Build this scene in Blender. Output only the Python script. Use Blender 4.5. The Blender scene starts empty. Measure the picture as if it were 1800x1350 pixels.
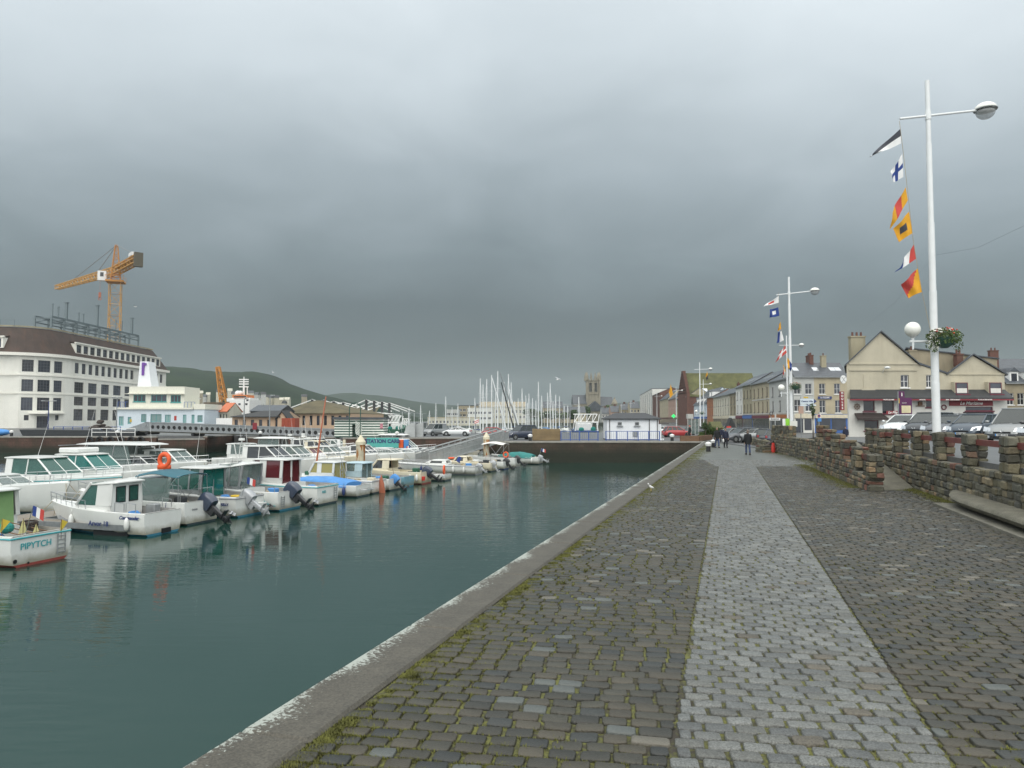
import bpy, bmesh, math, random
import numpy as np
from mathutils import Vector, Matrix, noise
R = math.radians
PI = math.pi
random.seed(11)
C = bpy.context.scene
COL = C.collection
# ---------------------------------------------------------------- camera
FPX = 1300.0; CH = 2.5; PITCH = math.atan(62 / FPX)
cam = bpy.data.cameras.new('camera'); cam_o = bpy.data.objects.new('camera', cam); COL.objects.link(cam_o)
cam.sensor_width = 36; cam.lens = 36 * FPX / 1800; cam.clip_start = .1; cam.clip_end = 12000
cam_o.location = (0, 0, CH); cam_o.rotation_euler = (PI / 2 + PITCH, 0, 0)
C.camera = cam_o
# ---------------------------------------------------------------- exposure, sky, sun
C.view_settings.view_transform = 'Standard'; C.view_settings.look = 'None'
C.view_settings.exposure = 0; C.view_settings.gamma = 1
C.cycles.max_bounces = 6; C.cycles.transparent_max_bounces = 12; C.cycles.volume_bounces = 0
SUN_EL, SUN_AZ = R(50), R(200)
w = bpy.data.worlds.new("World"); C.world = w; w.use_nodes = True
nt = w.node_tree; nt.nodes.clear()
def N(t, typ, **kw):
    n = t.nodes.new(typ)
    for k, v in kw.items():
        if k in ('op',): n.operation = v
        elif hasattr(n, k) and k not in ('inp',): setattr(n, k, v)
    for k, v in kw.get('inp', {}).items(): n.inputs[k].default_value = v
    return n
out = N(nt, 'ShaderNodeOutputWorld')
sky = N(nt, 'ShaderNodeTexSky', sky_type='NISHITA', sun_disc=False, sun_elevation=SUN_EL, sun_rotation=SUN_AZ, altitude=10, dust_density=3)
bg1 = N(nt, 'ShaderNodeBackground'); bg1.inputs[1].default_value = .1
nt.links.new(sky.outputs[0], bg1.inputs[0])
tc = N(nt, 'ShaderNodeTexCoord')
sep = N(nt, 'ShaderNodeSeparateXYZ'); nt.links.new(tc.outputs['Generated'], sep.inputs[0])
# the cloud deck: flattened direction so that clouds stretch along the horizon
mp = N(nt, 'ShaderNodeMapping'); mp.inputs['Scale'].default_value = (1, 1, 2.2); nt.links.new(tc.outputs['Generated'], mp.inputs[0])
n1 = N(nt, 'ShaderNodeTexNoise', inp={'Scale': 1.5, 'Detail': 3, 'Roughness': .5, 'Distortion': .2}); nt.links.new(mp.outputs[0], n1.inputs[0])
n2 = N(nt, 'ShaderNodeTexNoise', inp={'Scale': 5.0, 'Detail': 5, 'Roughness': .55, 'Distortion': .5}); nt.links.new(mp.outputs[0], n2.inputs[0])
def mth(op, a, b=None, t=nt, clamp=False):
    n = N(t, 'ShaderNodeMath', op=op); n.use_clamp = clamp
    for i, x in enumerate((a, b)):
        if x is None: continue
        if isinstance(x, (int, float)): n.inputs[i].default_value = x
        else: t.links.new(x, n.inputs[i])
    return n.outputs[0]
e = mth('ADD', sep.outputs[2], mth('MULTIPLY', mth('SUBTRACT', n1.outputs[0], .5), .21))
e = mth('ADD', e, mth('MULTIPLY', mth('SUBTRACT', n2.outputs[0], .5), .085))
# the dark belly of the cloud in the middle of the view, lighter to both sides
side = mth('MULTIPLY', mth('ABSOLUTE', mth('SUBTRACT', sep.outputs[0], -.02)), .13)
e = mth('ADD', e, side)
# sky out of frame, overhead and behind the camera, brightened to light the facades
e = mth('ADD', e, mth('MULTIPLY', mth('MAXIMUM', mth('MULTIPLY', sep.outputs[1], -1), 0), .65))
ramp = N(nt, 'ShaderNodeValToRGB'); cr = ramp.color_ramp
stops = [(0.0, (.116, .147, .160)), (.12, (.100, .130, .143)), (.19, (.128, .163, .180)), (.265, (.226, .279, .307)), (.36, (.405, .475, .518)), (.47, (.66, .74, .79)), (.60, (.88, .96, 1.01)), (.8, (1.45, 1.47, 1.45)), (1, (2.1, 2.1, 2.02))]
cr.elements[0].position = 0; cr.elements[0].color = (*stops[0][1], 1)
cr.elements[1].position = 1; cr.elements[1].color = (*stops[-1][1], 1)
for p, c in stops[1:-1]:
    x = cr.elements.new(p); x.color = (*c, 1)
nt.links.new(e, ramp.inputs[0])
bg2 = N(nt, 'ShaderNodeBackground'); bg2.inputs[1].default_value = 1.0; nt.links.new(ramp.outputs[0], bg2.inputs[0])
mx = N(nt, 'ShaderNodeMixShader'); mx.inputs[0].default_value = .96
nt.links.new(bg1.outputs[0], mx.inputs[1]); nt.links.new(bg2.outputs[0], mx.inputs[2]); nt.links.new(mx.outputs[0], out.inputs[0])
sl = bpy.data.lights.new('sun', 'SUN'); sl.energy = .7; sl.angle = R(40); sl.color = (1, .96, .9)
so = bpy.data.objects.new('sun', sl); COL.objects.link(so)
so.rotation_euler = (PI / 2 - SUN_EL, 0, -SUN_AZ + PI); so.location = (0, 0, 60)
# ---------------------------------------------------------------- placing helpers
_cp, _sp = math.cos(PITCH), math.sin(PITCH)
def ray(px, py):
    a = (px - 900) / FPX; b = (675 - py) / FPX
    return Vector((a, _cp - b * _sp, _sp + b * _cp))
def G(px, py, z=0.0):
    d = ray(px, py); t = (z - CH) / d.z
    return Vector((d.x * t, d.y * t, z))
def A(px, py, Y):
    d = ray(px, py); t = Y / d.y
    return Vector((d.x * t, Y, CH + d.z * t))
def XP(px, Y, z=CH):   # x of a picture column at depth Y
    return ray(px, 737).x / ray(px, 737).y * Y
def ZP(py, Y): return A(900, py, Y).z
WZ = -2.4
# ---------------------------------------------------------------- tags
def tag(o, label=None, cat=None, group=None, kind=None):
    if label: o['label'] = label
    if cat: o['category'] = cat
    if group: o['group'] = group
    if kind: o['kind'] = kind
    return o
def thing(name, label, cat, loc=(0, 0, 0), rz=0, group=None):
    o = bpy.data.objects.new(name, None); COL.objects.link(o)
    o.location = loc; o.rotation_euler = (0, 0, rz); o.empty_display_size = .2
    return tag(o, label, cat, group)
def copy_tree(o, loc, rz, label=None):
    c = o.copy(); COL.objects.link(c); c.location = loc; c.rotation_euler = (0, 0, rz)
    if label: c['label'] = label
    for ch in list(o.children):
        d = ch.copy(); COL.objects.link(d); d.parent = c
        for g in list(ch.children):
            h = g.copy(); COL.objects.link(h); h.parent = d
    return c
# ---------------------------------------------------------------- mesh builder
class MB:
    def __init__(s): s.v = []; s.f = []; s.m = []; s.c = None
    def add(s, vs, fs, mi=0):
        b = len(s.v); s.v += [tuple(p) for p in vs]
        for f in fs: s.f.append(tuple(b + i for i in f)); s.m.append(mi)
        return s
    def box(s, x0, x1, y0, y1, z0, z1, mi=0):
        return s.add([(x0, y0, z0), (x1, y0, z0), (x1, y1, z0), (x0, y1, z0), (x0, y0, z1), (x1, y0, z1), (x1, y1, z1), (x0, y1, z1)],
                     [(0, 3, 2, 1), (4, 5, 6, 7), (0, 1, 5, 4), (1, 2, 6, 5), (2, 3, 7, 6), (3, 0, 4, 7)], mi)
    def cbox(s, x0, x1, y0, y1, z0, z1, b, mi=0, jit=0):   # chamfered box
        vs = []; idx = {}
        cx, cy, cz = (x0 + x1) / 2, (y0 + y1) / 2, (z0 + z1) / 2; h = ((x1 - x0) / 2, (y1 - y0) / 2, (z1 - z0) / 2)
        b = min(b, .45 * min(h))
        for sx in (-1, 1):
            for sy in (-1, 1):
                for sz in (-1, 1):
                    sg = (sx, sy, sz); j = [random.uniform(-jit, jit) for _ in range(3)]
                    for ax in range(3):
                        p = [sg[k] * (h[k] - (0 if k == ax else b)) for k in range(3)]
                        idx[(sg, ax)] = len(vs); vs.append((cx + p[0] + j[0], cy + p[1] + j[1], cz + p[2] + j[2]))
        fs = []
        for ax in range(3):
            a1, a2 = (ax + 1) % 3, (ax + 2) % 3
            for sgn in (-1, 1):
                q = []
                for u, w_ in ((-1, -1), (1, -1), (1, 1), (-1, 1)):
                    g = [0, 0, 0]; g[ax] = sgn; g[a1] = u; g[a2] = w_; q.append(idx[(tuple(g), ax)])
                fs.append(q if sgn > 0 else q[::-1])
        for ax in range(3):   # edges along ax
            a1, a2 = (ax + 1) % 3, (ax + 2) % 3
            for u in (-1, 1):
                for w_ in (-1, 1):
                    g0 = [0, 0, 0]; g0[a1] = u; g0[a2] = w_; g0[ax] = -1; g1 = list(g0); g1[ax] = 1
                    q = [idx[(tuple(g0), a1)], idx[(tuple(g1), a1)], idx[(tuple(g1), a2)], idx[(tuple(g0), a2)]]
                    fs.append(q if u * w_ < 0 else q[::-1])
        for sx in (-1, 1):
            for sy in (-1, 1):
                for sz in (-1, 1):
                    q = [idx[((sx, sy, sz), k)] for k in range(3)]
                    fs.append(q if sx * sy * sz > 0 else q[::-1])
        return s.add(vs, fs, mi)
    def extr(s, poly, vec, mi=0):
        n = len(poly); v = Vector(vec); P = [Vector(p) for p in poly]
        nr = Vector((0, 0, 0))
        for i in range(n):
            a, b = P[i], P[(i + 1) % n]; nr += a.cross(b)
        if nr.dot(v) < 0: P = P[::-1]
        vs = P + [p + v for p in P]
        fs = [tuple(range(n))[::-1], tuple(range(n, 2 * n))] + [(i, (i + 1) % n, n + (i + 1) % n, n + i) for i in range(n)]
        return s.add(vs, fs, mi)
    def prism(s, poly, z0, z1, mi=0): return s.extr([(p[0], p[1], z0) for p in poly], (0, 0, z1 - z0), mi)
    def quad(s, *p, mi=0): return s.add(p, [tuple(range(len(p)))], mi)
    def tube(s, p, q, r0, r1=None, n=8, mi=0, caps=True):
        r1 = r0 if r1 is None else r1; p = Vector(p); q = Vector(q); d = q - p
        if d.length < 1e-6: return s
        d.normalize(); a = d.orthogonal().normalized(); b = d.cross(a)
        vs = [p + (a * math.cos(t) + b * math.sin(t)) * r0 for t in [2 * PI * i / n for i in range(n)]] + \
             [q + (a * math.cos(t) + b * math.sin(t)) * r1 for t in [2 * PI * i / n for i in range(n)]]
        fs = [(i, (i + 1) % n, n + (i + 1) % n, n + i) for i in range(n)]
        if caps: fs += [tuple(range(n))[::-1], tuple(range(n, 2 * n))]
        return s.add(vs, fs, mi)
    def pipe(s, pts, r, n=6, mi=0):
        for a, b in zip(pts, pts[1:]): s.tube(a, b, r, r, n, mi)
        return s
    def loft(s, rings, mi=0, closed=True, caps=True):
        n = len(rings[0]); b = len(s.v); vs = [p for r in rings for p in r]; fs = []
        for k in range(len(rings) - 1):
            for i in range(n if closed else n - 1):
                j = (i + 1) % n; fs.append((k * n + i, k * n + j, (k + 1) * n + j, (k + 1) * n + i))
        if caps and closed: fs += [tuple(range(n))[::-1], tuple(range((len(rings) - 1) * n, len(rings) * n))]
        return s.add(vs, fs, mi)
    def sph(s, c, r, sc=(1, 1, 1), nu=10, nv=7, mi=0, v0=0, v1=PI):
        rings = []
        for k in range(nv + 1):
            t = v0 + (v1 - v0) * k / nv; rr = max(math.sin(t), .001)
            rings.append([(c[0] + r * sc[0] * rr * math.cos(2 * PI * i / nu), c[1] + r * sc[1] * rr * math.sin(2 * PI * i / nu), c[2] - r * sc[2] * math.cos(t)) for i in range(nu)])
        return s.loft(rings, mi)
    def torus(s, c, ax, Rr, r, n=16, m=8, mi=0):
        ax = Vector(ax).normalized(); a = ax.orthogonal().normalized(); b = ax.cross(a); c = Vector(c); rings = []
        for i in range(n + 1):
            t = 2 * PI * i / n; d = a * math.cos(t) + b * math.sin(t)
            rings.append([c + d * (Rr + r * math.cos(u)) + ax * r * math.sin(u) for u in [-2 * PI * k / m for k in range(m)]])
        return s.loft(rings, mi, caps=False)
    def xf(s, M_, start=0):
        for i in range(start, len(s.v)): s.v[i] = tuple(M_ @ Vector(s.v[i]))
        return s
    def build(s, name, mats, parent=None, smooth=False, bevel=0, loc=None, cols=None):
        me = bpy.data.meshes.new(name); me.from_pydata(s.v, [], s.f)
        if not isinstance(mats, (list, tuple)): mats = [mats]
        for m in mats: me.materials.append(M[m] if isinstance(m, str) else m)
        me.polygons.foreach_set('material_index', s.m)
        if smooth is True: me.polygons.foreach_set('use_smooth', [True] * len(me.polygons))
        elif smooth: me.polygons.foreach_set('use_smooth', [True] * len(me.polygons)); me.set_sharp_from_angle(angle=R(smooth))
        if cols is not None:
            ca = me.color_attributes.new('col', 'FLOAT_COLOR', 'POINT'); ca.data.foreach_set('color', np.asarray(cols, dtype=np.float32).ravel())
        me.update(); o = bpy.data.objects.new(name, me); COL.objects.link(o)
        if parent: o.parent = parent
        if loc is not None: o.location = loc
        if bevel:
            b = o.modifiers.new('bevel', 'BEVEL'); b.width = bevel; b.segments = 2; b.limit_method = 'ANGLE'
            me.polygons.foreach_set('use_smooth', [True] * len(me.polygons)); me.set_sharp_from_angle(angle=R(40))
        return o
def text(name, s, size, mat, parent, loc, rot=(PI / 2, 0, 0), depth=.004, shear=0, align='CENTER', sx=1, bold=0):
    cu = bpy.data.curves.new(name, 'FONT'); cu.body = s; cu.size = size; cu.extrude = depth; cu.align_x = align; cu.align_y = 'CENTER'; cu.shear = shear; cu.offset = bold
    cu.resolution_u = 3
    t = bpy.data.objects.new(name + '_tmp', cu); COL.objects.link(t)
    dg = bpy.context.evaluated_depsgraph_get()
    me = bpy.data.meshes.new_from_object(t.evaluated_get(dg)); bpy.data.objects.remove(t); bpy.data.curves.remove(cu)
    me.materials.clear(); me.materials.append(M[mat]); o = bpy.data.objects.new(name, me); COL.objects.link(o)
    o.parent = parent; o.location = loc; o.rotation_euler = rot; o.scale = (sx, 1, 1)
    return o
# ---------------------------------------------------------------- materials
M = {}
def mt(name, rgb, rough=.6, metal=0, var=.12, scale=3.0, bump=0, spec=.5, dirt=0, dirtc=(.12, .09, .06), fine=0, coat=0, stretch=(1, 1, 1), bscale=None, attr=False, emit=0, alpha=1, trans=0, dmin=.5):
    m = bpy.data.materials.new(name); m.use_nodes = True; t = m.node_tree; p = t.nodes['Principled BSDF']
    p.inputs['Roughness'].default_value = rough; p.inputs['Metallic'].default_value = metal; p.inputs['Specular IOR Level'].default_value = spec
    if coat: p.inputs['Coat Weight'].default_value = coat; p.inputs['Coat Roughness'].default_value = .08
    tc = N(t, 'ShaderNodeTexCoord'); mp = N(t, 'ShaderNodeMapping'); mp.inputs['Scale'].default_value = stretch
    t.links.new(tc.outputs['Object'], mp.inputs[0])
    nz = N(t, 'ShaderNodeTexNoise', inp={'Scale': scale, 'Detail': 4, 'Roughness': .6}); t.links.new(mp.outputs[0], nz.inputs[0])
    mr = N(t, 'ShaderNodeMapRange', inp={'From Min': .3, 'From Max': .7, 'To Min': 1 - var, 'To Max': 1 + var}); t.links.new(nz.outputs[0], mr.inputs[0])
    mul = N(t, 'ShaderNodeMix', data_type='RGBA', blend_type='MULTIPLY'); mul.inputs[0].default_value = 1
    if attr:
        at = N(t, 'ShaderNodeVertexColor', layer_name='col'); t.links.new(at.outputs[0], mul.inputs[6])
    else: mul.inputs[6].default_value = (*rgb, 1)
    t.links.new(mr.outputs[0], mul.inputs[7]); colr = mul.outputs[2]
    if fine:
        nf = N(t, 'ShaderNodeTexNoise', inp={'Scale': scale * 24, 'Detail': 2}); t.links.new(mp.outputs[0], nf.inputs[0])
        mf = N(t, 'ShaderNodeMapRange', inp={'From Min': .3, 'From Max': .7, 'To Min': 1 - fine, 'To Max': 1 + fine}); t.links.new(nf.outputs[0], mf.inputs[0])
        mu = N(t, 'ShaderNodeMix', data_type='RGBA', blend_type='MULTIPLY'); mu.inputs[0].default_value = 1
        t.links.new(colr, mu.inputs[6]); t.links.new(mf.outputs[0], mu.inputs[7]); colr = mu.outputs[2]
    if dirt:
        mp2 = N(t, 'ShaderNodeMapping'); mp2.inputs['Scale'].default_value = (1, 1, .18); t.links.new(tc.outputs['Object'], mp2.inputs[0])
        nd = N(t, 'ShaderNodeTexNoise', inp={'Scale': scale * 1.7, 'Detail': 5, 'Roughness': .65}); t.links.new(mp2.outputs[0], nd.inputs[0])
        md = N(t, 'ShaderNodeMapRange', inp={'From Min': dmin, 'From Max': dmin + .25, 'To Min': 0, 'To Max': dirt}); t.links.new(nd.outputs[0], md.inputs[0])
        mi_ = N(t, 'ShaderNodeMix', data_type='RGBA'); t.links.new(md.outputs[0], mi_.inputs[0]); t.links.new(colr, mi_.inputs[6]); mi_.inputs[7].default_value = (*dirtc, 1); colr = mi_.outputs[2]
    t.links.new(colr, p.inputs['Base Color'])
    if bump:
        nb = N(t, 'ShaderNodeTexNoise', inp={'Scale': bscale or scale * 8, 'Detail': 4}); t.links.new(mp.outputs[0], nb.inputs[0])
        bp = N(t, 'ShaderNodeBump', inp={'Strength': bump, 'Distance': .02}); t.links.new(nb.outputs[0], bp.inputs['Height']); t.links.new(bp.outputs[0], p.inputs['Normal'])
    if emit: p.inputs['Emission Color'].default_value = (*rgb, 1); p.inputs['Emission Strength'].default_value = emit
    if alpha < 1: p.inputs['Alpha'].default_value = alpha
    if trans: p.inputs['Transmission Weight'].default_value = trans
    M[name] = m; return m
def glass(name, tint, see=.35, rough=.04):
    m = bpy.data.materials.new(name); m.use_nodes = True; t = m.node_tree; p = t.nodes['Principled BSDF']
    p.inputs['Base Color'].default_value = (*tint, 1); p.inputs['Roughness'].default_value = rough; p.inputs['Specular IOR Level'].default_value = .9
    tr = N(t, 'ShaderNodeBsdfTransparent'); tr.inputs[0].default_value = (min(1, tint[0] * 3 + .55), min(1, tint[1] * 3 + .55), min(1, tint[2] * 3 + .55), 1)
    mx = N(t, 'ShaderNodeMixShader'); mx.inputs[0].default_value = see
    t.links.new(p.outputs[0], mx.inputs[1]); t.links.new(tr.outputs[0], mx.inputs[2]); t.links.new(mx.outputs[0], t.nodes['Material Output'].inputs[0])
    M[name] = m
mt('gel_white', (.72, .74, .72), .3, var=.04, scale=1.2, dirt=.14, dirtc=(.34, .31, .24), coat=.3)
mt('gel_cream', (.66, .61, .47), .35, var=.06, scale=1.2, dirt=.25, dirtc=(.3, .24, .15))
mt('gel_grey', (.36, .38, .4), .35, var=.05, dirt=.2)
mt('gel_pale_blue', (.42, .56, .62), .4, var=.06, dirt=.2)
mt('gel_teal_blue', (.18, .36, .44), .4, var=.08, dirt=.25)
mt('antifoul_blue', (.03, .17, .26), .6, var=.2); mt('antifoul_red', (.25, .05, .04), .6, var=.2); mt('antifoul_dark', (.03, .05, .06), .6, var=.2)
mt('stripe_aqua', (.05, .36, .4), .4); mt('stripe_navy', (.03, .05, .16), .4); mt('stripe_red', (.4, .04, .03), .4); mt('stripe_grey', (.25, .26, .28), .4)
mt('deck_grey', (.32, .32, .31), .7, var=.15, scale=4, dirt=.3)
glass('glass_green', (.045, .13, .11), .34); glass('glass_clear', (.16, .22, .21), .5); glass('glass_dark', (.02, .028, .034), .12); glass('glass_teal', (.01, .16, .14), .22)
glass('glass_maroon', (.10, .015, .02), .06); glass('glass_yellow', (.30, .26, .07), .08)
mt('door_green', (.22, .38, .16), .5, var=.08)
mt('steel', (.55, .56, .57), .28, metal=.9, var=.08); mt('steel_grey', (.30, .32, .33), .45, metal=.5, var=.15, dirt=.25)
mt('black_plastic', (.015, .016, .018), .4); mt('rubber', (.018, .018, .019), .75, var=.25)
mt('engine_navy', (.035, .05, .085), .28, coat=.5, var=.06); mt('engine_silver', (.42, .44, .46), .3, metal=.3, var=.05); mt('engine_black', (.02, .022, .026), .3, coat=.4)
mt('orange', (.72, .10, .025), .5, var=.1); mt('red_plastic', (.55, .04, .03), .45); mt('yellow', (.62, .42, .03), .6, var=.1); mt('flag_yellow', (.66, .5, .06), .8); mt('flag_pale', (.62, .60, .28), .8)
mt('tarp_blue', (.07, .25, .58), .65, var=.14, scale=2, bump=.3); mt('tarp_green', (.02, .19, .18), .65, var=.14, scale=2, bump=.3); mt('canvas_teal', (.03, .12, .16), .7, var=.1); mt('canvas_dark', (.03, .035, .04), .8); mt('canvas_white', (.7, .7, .67), .7)
mt('rope', (.35, .3, .2), .9); mt('net_green', (.02, .2, .17), .9, var=.4, scale=20); mt('net_dark', (.05, .04, .035), .9, var=.5, scale=20)
mt('wood', (.16, .09, .05), .7, var=.3, stretch=(1, 1, 6)); mt('plank', (.2, .18, .15), .75, var=.3, scale=2, stretch=(1, 8, 1), dirt=.3)
mt('concrete', (.27, .26, .235), .75, var=.2, scale=1.2, fine=.15, bump=.35, dirt=.3, dirtc=(.1, .1, .08))
mt('concrete_dark', (.15, .145, .12), .8, var=.25, scale=1.5, fine=.2, bump=.4, dirt=.5, dirtc=(.06, .07, .04))
mt('bench_stone', (.125, .12, .092), .8, var=.3, scale=2.5, fine=.35, bump=.6, dirt=.4, dirtc=(.06, .07, .035))
mt('asphalt', (.10, .104, .106), .4, var=.16, scale=.6, fine=.2, bump=.2)
mt('far_ground', (.07, .08, .06), .9, var=.3, scale=.02)
mt('paint_white', (.78, .79, .78), .45, var=.05, dirt=.15); mt('paint_line', (.5, .5, .48), .6, var=.2)
mt('museum_wall', (.77, .77, .71), .7, var=.05, scale=.25, dirt=.2, dirtc=(.33, .30, .23)); mt('museum_trim', (.8, .79, .72), .6, var=.05)
mt('roof_brown', (.048, .029, .022), .65, var=.28, scale=.35, fine=.2, dirt=.35, dirtc=(.11, .05, .025))
mt('window_dark', (.022, .025, .034), .12, var=.5, scale=.4, spec=.8); mt('mullion_dark', (.075, .078, .09), .5)
mt('crane_yellow', (.55, .29, .06), .5, var=.15, dirt=.3); mt('crane_red', (.42, .14, .08), .5); mt('crane_orange', (.5, .22, .04), .55, var=.15)
mt('counterweight', (.10, .09, .065), .8); mt('galv', (.16, .2, .215), .5, metal=.3, var=.15); mt('white_panel', (.76, .79, .82), .4, var=.03)
mt('office_wall', (.72, .72, .63), .65, var=.05, dirt=.15); mt('office_blue', (.6, .68, .74), .6, var=.05, dirt=.12)
mt('teal_frame', (.05, .3, .3), .5); mt('blind', (.28, .42, .42), .6, var=.1); mt('blue_rail', (.035, .09, .32), .45, var=.1)
mt('slate', (.062, .072, .085), .42, var=.25, scale=1.2, fine=.25, stretch=(1, 1, 1)); mt('slate_green', (.085, .088, .03), .8, var=.4, scale=.35, fine=.25, dirt=.4, dirtc=(.05, .06, .03)); mt('slate_dark', (.03, .033, .037), .5, var=.25, fine=.2)
mt('brick_red', (.125, .058, .044), .8, var=.2, scale=1, fine=.25, dirt=.3); mt('brick_orange', (.36, .16, .08), .8, var=.2, fine=.2)
mt('render_cream', (.47, .435, .335), .8, var=.09, scale=.5, dirt=.3, dirtc=(.22, .18, .12), fine=.05); mt('render_tan', (.43, .38, .27), .8, var=.09, scale=.5, dirt=.3, dirtc=(.2, .17, .12)); mt('render_grey', (.47, .48, .46), .8, var=.07, scale=.5, dirt=.3, dirtc=(.2, .2, .18)); mt('render_pale', (.56, .54, .45), .8, var=.08, scale=.5, dirt=.3, dirtc=(.22, .2, .15)); mt('render_pink', (.44, .3, .24), .8, var=.1, scale=.5, dirt=.25); mt('render_stone', (.31, .27, .19), .85, var=.15, scale=.6, dirt=.4, dirtc=(.1, .09, .07)); mt('render_olive', (.33, .30, .21), .85, var=.15, scale=.6, dirt=.4, dirtc=(.1, .09, .06)); mt('render_white', (.68, .68, .64), .7, var=.06, scale=.6, dirt=.22, dirtc=(.3, .28, .22))
mt('church_stone', (.26, .24, .19), .9, var=.22, scale=.3, dirt=.5, dirtc=(.09, .09, .07))
mt('shop_red', (.22, .025, .035), .5); mt('shop_blue', (.05, .13, .38), .5); mt('shop_maroon', (.13, .02, .04), .5); mt('shop_orange', (.38, .12, .03), .5); mt('shop_cream', (.6, .55, .42), .5); mt('sign_purple', (.085, .012, .075), .45); mt('sign_violet', (.16, .06, .33), .45); mt('sign_green', (.25, .6, .05), .5); mt('text_gold', (.6, .45, .15), .5); mt('text_white', (.75, .75, .72), .5); mt('map_beige', (.62, .56, .36), .6)
mt('awning_brown', (.04, .03, .028), .8, var=.25, scale=3, bump=.4); mt('awning_grey', (.09, .09, .11), .8)
mt('rail_maroon', (.16, .04, .035), .5, var=.15, scale=3, dirt=.3)
mt('lamp_white', (.74, .77, .78), .3, var=.04, dirt=.1, coat=.3); mt('globe_white', (.8, .81, .76), .22, var=.02, coat=.4); glass('lamp_glass', (.5, .52, .52), .5)
mt('kiosk_white', (.74, .78, .72), .5, var=.06); mt('kiosk_green', (.03, .085, .065), .5)
mt('shed_roof', (.10, .085, .045), .8, var=.3, scale=.3, dirt=.4, dirtc=(.06, .07, .03)); mt('shed_dark', (.032, .034, .036), .7, var=.3); mt('shed_pink', (.5, .36, .25), .8, var=.08)
mt('container_brown', (.13, .1, .07), .7); mt('roof_orange', (.5, .15, .07), .7); mt('container_red', (.3, .06, .03), .7)
mt('ship_orange', (.65, .2, .06), .5); mt('ship_green', (.02, .1, .06), .5, var=.2); mt('ship_navy', (.03, .06, .12), .5); mt('ship_red', (.35, .04, .06), .6)
mt('leaf', (.06, .10, .022), .7, var=.45, scale=1.5); mt('leaf_dark', (.035, .07, .02), .7, var=.4, scale=1.2); mt('moss', (.115, .12, .028), .9, var=.5, scale=6); mt('flower_red', (.6, .06, .04), .6); mt('flower_white', (.75, .75, .68), .6); mt('flower_pink', (.5, .2, .25), .6); mt('bark', (.07, .055, .04), .9)
mt('coat_black', (.012, .014, .016), .9, var=.2); mt('coat_navy', (.014, .018, .04), .9, var=.2); mt('jeans', (.045, .065, .13), .9, var=.2); mt('trousers_dark', (.018, .02, .028), .9); mt('skin', (.42, .24, .17), .6, var=.05); mt('hair_grey', (.16, .13, .11), .9); mt('hair_brown', (.1, .055, .03), .9); mt('shoe', (.02, .02, .02), .6)
mt('rust_pile', (.5, .46, .34), .7, var=.15, scale=2.2, dirt=4, dmin=.47, dirtc=(.30, .11, .02)); mt('cap_cream', (.6, .56, .42), .5)
mt('car_silver', (.28, .295, .30), .32, metal=.5, var=.02, coat=.4); mt('car_blue_grey', (.05, .07, .095), .28, metal=.3, var=.02, coat=.4); mt('car_charcoal', (.032, .038, .046), .28, metal=.3, var=.02, coat=.4); mt('car_grey', (.10, .107, .12), .3, metal=.4, var=.02, coat=.4); mt('car_white', (.68, .71, .72), .25, var=.02, coat=.8); mt('car_red', (.38, .03, .035), .25, var=.02, coat=.8); mt('car_black', (.012, .013, .016), .2, coat=.9); mt('car_navy', (.02, .03, .06), .2, coat=.9)
glass('car_glass', (.02, .03, .03), .12); mt('chrome', (.6, .62, .64), .15, metal=1); mt('headlamp', (.6, .63, .66), .08, metal=.55, var=.2, scale=12, coat=1); mt('tail_lamp', (.35, .02, .02), .2, coat=1); mt('plate_white', (.62, .63, .62), .4); mt('tyre', (.016, .016, .017), .8); mt('bumper_dark', (.045, .05, .056), .5)
mt('gull_white', (.75, .76, .76), .7); mt('gull_grey', (.3, .32, .34), .7)
mt('flag_navy', (.02, .05, .22), .8); mt('flag_red', (.50, .06, .05), .8); mt('flag_white', (.72, .73, .73), .8); mt('flag_orange', (.66, .33, .02), .8); mt('flag_black', (.05, .055, .07), .8)
mt('green_led', (.02, .7, .15), .5, emit=1.2)
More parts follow.
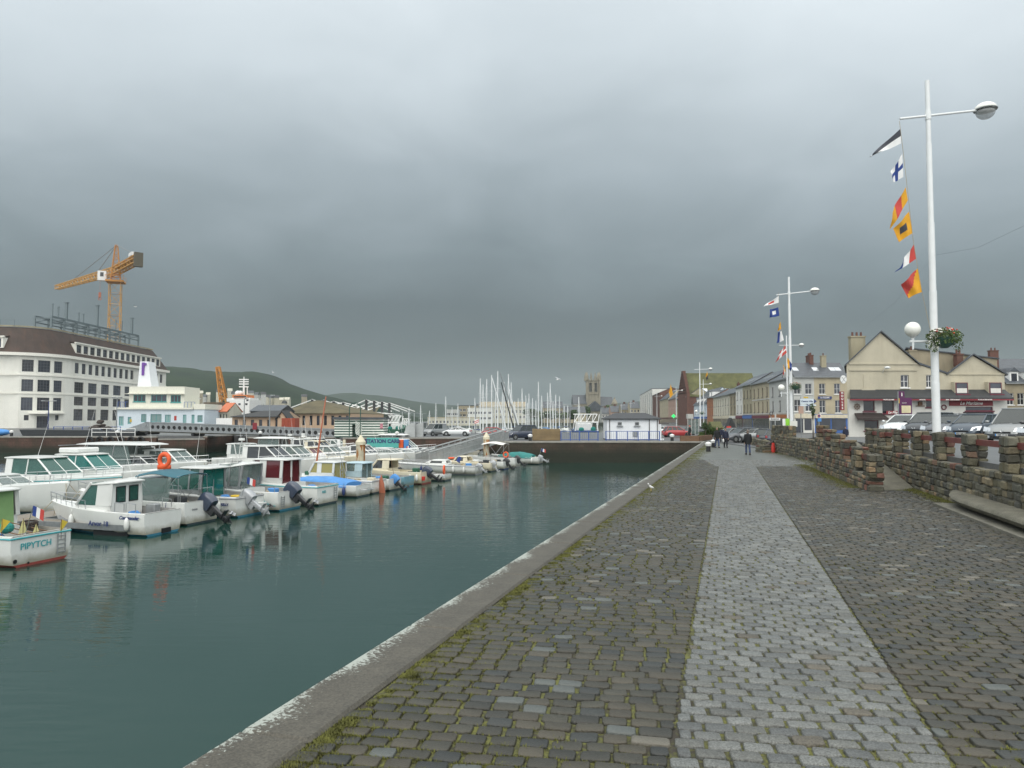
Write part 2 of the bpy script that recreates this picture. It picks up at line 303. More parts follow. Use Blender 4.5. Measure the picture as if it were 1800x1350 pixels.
# the two materials that need more than mt() gives
def quay_wall_mat(name='quay_stone', rgb=(.085, .045, .032), top=-.75):
    m = mt(name, rgb, .75, var=.45, scale=.3, fine=.25, dirt=1.2, dirtc=(.038, .04, .024)); t = m.node_tree; p = t.nodes['Principled BSDF']
    tc = t.nodes['Texture Coordinate']; link = p.inputs['Base Color'].links[0].from_socket
    sp = N(t, 'ShaderNodeSeparateXYZ'); g = N(t, 'ShaderNodeNewGeometry'); t.links.new(g.outputs['Position'], sp.inputs[0])
    nz = N(t, 'ShaderNodeTexNoise', inp={'Scale': .5, 'Detail': 5}); t.links.new(tc.outputs['Object'], nz.inputs[0])
    z = mth('ADD', sp.outputs[2], mth('MULTIPLY', nz.outputs[0], .7, t), t)

    # tidal band: wet weed below, bare brick above (it stays put whatever the light)
    mr = N(t, 'ShaderNodeMapRange', inp={'From Min': top - .75, 'From Max': top}); t.links.new(z, mr.inputs[0])
    mx_ = N(t, 'ShaderNodeMix', data_type='RGBA'); t.links.new(mr.outputs[0], mx_.inputs[0]); mx_.inputs[6].default_value = (.018, .022, .012, 1); t.links.new(link, mx_.inputs[7])
    br = N(t, 'ShaderNodeTexBrick', inp={'Scale': 1.0, 'Mortar Size': .02, 'Brick Width': .8, 'Row Height': .35, 'Color1': (1, 1, 1, 1), 'Color2': (.75, .78, .8, 1), 'Mortar': (.5, .5, .5, 1)})
    mp = N(t, 'ShaderNodeMapping'); mp.inputs['Rotation'].default_value = (PI / 2, 0, 0); t.links.new(tc.outputs['Object'], mp.inputs[0]); t.links.new(mp.outputs[0], br.inputs[0])
    mm = N(t, 'ShaderNodeMix', data_type='RGBA', blend_type='MULTIPLY'); mm.inputs[0].default_value = .8; t.links.new(mx_.outputs[2], mm.inputs[6]); t.links.new(br.outputs[0], mm.inputs[7]); t.links.new(mm.outputs[2], p.inputs['Base Color'])
quay_wall_mat(); quay_wall_mat('quay_dark', (.05, .036, .024), -.35)
def water_mat():
    m = bpy.data.materials.new('water'); m.use_nodes = True; t = m.node_tree; p = t.nodes['Principled BSDF']
    p.inputs['Base Color'].default_value = (.008, .037, .029, 1); p.inputs['Roughness'].default_value = .02; p.inputs['IOR'].default_value = 1.33; p.inputs['Specular IOR Level'].default_value = .5
    g = N(t, 'ShaderNodeNewGeometry')
    mp = N(t, 'ShaderNodeMapping'); mp.inputs['Rotation'].default_value = (0, 0, R(-12)); mp.inputs['Scale'].default_value = (.38, 1.7, 1); t.links.new(g.outputs['Position'], mp.inputs[0])
    a = N(t, 'ShaderNodeTexNoise', inp={'Scale': 1.5, 'Detail': 3, 'Roughness': .5, 'Distortion': .4}); t.links.new(mp.outputs[0], a.inputs[0])
    b = N(t, 'ShaderNodeTexNoise', inp={'Scale': 6.5, 'Detail': 2, 'Roughness': .5, 'Distortion': .6}); t.links.new(mp.outputs[0], b.inputs[0])
    c = N(t, 'ShaderNodeTexNoise', inp={'Scale': .05, 'Detail': 2}); t.links.new(g.outputs['Position'], c.inputs[0])
    cm = N(t, 'ShaderNodeMapRange', inp={'From Min': .4, 'From Max': .65, 'To Min': .14, 'To Max': 1.0}); t.links.new(c.outputs[0], cm.inputs[0])
    h = mth('ADD', mth('MULTIPLY', a.outputs[0], .075, t), mth('MULTIPLY', b.outputs[0], .017, t), t)
    bp = N(t, 'ShaderNodeBump', inp={'Distance': 1.0}); t.links.new(h, bp.inputs['Height']); t.links.new(mth('MULTIPLY', cm.outputs[0], .55, t), bp.inputs['Strength']); t.links.new(bp.outputs[0], p.inputs['Normal'])
    M['water'] = m
water_mat()
def joint_mat(name, green):
    m = bpy.data.materials.new(name); m.use_nodes = True; t = m.node_tree; p = t.nodes['Principled BSDF']; p.inputs['Roughness'].default_value = .85
    g = N(t, 'ShaderNodeNewGeometry')
    a = N(t, 'ShaderNodeTexNoise', inp={'Scale': 1.1, 'Detail': 6, 'Roughness': .7}); t.links.new(g.outputs['Position'], a.inputs[0])
    b = N(t, 'ShaderNodeTexNoise', inp={'Scale': 28, 'Detail': 3}); t.links.new(g.outputs['Position'], b.inputs[0])
    s = mth('ADD', a.outputs[0], mth('MULTIPLY', mth('SUBTRACT', b.outputs[0], .5, t), .7, t), t)
    r = N(t, 'ShaderNodeValToRGB'); e = r.color_ramp.elements; k = .5 - green
    e[0].position = k - .08; e[0].color = (.035, .03, .022, 1); e[1].position = k + .2; e[1].color = (.125, .13, .03, 1)
    x = r.color_ramp.elements.new(k + .05); x.color = (.065, .068, .024, 1)
    t.links.new(s, r.inputs[0]); t.links.new(r.outputs[0], p.inputs['Base Color'])
    bp = N(t, 'ShaderNodeBump', inp={'Strength': .8, 'Distance': .01}); t.links.new(b.outputs[0], bp.inputs['Height']); t.links.new(bp.outputs[0], p.inputs['Normal'])
    M[name] = m
joint_mat('joint_moss', .07)
mt('sett', (.1, .1, .1), .42, var=.10, scale=3, fine=.12, bump=.5, bscale=60, attr=True, spec=.5)
mt('granite', (.2, .2, .2), .45, var=.06, scale=3, fine=.5, bump=.5, bscale=90, attr=True, spec=.5)
mt('rubble', (.2, .2, .2), .75, var=.22, scale=7, fine=.2, bump=.9, bscale=25, attr=True, dirt=.4, dirtc=(.045, .05, .022))
def kerb_mat():
    m = mt('kerb', (.072, .067, .053), .6, var=.18, scale=2.2, fine=.35, bump=.5); t = m.node_tree; p = t.nodes['Principled BSDF']; tc = t.nodes['Texture Coordinate']
    link = p.inputs['Base Color'].links[0].from_socket
    sp = N(t, 'ShaderNodeSeparateXYZ'); t.links.new(tc.outputs['Object'], sp.inputs[0])   # local x runs across the kerb, 0 = water edge
    nz = N(t, 'ShaderNodeTexNoise', inp={'Scale': 26, 'Detail': 5, 'Roughness': .75}); t.links.new(tc.outputs['Object'], nz.inputs[0])
    n3 = N(t, 'ShaderNodeTexNoise', inp={'Scale': 1.2, 'Detail': 3}); t.links.new(tc.outputs['Object'], n3.inputs[0])
    d = mth('SUBTRACT', mth('ADD', mth('MULTIPLY', nz.outputs[0], .62, t), mth('MULTIPLY', n3.outputs[0], .38, t), t), mth('MULTIPLY', sp.outputs[0], .62, t), t)
    mr = N(t, 'ShaderNodeMapRange', inp={'From Min': .44, 'From Max': .475}); t.links.new(d, mr.inputs[0])
    mx_ = N(t, 'ShaderNodeMix', data_type='RGBA'); t.links.new(mr.outputs[0], mx_.inputs[0]); t.links.new(link, mx_.inputs[6]); mx_.inputs[7].default_value = (.33, .36, .33, 1)
    t.links.new(mx_.outputs[2], p.inputs['Base Color'])
kerb_mat()
def hill_mat(name, c1, c2):
    m = bpy.data.materials.new(name); m.use_nodes = True; t = m.node_tree; p = t.nodes['Principled BSDF']; p.inputs['Roughness'].default_value = .95; p.inputs['Specular IOR Level'].default_value = .1
    g = N(t, 'ShaderNodeNewGeometry')
    a = N(t, 'ShaderNodeTexNoise', inp={'Scale': .012, 'Detail': 8, 'Roughness': .7}); t.links.new(g.outputs['Position'], a.inputs[0])
    r = N(t, 'ShaderNodeValToRGB'); e = r.color_ramp.elements; e[0].position = .4; e[0].color = (*c1, 1); e[1].position = .62; e[1].color = (*c2, 1)
    t.links.new(a.outputs[0], r.inputs[0]); t.links.new(r.outputs[0], p.inputs['Base Color']); M[name] = m
hill_mat('hill', (.005, .016, .007), (.016, .034, .011))

def waterline(name):
    t = M[name].node_tree; p = t.nodes['Principled BSDF']; link = p.inputs['Base Color'].links[0].from_socket; tc = t.nodes['Texture Coordinate']; sp = N(t, 'ShaderNodeSeparateXYZ'); t.links.new(tc.outputs['Object'], sp.inputs[0])
    nz = N(t, 'ShaderNodeTexNoise', inp={'Scale': 3.5, 'Detail': 4}); t.links.new(tc.outputs['Object'], nz.inputs[0]); z = mth('SUBTRACT', sp.outputs[2], mth('MULTIPLY', nz.outputs[0], .3, t), t)
    mr = N(t, 'ShaderNodeMapRange', inp={'From Min': -.02, 'From Max': .3, 'To Min': .75, 'To Max': 0}); t.links.new(z, mr.inputs[0]); mx_ = N(t, 'ShaderNodeMix', data_type='RGBA'); t.links.new(mr.outputs[0], mx_.inputs[0]); t.links.new(link, mx_.inputs[6]); mx_.inputs[7].default_value = (.17, .16, .09, 1); t.links.new(mx_.outputs[2], p.inputs['Base Color'])
for k in ('gel_white', 'gel_cream', 'gel_teal_blue'): waterline(k)

def vary(name, lo, hi):      # random base colour per object; on windows it paints lighter and darker reflections
    t = M[name].node_tree; p = t.nodes['Principled BSDF']; link = p.inputs['Base Color'].links[0].from_socket; oi = N(t, 'ShaderNodeObjectInfo'); mr = N(t, 'ShaderNodeMapRange', inp={'To Min': lo, 'To Max': hi}); t.links.new(oi.outputs['Random'], mr.inputs[0])
    mu = N(t, 'ShaderNodeMix', data_type='RGBA', blend_type='MULTIPLY'); mu.inputs[0].default_value = 1; t.links.new(link, mu.inputs[6]); t.links.new(mr.outputs[0], mu.inputs[7]); t.links.new(mu.outputs[2], p.inputs['Base Color'])
vary('window_dark', .4, 2.6); vary('gel_white', .86, 1.06); vary('blind', .6, 1.2)
# ================================================================ the setting
def struct(o): o['kind'] = 'structure'; return o
wm = MB(); wm.quad((-3000, -60, WZ), (3000, -60, WZ), (3000, 5000, WZ), (-3000, 5000, WZ)); struct(wm.build('water', 'water'))
K0, K1 = G(325, 1350), G(1232, 779)
kd = (K1 - K0).normalized(); kn = Vector((kd.y, -kd.x, 0))       # along the quay, and to its right
def kp(s, v=0, z=0): p = K0 + kd * s + kn * v; return Vector((p.x, p.y, z))
SEND = (84.4 - K0.y) / kd.y
def wx(Y): return 11.7 + (Y - 16.8) * .28                       # the long parapet's foot line
# promenade body with the retaining face towards the water
def land(name, poly, z1, mat, z0=-6.0):
    b = MB(); b.prism(poly, z0, z1, 0); return struct(b.build(name, [mat]))
CX = kp(SEND).x
land('quay', [kp(-14, .02)[:2], kp(SEND, .02)[:2], (26, 120), (90, 120), (60, -12)], -.017, 'joint_moss')
land('quayside', [(-37.6, 104), (-23.5, 104), (-23.5, 101), (-1.4, 101), (-1.4, 84.42), (CX, 84.42), (27, 122), (34, 141), (-13, 139), (-23, 136), (-60, 330), (-60, 760), (-330, 760), (-330, 320), (-105, 250)], -.004, 'asphalt')
land('museum_quay', [(-420, 108), (-51.5, 108), (-45.5, 110), (-46.5, 240), (-110, 700), (-420, 700)], .0, 'asphalt')
land('far_shore', [(-2500, 640), (-2500, 4800), (2500, 4800), (2500, 640)], -.02, 'far_ground')
land('town_ground', [(22, 121), (34, 141), (82, 640), (900, 640), (900, -20), (70, -20), (60, 60), (27, 100)], .02, 'asphalt')
# road and parking deck, sloping down to the quay level beyond the ramp
rd = MB()
def strip(y0, y1, z0, z1, n=1):
    for k in range(n):
        a, b = y0 + (y1 - y0) * k / n, y0 + (y1 - y0) * (k + 1) / n; za, zb = z0 + (z1 - z0) * k / n, z0 + (z1 - z0) * (k + 1) / n
        xa, xb = [(wx(v) + .3 if v < 47.1 else 20.4 + (v - 47) * .05) for v in (a, b)]
        rd.quad((xa, a, za), (90, a, za), (90, b, zb), (xb, b, zb)); rd.quad((xa, a, -.5), (xa, a, za), (xb, b, zb), (xb, b, -.5))
strip(-12, 50, 1.32, 1.32, 6); strip(50, 64, 1.32, .06, 5); strip(64, 121, .06, .05, 2)
struct(rd.build('road', 'asphalt'))
ln = MB()
for k in range(9):
    y = 18.4 + k * 2.9; x0 = wx(y) + 6.6
    ln.add([(x0, y, 1.326), (x0 + 9.6, y - 1.3, 1.326), (x0 + 9.6, y - 1.18, 1.326), (x0, y + .12, 1.326)], [(0, 1, 2, 3)])
struct(ln.build('parking_lines', 'paint_line'))
# ramp
rp = MB(); ra = [(12.93, 26.2), (14.42, 26.6), (17.55, 37.6), (15.95, 37.9)]
zz = [0.004, 0.004, 1.324, 1.324]
rp.add([(x, y, z) for (x, y), z in zip(ra, zz)] + [(x, y, -.3) for x, y in ra] + [(15.95, 37.9, 1.324), (17.55, 37.6, 1.324), (18.9, 42, 1.328), (17.0, 41, 1.328)],
       [(0, 1, 2, 3), (0, 3, 7, 4), (1, 5, 6, 2), (0, 4, 5, 1), (8, 9, 10, 11)])
struct(rp.build('ramp', 'bench_stone'))
# kerb: local x runs across from the water edge
def kerb(name, s0, s1):
    b = MB(); n = int((s1 - s0) / 3.1)
    for k in range(n):
        a, c = (s1 - s0) * k / n, (s1 - s0) * (k + 1) / n - .012
        j = random.uniform(-.006, .006); b.cbox(j, .63, a, c, -.55, .03 + j * .6, .03)
    o = b.build(name, 'kerb', smooth=30); o.location = kp(s0); o.rotation_euler = (0, 0, math.atan2(kd.y, kd.x) - PI / 2); return struct(o)
kerb('kerb', -12, SEND)
# ---------------------------------------------------------------- setts, laid stone by stone
def line_side(p, q):   # positive = right of p->q
    return lambda x, y: (x - p[0]) * (q[1] - p[1]) - (y - p[1]) * (q[0] - p[0])
LB = line_side(G(1176, 1340), G(1258, 850)); RB = line_side(G(1680, 1350), G(1349, 850)); LW = line_side(G(1262, 822), G(1214, 797))
def is_light(x, y):
    if y > 39.5: return LW(x, y) > 0 if y < 52 else True
    return LB(x, y) > 0 and RB(x, y) < 0
rs = np.random.RandomState(5)
a8 = R(8.5); e1 = np.array((math.cos(a8), -math.sin(a8))); e2 = np.array((math.sin(a8), math.cos(a8)))
DK = np.array([(.050, .048, .034), (.040, .040, .031), (.064, .057, .039), (.036, .040, .037), (.054, .052, .038), (.070, .062, .043)])
LT = np.array([(.152, .162, .157), (.132, .141, .139), (.172, .18, .172), (.142, .147, .136), (.12, .108, .083)])
def lay(light, ymax=46):
    V = []; F = []; Cc = []; nv = 0
    ring = []
    for cx_, cy_ in ((1, 1), (-1, 1), (-1, -1), (1, -1)):
        ring += [(cx_, cy_, 1), (cx_, cy_, 0)] if cx_ * cy_ > 0 else [(cx_, cy_, 0), (cx_, cy_, 1)]
    j = 0; yy = 2.0; rowh = .166
    def cut(side, y):      # where a row meets a border line, in row coordinates
        o = side(y * e2[0], y * e2[1]); k = side(y * e2[0] + e1[0], y * e2[1] + e1[1]) - o; return -o / k
    for j in range(int((ymax + 8) / rowh)):
        y = 1.0 + j * rowh; uL, uR = cut(LB, y), cut(RB, y); wl = uL * e1[1] + y * e2[1]; band = wl < 39.6
        if band and wl > 3: spans = [(uL + rs.choice((0, 0, 0, .03)), uR)] if light else [(-8 + rs.rand() * .2, uL), (uR, 22)]
        else: spans = [(-8 + rs.rand() * .2, 22)]
        cells = []
        for a_, b_ in spans:
            x = a_; first = True
            while x < b_ - .02:
                L = rs.uniform(.225, .265) if band else rs.uniform(.2, .28)
                if first and j % 2: L *= .52
                first = False
                if b_ - x - L < .11: L = b_ - x
                cells.append((x, L)); x += L
        for x, L in cells:
            L -= .004; cx_ = x + L / 2
            wxp, wyp = cx_ * e1[0] + y * e2[0], cx_ * e1[1] + y * e2[1]
            if wyp < 2.9 or wyp > ymax or wxp > wx(wyp) - .05: continue
            v = (wxp - K0.x) * kn.x + (wyp - K0.y) * kn.y
            if v < .70: continue
            if abs(wxp) > wyp * .78 + 1.6: continue
            if 26.1 < wyp < 41 and wxp > 12.4 + (wyp - 26) * .26: continue
            if not (band and wl > 3):
                if is_light(wxp, wyp) != light: continue
            near = wyp < 20
            hx, hy = L / 2 - rs.uniform(.008, .018), rowh / 2 - rs.uniform(.008, .015); dz = rs.normal(0, .0028); tx, ty = rs.normal(0, .022, 2)
            cr_ = .017; levels = ((.0, .90, .006), (1, .965, .003), (1.0, 1.0, -.007), (1.0, 1.02, -.035)) if near else ((0, .93, .003), (1, 1.0, -.012), (1, 1.02, -.035))
            jj = rs.normal(0, .0032, (8, 2)); col = (LT if light else DK)[rs.randint(0, 4 if light and rs.rand() < .85 else len(LT if light else DK))] * rs.uniform(.8, 1.2) * (.8 if light else .78)
            if not light:
                q = rs.rand()
                if q < .03: col = np.array((.085, .095, .09))
                elif q < .055: col = np.array((.12, .112, .09))
            ct = len(V)
            rings = []
            for li, (_, k, z) in enumerate(levels):
                for (sx, sy, w_), jt in zip(ring, jj):
                    px_ = sx * (hx - (cr_ if w_ == 0 else 0) * 1.0) * k + jt[0]; py_ = sy * (hy - (cr_ if w_ == 1 else 0)) * k + jt[1]
                    V.append((px_, py_, z + dz + tx * px_ + ty * py_)); 
            n0 = ct; m = len(levels)
            F.append(tuple(n0 + i for i in range(8)))
            for r_ in range(m - 1):
                for i in range(8): F.append((n0 + r_ * 8 + (i + 1) % 8, n0 + r_ * 8 + i, n0 + (r_ + 1) * 8 + i, n0 + (r_ + 1) * 8 + (i + 1) % 8))
            for q in range(ct, len(V)):
                p = V[q]; V[q] = (cx_ * e1[0] + y * e2[0] + p[0] * e1[0] + p[1] * e2[0], cx_ * e1[1] + y * e2[1] + p[0] * e1[1] + p[1] * e2[1], p[2])
            Cc += [(*col, 1)] * (8 * m)
    b = MB(); b.v = V; b.f = F; b.m = [0] * len(F)
    return struct(b.build('light_setts' if light else 'dark_setts', 'granite' if light else 'sett', smooth=True, cols=Cc))
lay(False); lay(True)
# the far end of the promenade: smooth pale paving
def far_pave():
    m = mt('far_setts', (.125, .13, .124), .42, var=.12, scale=.5, fine=.25); t = m.node_tree; p = t.nodes['Principled BSDF']; link = p.inputs['Base Color'].links[0].from_socket; tc = t.nodes['Texture Coordinate']
    br = N(t, 'ShaderNodeTexBrick', inp={'Scale': 1.0, 'Mortar Size': .014, 'Brick Width': .24, 'Row Height': .16, 'Color1': (1, 1, 1, 1), 'Color2': (.8, .8, .8, 1), 'Mortar': (.45, .5, .3, 1)})
    t.links.new(tc.outputs['Object'], br.inputs[0]); mm = N(t, 'ShaderNodeMix', data_type='RGBA', blend_type='MULTIPLY'); mm.inputs[0].default_value = 1; t.links.new(link, mm.inputs[6]); t.links.new(br.outputs[0], mm.inputs[7]); t.links.new(mm.outputs[2], p.inputs['Base Color'])
    b = MB(); s0 = (46 - K0.y) / kd.y
    b.add([(*kp(s0, .66)[:2], -.006), (wx(46) - .8, 46, -.006), (20.1, 57.4, -.006), (24.5, 70, -.006), (27, 98, -.006), (*kp(SEND, .66)[:2], -.006)], [(0, 1, 2, 3, 4, 5)])
    struct(b.build('promenade', 'far_setts'))
far_pave()
# moss and weeds in the joints: small flecks nobody could count
def weeds():
    V = []; F = []
    def tuft(x, y, r, h, n):
        for _ in range(n):
            a = rs.rand() * 6.28; d = rs.rand() * r; cx_, cy_ = x + math.cos(a) * d, y + math.sin(a) * d; b = rs.rand() * 6.28; w_ = rs.uniform(.003, .008); l = h * rs.uniform(.5, 1.2); k = len(V)
            V.extend([(cx_ - math.cos(b) * w_, cy_ - math.sin(b) * w_, -.012), (cx_ + math.cos(b) * w_, cy_ + math.sin(b) * w_, -.012), (cx_ + math.sin(b) * l * .8, cy_ - math.cos(b) * l * .8, l - .006)]); F.append((k, k + 1, k + 2))
    def onjoint(x, y):
        u = x * e1[0] + y * e1[1]; q = x * e2[0] + y * e2[1]; q = 1.0 + (round((q - 1.0) / .166 - .5) + .5) * .166
        return u * e1[0] + q * e2[0], u * e1[1] + q * e2[1]
    for _ in range(42000):
        s = (rs.rand() ** 1.6) * 46 - 1; v = .70 + (rs.rand() ** 1.8) * 9.5; p = kp(s, v)
        if p.y < 4.5 or p.x > wx(p.y) or abs(p.x) > p.y * .75: continue
        g = noise.noise((p.x * .5, p.y * .5, 3)); 
        if v > 1.5 and g < -.12 + .2 * rs.rand(): continue
        if is_light(p.x, p.y) and rs.rand() < .7: continue
        x, y = onjoint(p.x, p.y); near = p.y < 14
        tuft(x, y, rs.uniform(.02, .07), rs.uniform(.01, .024), 8 if near else 4)
    for _ in range(11000):      # the green line along the kerb
        s = (rs.rand() ** 1.5) * 75; p = kp(s, .66 + abs(rs.normal(0, .09 + s * .006))); 
        if noise.noise((s * .9, 7, 1)) < -.15: continue
        tuft(p.x, p.y, rs.uniform(.03, .09) * (1 + s * .02), rs.uniform(.012, .03), 10)
    for _ in range(5200):      # along the foot of the parapets
        y = rs.uniform(14, 41)
        if y < 27: x = wx(y) - .02 - abs(rs.normal(0, .22))
        else: x = 12.35 + (y - 26) * .253 - abs(rs.normal(0, .3)) + (2.3 if rs.rand() < .25 else 0)
        tuft(x, y, .08, rs.uniform(.02, .06), 9)
    for _ in range(2200):
        y = rs.uniform(40, 58); x = min(wx(y) - 1.0, 20.3) - abs(rs.normal(0, .6)); tuft(x, y, .12, .05, 6)
    for s, v in ((6.6, 1.25), (7.6, 1.4), (2.2, .8), (9.4, 1.1)):
        p = kp(s, v); tuft(p.x, p.y, .05, .07, 60)
    b = MB(); b.v = V; b.f = F; b.m = [0] * len(F)
    o = b.build('moss', 'moss'); tag(o, 'yellow green moss and weeds in the joints of the setts', 'moss', kind='stuff')
weeds()
# ---------------------------------------------------------------- rubble parapets
RUB = [(.105, .098, .062), (.13, .115, .072), (.165, .14, .09), (.07, .066, .048), (.052, .052, .043), (.115, .112, .085), (.09, .09, .07)]
RUBW = [(.21, .145, .085), (.17, .105, .07), (.13, .062, .045), (.20, .16, .10)]
def stones(b, cols, x0, x1, y0, y1, z0, ztop, lmin=.24, lmax=.5, rmin=.16, rmax=.24, warm=.15, z0f=None):
    z = z0
    while True:
        rh = random.uniform(rmin, rmax); x = x0 + 0; any_ = False
        while x < x1 - .08:
            L = random.uniform(lmin, lmax); xe = min(x + L, x1)
            if x1 - xe < .12: xe = x1
            t = ztop((x + xe) / 2); zb = z0f((x + xe) / 2) if z0f else -9
            if z < t - .06 and z + rh > zb:
                top = min(z + rh, t + .05) if z + rh > t - .08 else z + rh; j = random.uniform(-.028, .028); k = random.uniform(-.028, .028)
                b.cbox(x + .012, xe - .012, y0 + j, y1 + k, z + .012, top - .012 + (random.uniform(-.02, .02) if top >= t - .06 else 0), .032, jit=.012)
                c = Vector(random.choice(RUBW if random.random() < warm else RUB)) * random.uniform(.75, 1.3); cols += [(c.x, c.y, c.z, 1)] * 24; any_ = True
            x = xe
        z += rh
        if not any_ and z > z0 + .3: break
def parapet(name, label, p0, p1, ztop, thick, pill, pilh, base=lambda s: 0, railz=None, warm=.15, pw=.68, rail=True):
    p0 = Vector((*p0, 0)); p1 = Vector((*p1, 0)); d = p1 - p0; L = d.length
    t = thing(name, label, 'wall', p0, math.atan2(d.y, d.x))
    b = MB(); cols = []; stones(b, cols, 0, L, -thick, 0, -.05, ztop, warm=warm); b.build('masonry', 'rubble', t, cols=cols)
    core = MB(); n = max(2, int(L / .6))
    for k in range(n):
        a, c = L * k / n, L * (k + 1) / n; core.box(a + (.03 if k == 0 else 0), c - (.03 if k == n - 1 else 0), -thick + .045, -.045, -.3, ztop((a + c) / 2) - .04)
    core.build('mortar', 'concrete_dark', t)
    for s in pill:
        pb = MB(); pc = []; zt = ztop(s); z = zt - .03; h = zt + pilh(s)
        while z < h - .05:
            rh = random.uniform(.17, .26); rh = h - z if h - z - rh < .1 else rh; m = s + random.uniform(-.12, .12)
            for a, c in ((s - pw / 2, m), (m, s + pw / 2)):
                for ya, yb in ((-thick + .02, -thick / 2), (-thick / 2, -.02)):
                    pb.cbox(a + .01 + random.uniform(-.02, .02), c - .01 + random.uniform(-.02, .02), ya + .008, yb - .008, z + .008, z + rh - .008, .022, jit=.02)
                    q = Vector(random.choice(RUBW if random.random() < warm else RUB)) * random.uniform(.7, 1.25); pc += [(q.x, q.y, q.z, 1)] * 24
            z += rh
        pb.box(s - pw / 2 + .05, s + pw / 2 - .05, -thick + .07, -.07, zt - .05, h - .05); pc += [(.06, .055, .045, 1)] * 8
        pb.build('pillar', 'rubble', t, cols=pc)
    if rail:
        r = MB(); ss = [pill[0]] + [s for s in pill[1:]]
        for a, c in zip(ss, ss[1:]):
            za, zc = railz(a), railz(c); y = -thick / 2
            r.extr([(a, y - .05, za - .11), (a, y - .05, za + .05), (c, y - .05, zc + .05), (c, y - .05, zc - .11)], (0, .1, 0))
        r.build('rail', 'rail_maroon', t)
    return t
def unit(y): return (wx(y), y)
sl_ = math.hypot(1, .28)
pil = [(y - 12) * sl_ for y in (12.7, 15.6, 18.4, 21.3, 24.2, 27.0, 29.9, 32.8, 35.5)]
parapet('stone_parapet', 'long mossy rubble wall with square pillars and maroon rail before the parked cars', (wx(12), 12), (wx(36.5), 36.5), lambda s: 1.2 if s < 20 else 1.3, .55, pil, lambda s: .88 if s < 20 else .78, railz=lambda s: 1.88, warm=.06)
def w1top(s): return .46 + int(s / 1.3) * .125
parapet('ramp_parapet', 'stepped rubble stone wall of warm brown blocks on the promenade side of the ramp', (G(1522, 862).x, 26.0), (15.45, 37.8), w1top, .52, [.38, 2.6, 4.9, 7.2, 9.4, 11.6], lambda s: 1.24 + s * .083 - w1top(s), railz=lambda s: .98 + s * .083, warm=.3, pw=1.05)
parapet('dark_parapet', 'dark stone wall with broken pillars beyond the ramp, behind the sign post', (17.2, 40.5), (20.3, 58.2), lambda s: 1.23, .5, [11, 12.9, 14.6, 15.8, 17.3], lambda s: .82, railz=lambda s: 1.9, warm=.05, pw=1.0)
parapet('low_wall', 'low mossy stone wall behind the walkers at the far end of the promenade', (20.7, 58.6), (XP(1276, 96), 96), lambda s: .62 if s < 22 else .5, .5, [1.5, 7, 12], lambda s: .12, warm=.05, rail=False)
parapet('short_wall', 'short knee high block of rubble wall at the foot of the white sign post', (XP(1346, 57), 57.3), (XP(1368, 55), 56.0), lambda s: .5, .8, [.5], lambda s: .05, warm=.05, rail=False)
# concrete bench
def bench():
    y0, y1 = 22.0, 12.5; t = thing('stone_bench', 'long rounded concrete bench slab against the mossy parapet at the right edge', 'bench', (wx(y0), y0, 0), 0)
    b = MB(); rings = []
    prof = [(0, .42), (-.50, .40), (-.60, .36), (-.63, .29), (-.58, .21), (-.40, .12), (-.12, .05), (0, .03)]
    d = Vector((wx(y1) - wx(y0), y1 - y0, 0)); dn = d.normalized(); nn = Vector((dn.y, -dn.x, 0)); nn = nn if nn.x > 0 else -nn
    for k in range(13):
        f = k / 12; e_ = .25 + .75 * min(1, f * 5) ** .6; rings.append([Vector((0, 0, 0)) + d * f + nn * (x * e_) + Vector((0, 0, .42 - (.42 - z) * (e_ if z < .3 else 1))) for x, z in prof])
    b.loft(rings); b.build('slab', 'bench_stone', t, smooth=50)
    b = MB(); b.extr([d * .05 + nn * -.05, d * .05 + nn * -.78, d + nn * -.78, d + nn * -.05], (0, 0, .07)); b.build('plinth', 'concrete_dark', t)
bench()
# ---------------------------------------------------------------- harbour walls (each its own thing)
def qwall(label, p0, p1, ztop=0, thick=.6, cap=.18, mat='quay_stone', name='harbour_wall', zb=-5):
    p0 = Vector((*p0, 0)); p1 = Vector((*p1, 0)); d = p1 - p0; L = d.length; t = thing(name, label, 'wall', p0, math.atan2(d.y, d.x))
    b = MB(); b.box(0, L, 0, thick, zb, ztop - cap); b.build('masonry', mat, t)
    b = MB(); n = max(1, int(L / 4))
    for k in range(n): b.cbox(L * k / n + .008, L * (k + 1) / n - .008, -.06, thick + .15, ztop - cap + .002, ztop + .012, .02)
    b.build('coping', 'concrete', t, smooth=30); return t
qwall('brown and weedy harbour wall below the white hut with the dark roof', (-1.4, 84.0), (CX - .1, 84.0), mat='quay_dark')
qwall('short return of the harbour wall beside the foot of the gangway', (-1.8, 100.4), (-1.8, 84.2), mat='quay_dark')
qwall('harbour wall behind the filling station pontoon and its turquoise sign', (-23.0, 100.6), (-2.0, 100.6))
qwall('weedy harbour wall under the end of the perforated footbridge', (-37.6, 103.5), (-23.4, 103.5))
qwall('reddish harbour wall hung with black tyres below the white railing', (-190, 107.5), (-51.6, 107.5))
qwall('reddish wall of the lock entrance under the footbridge', (-51.4, 107.7), (-45.4, 109.6), ztop=-.35)
qwall('brown side wall of the lock channel behind the perforated footbridge', (-45.2, 109.9), (-46.1, 235))
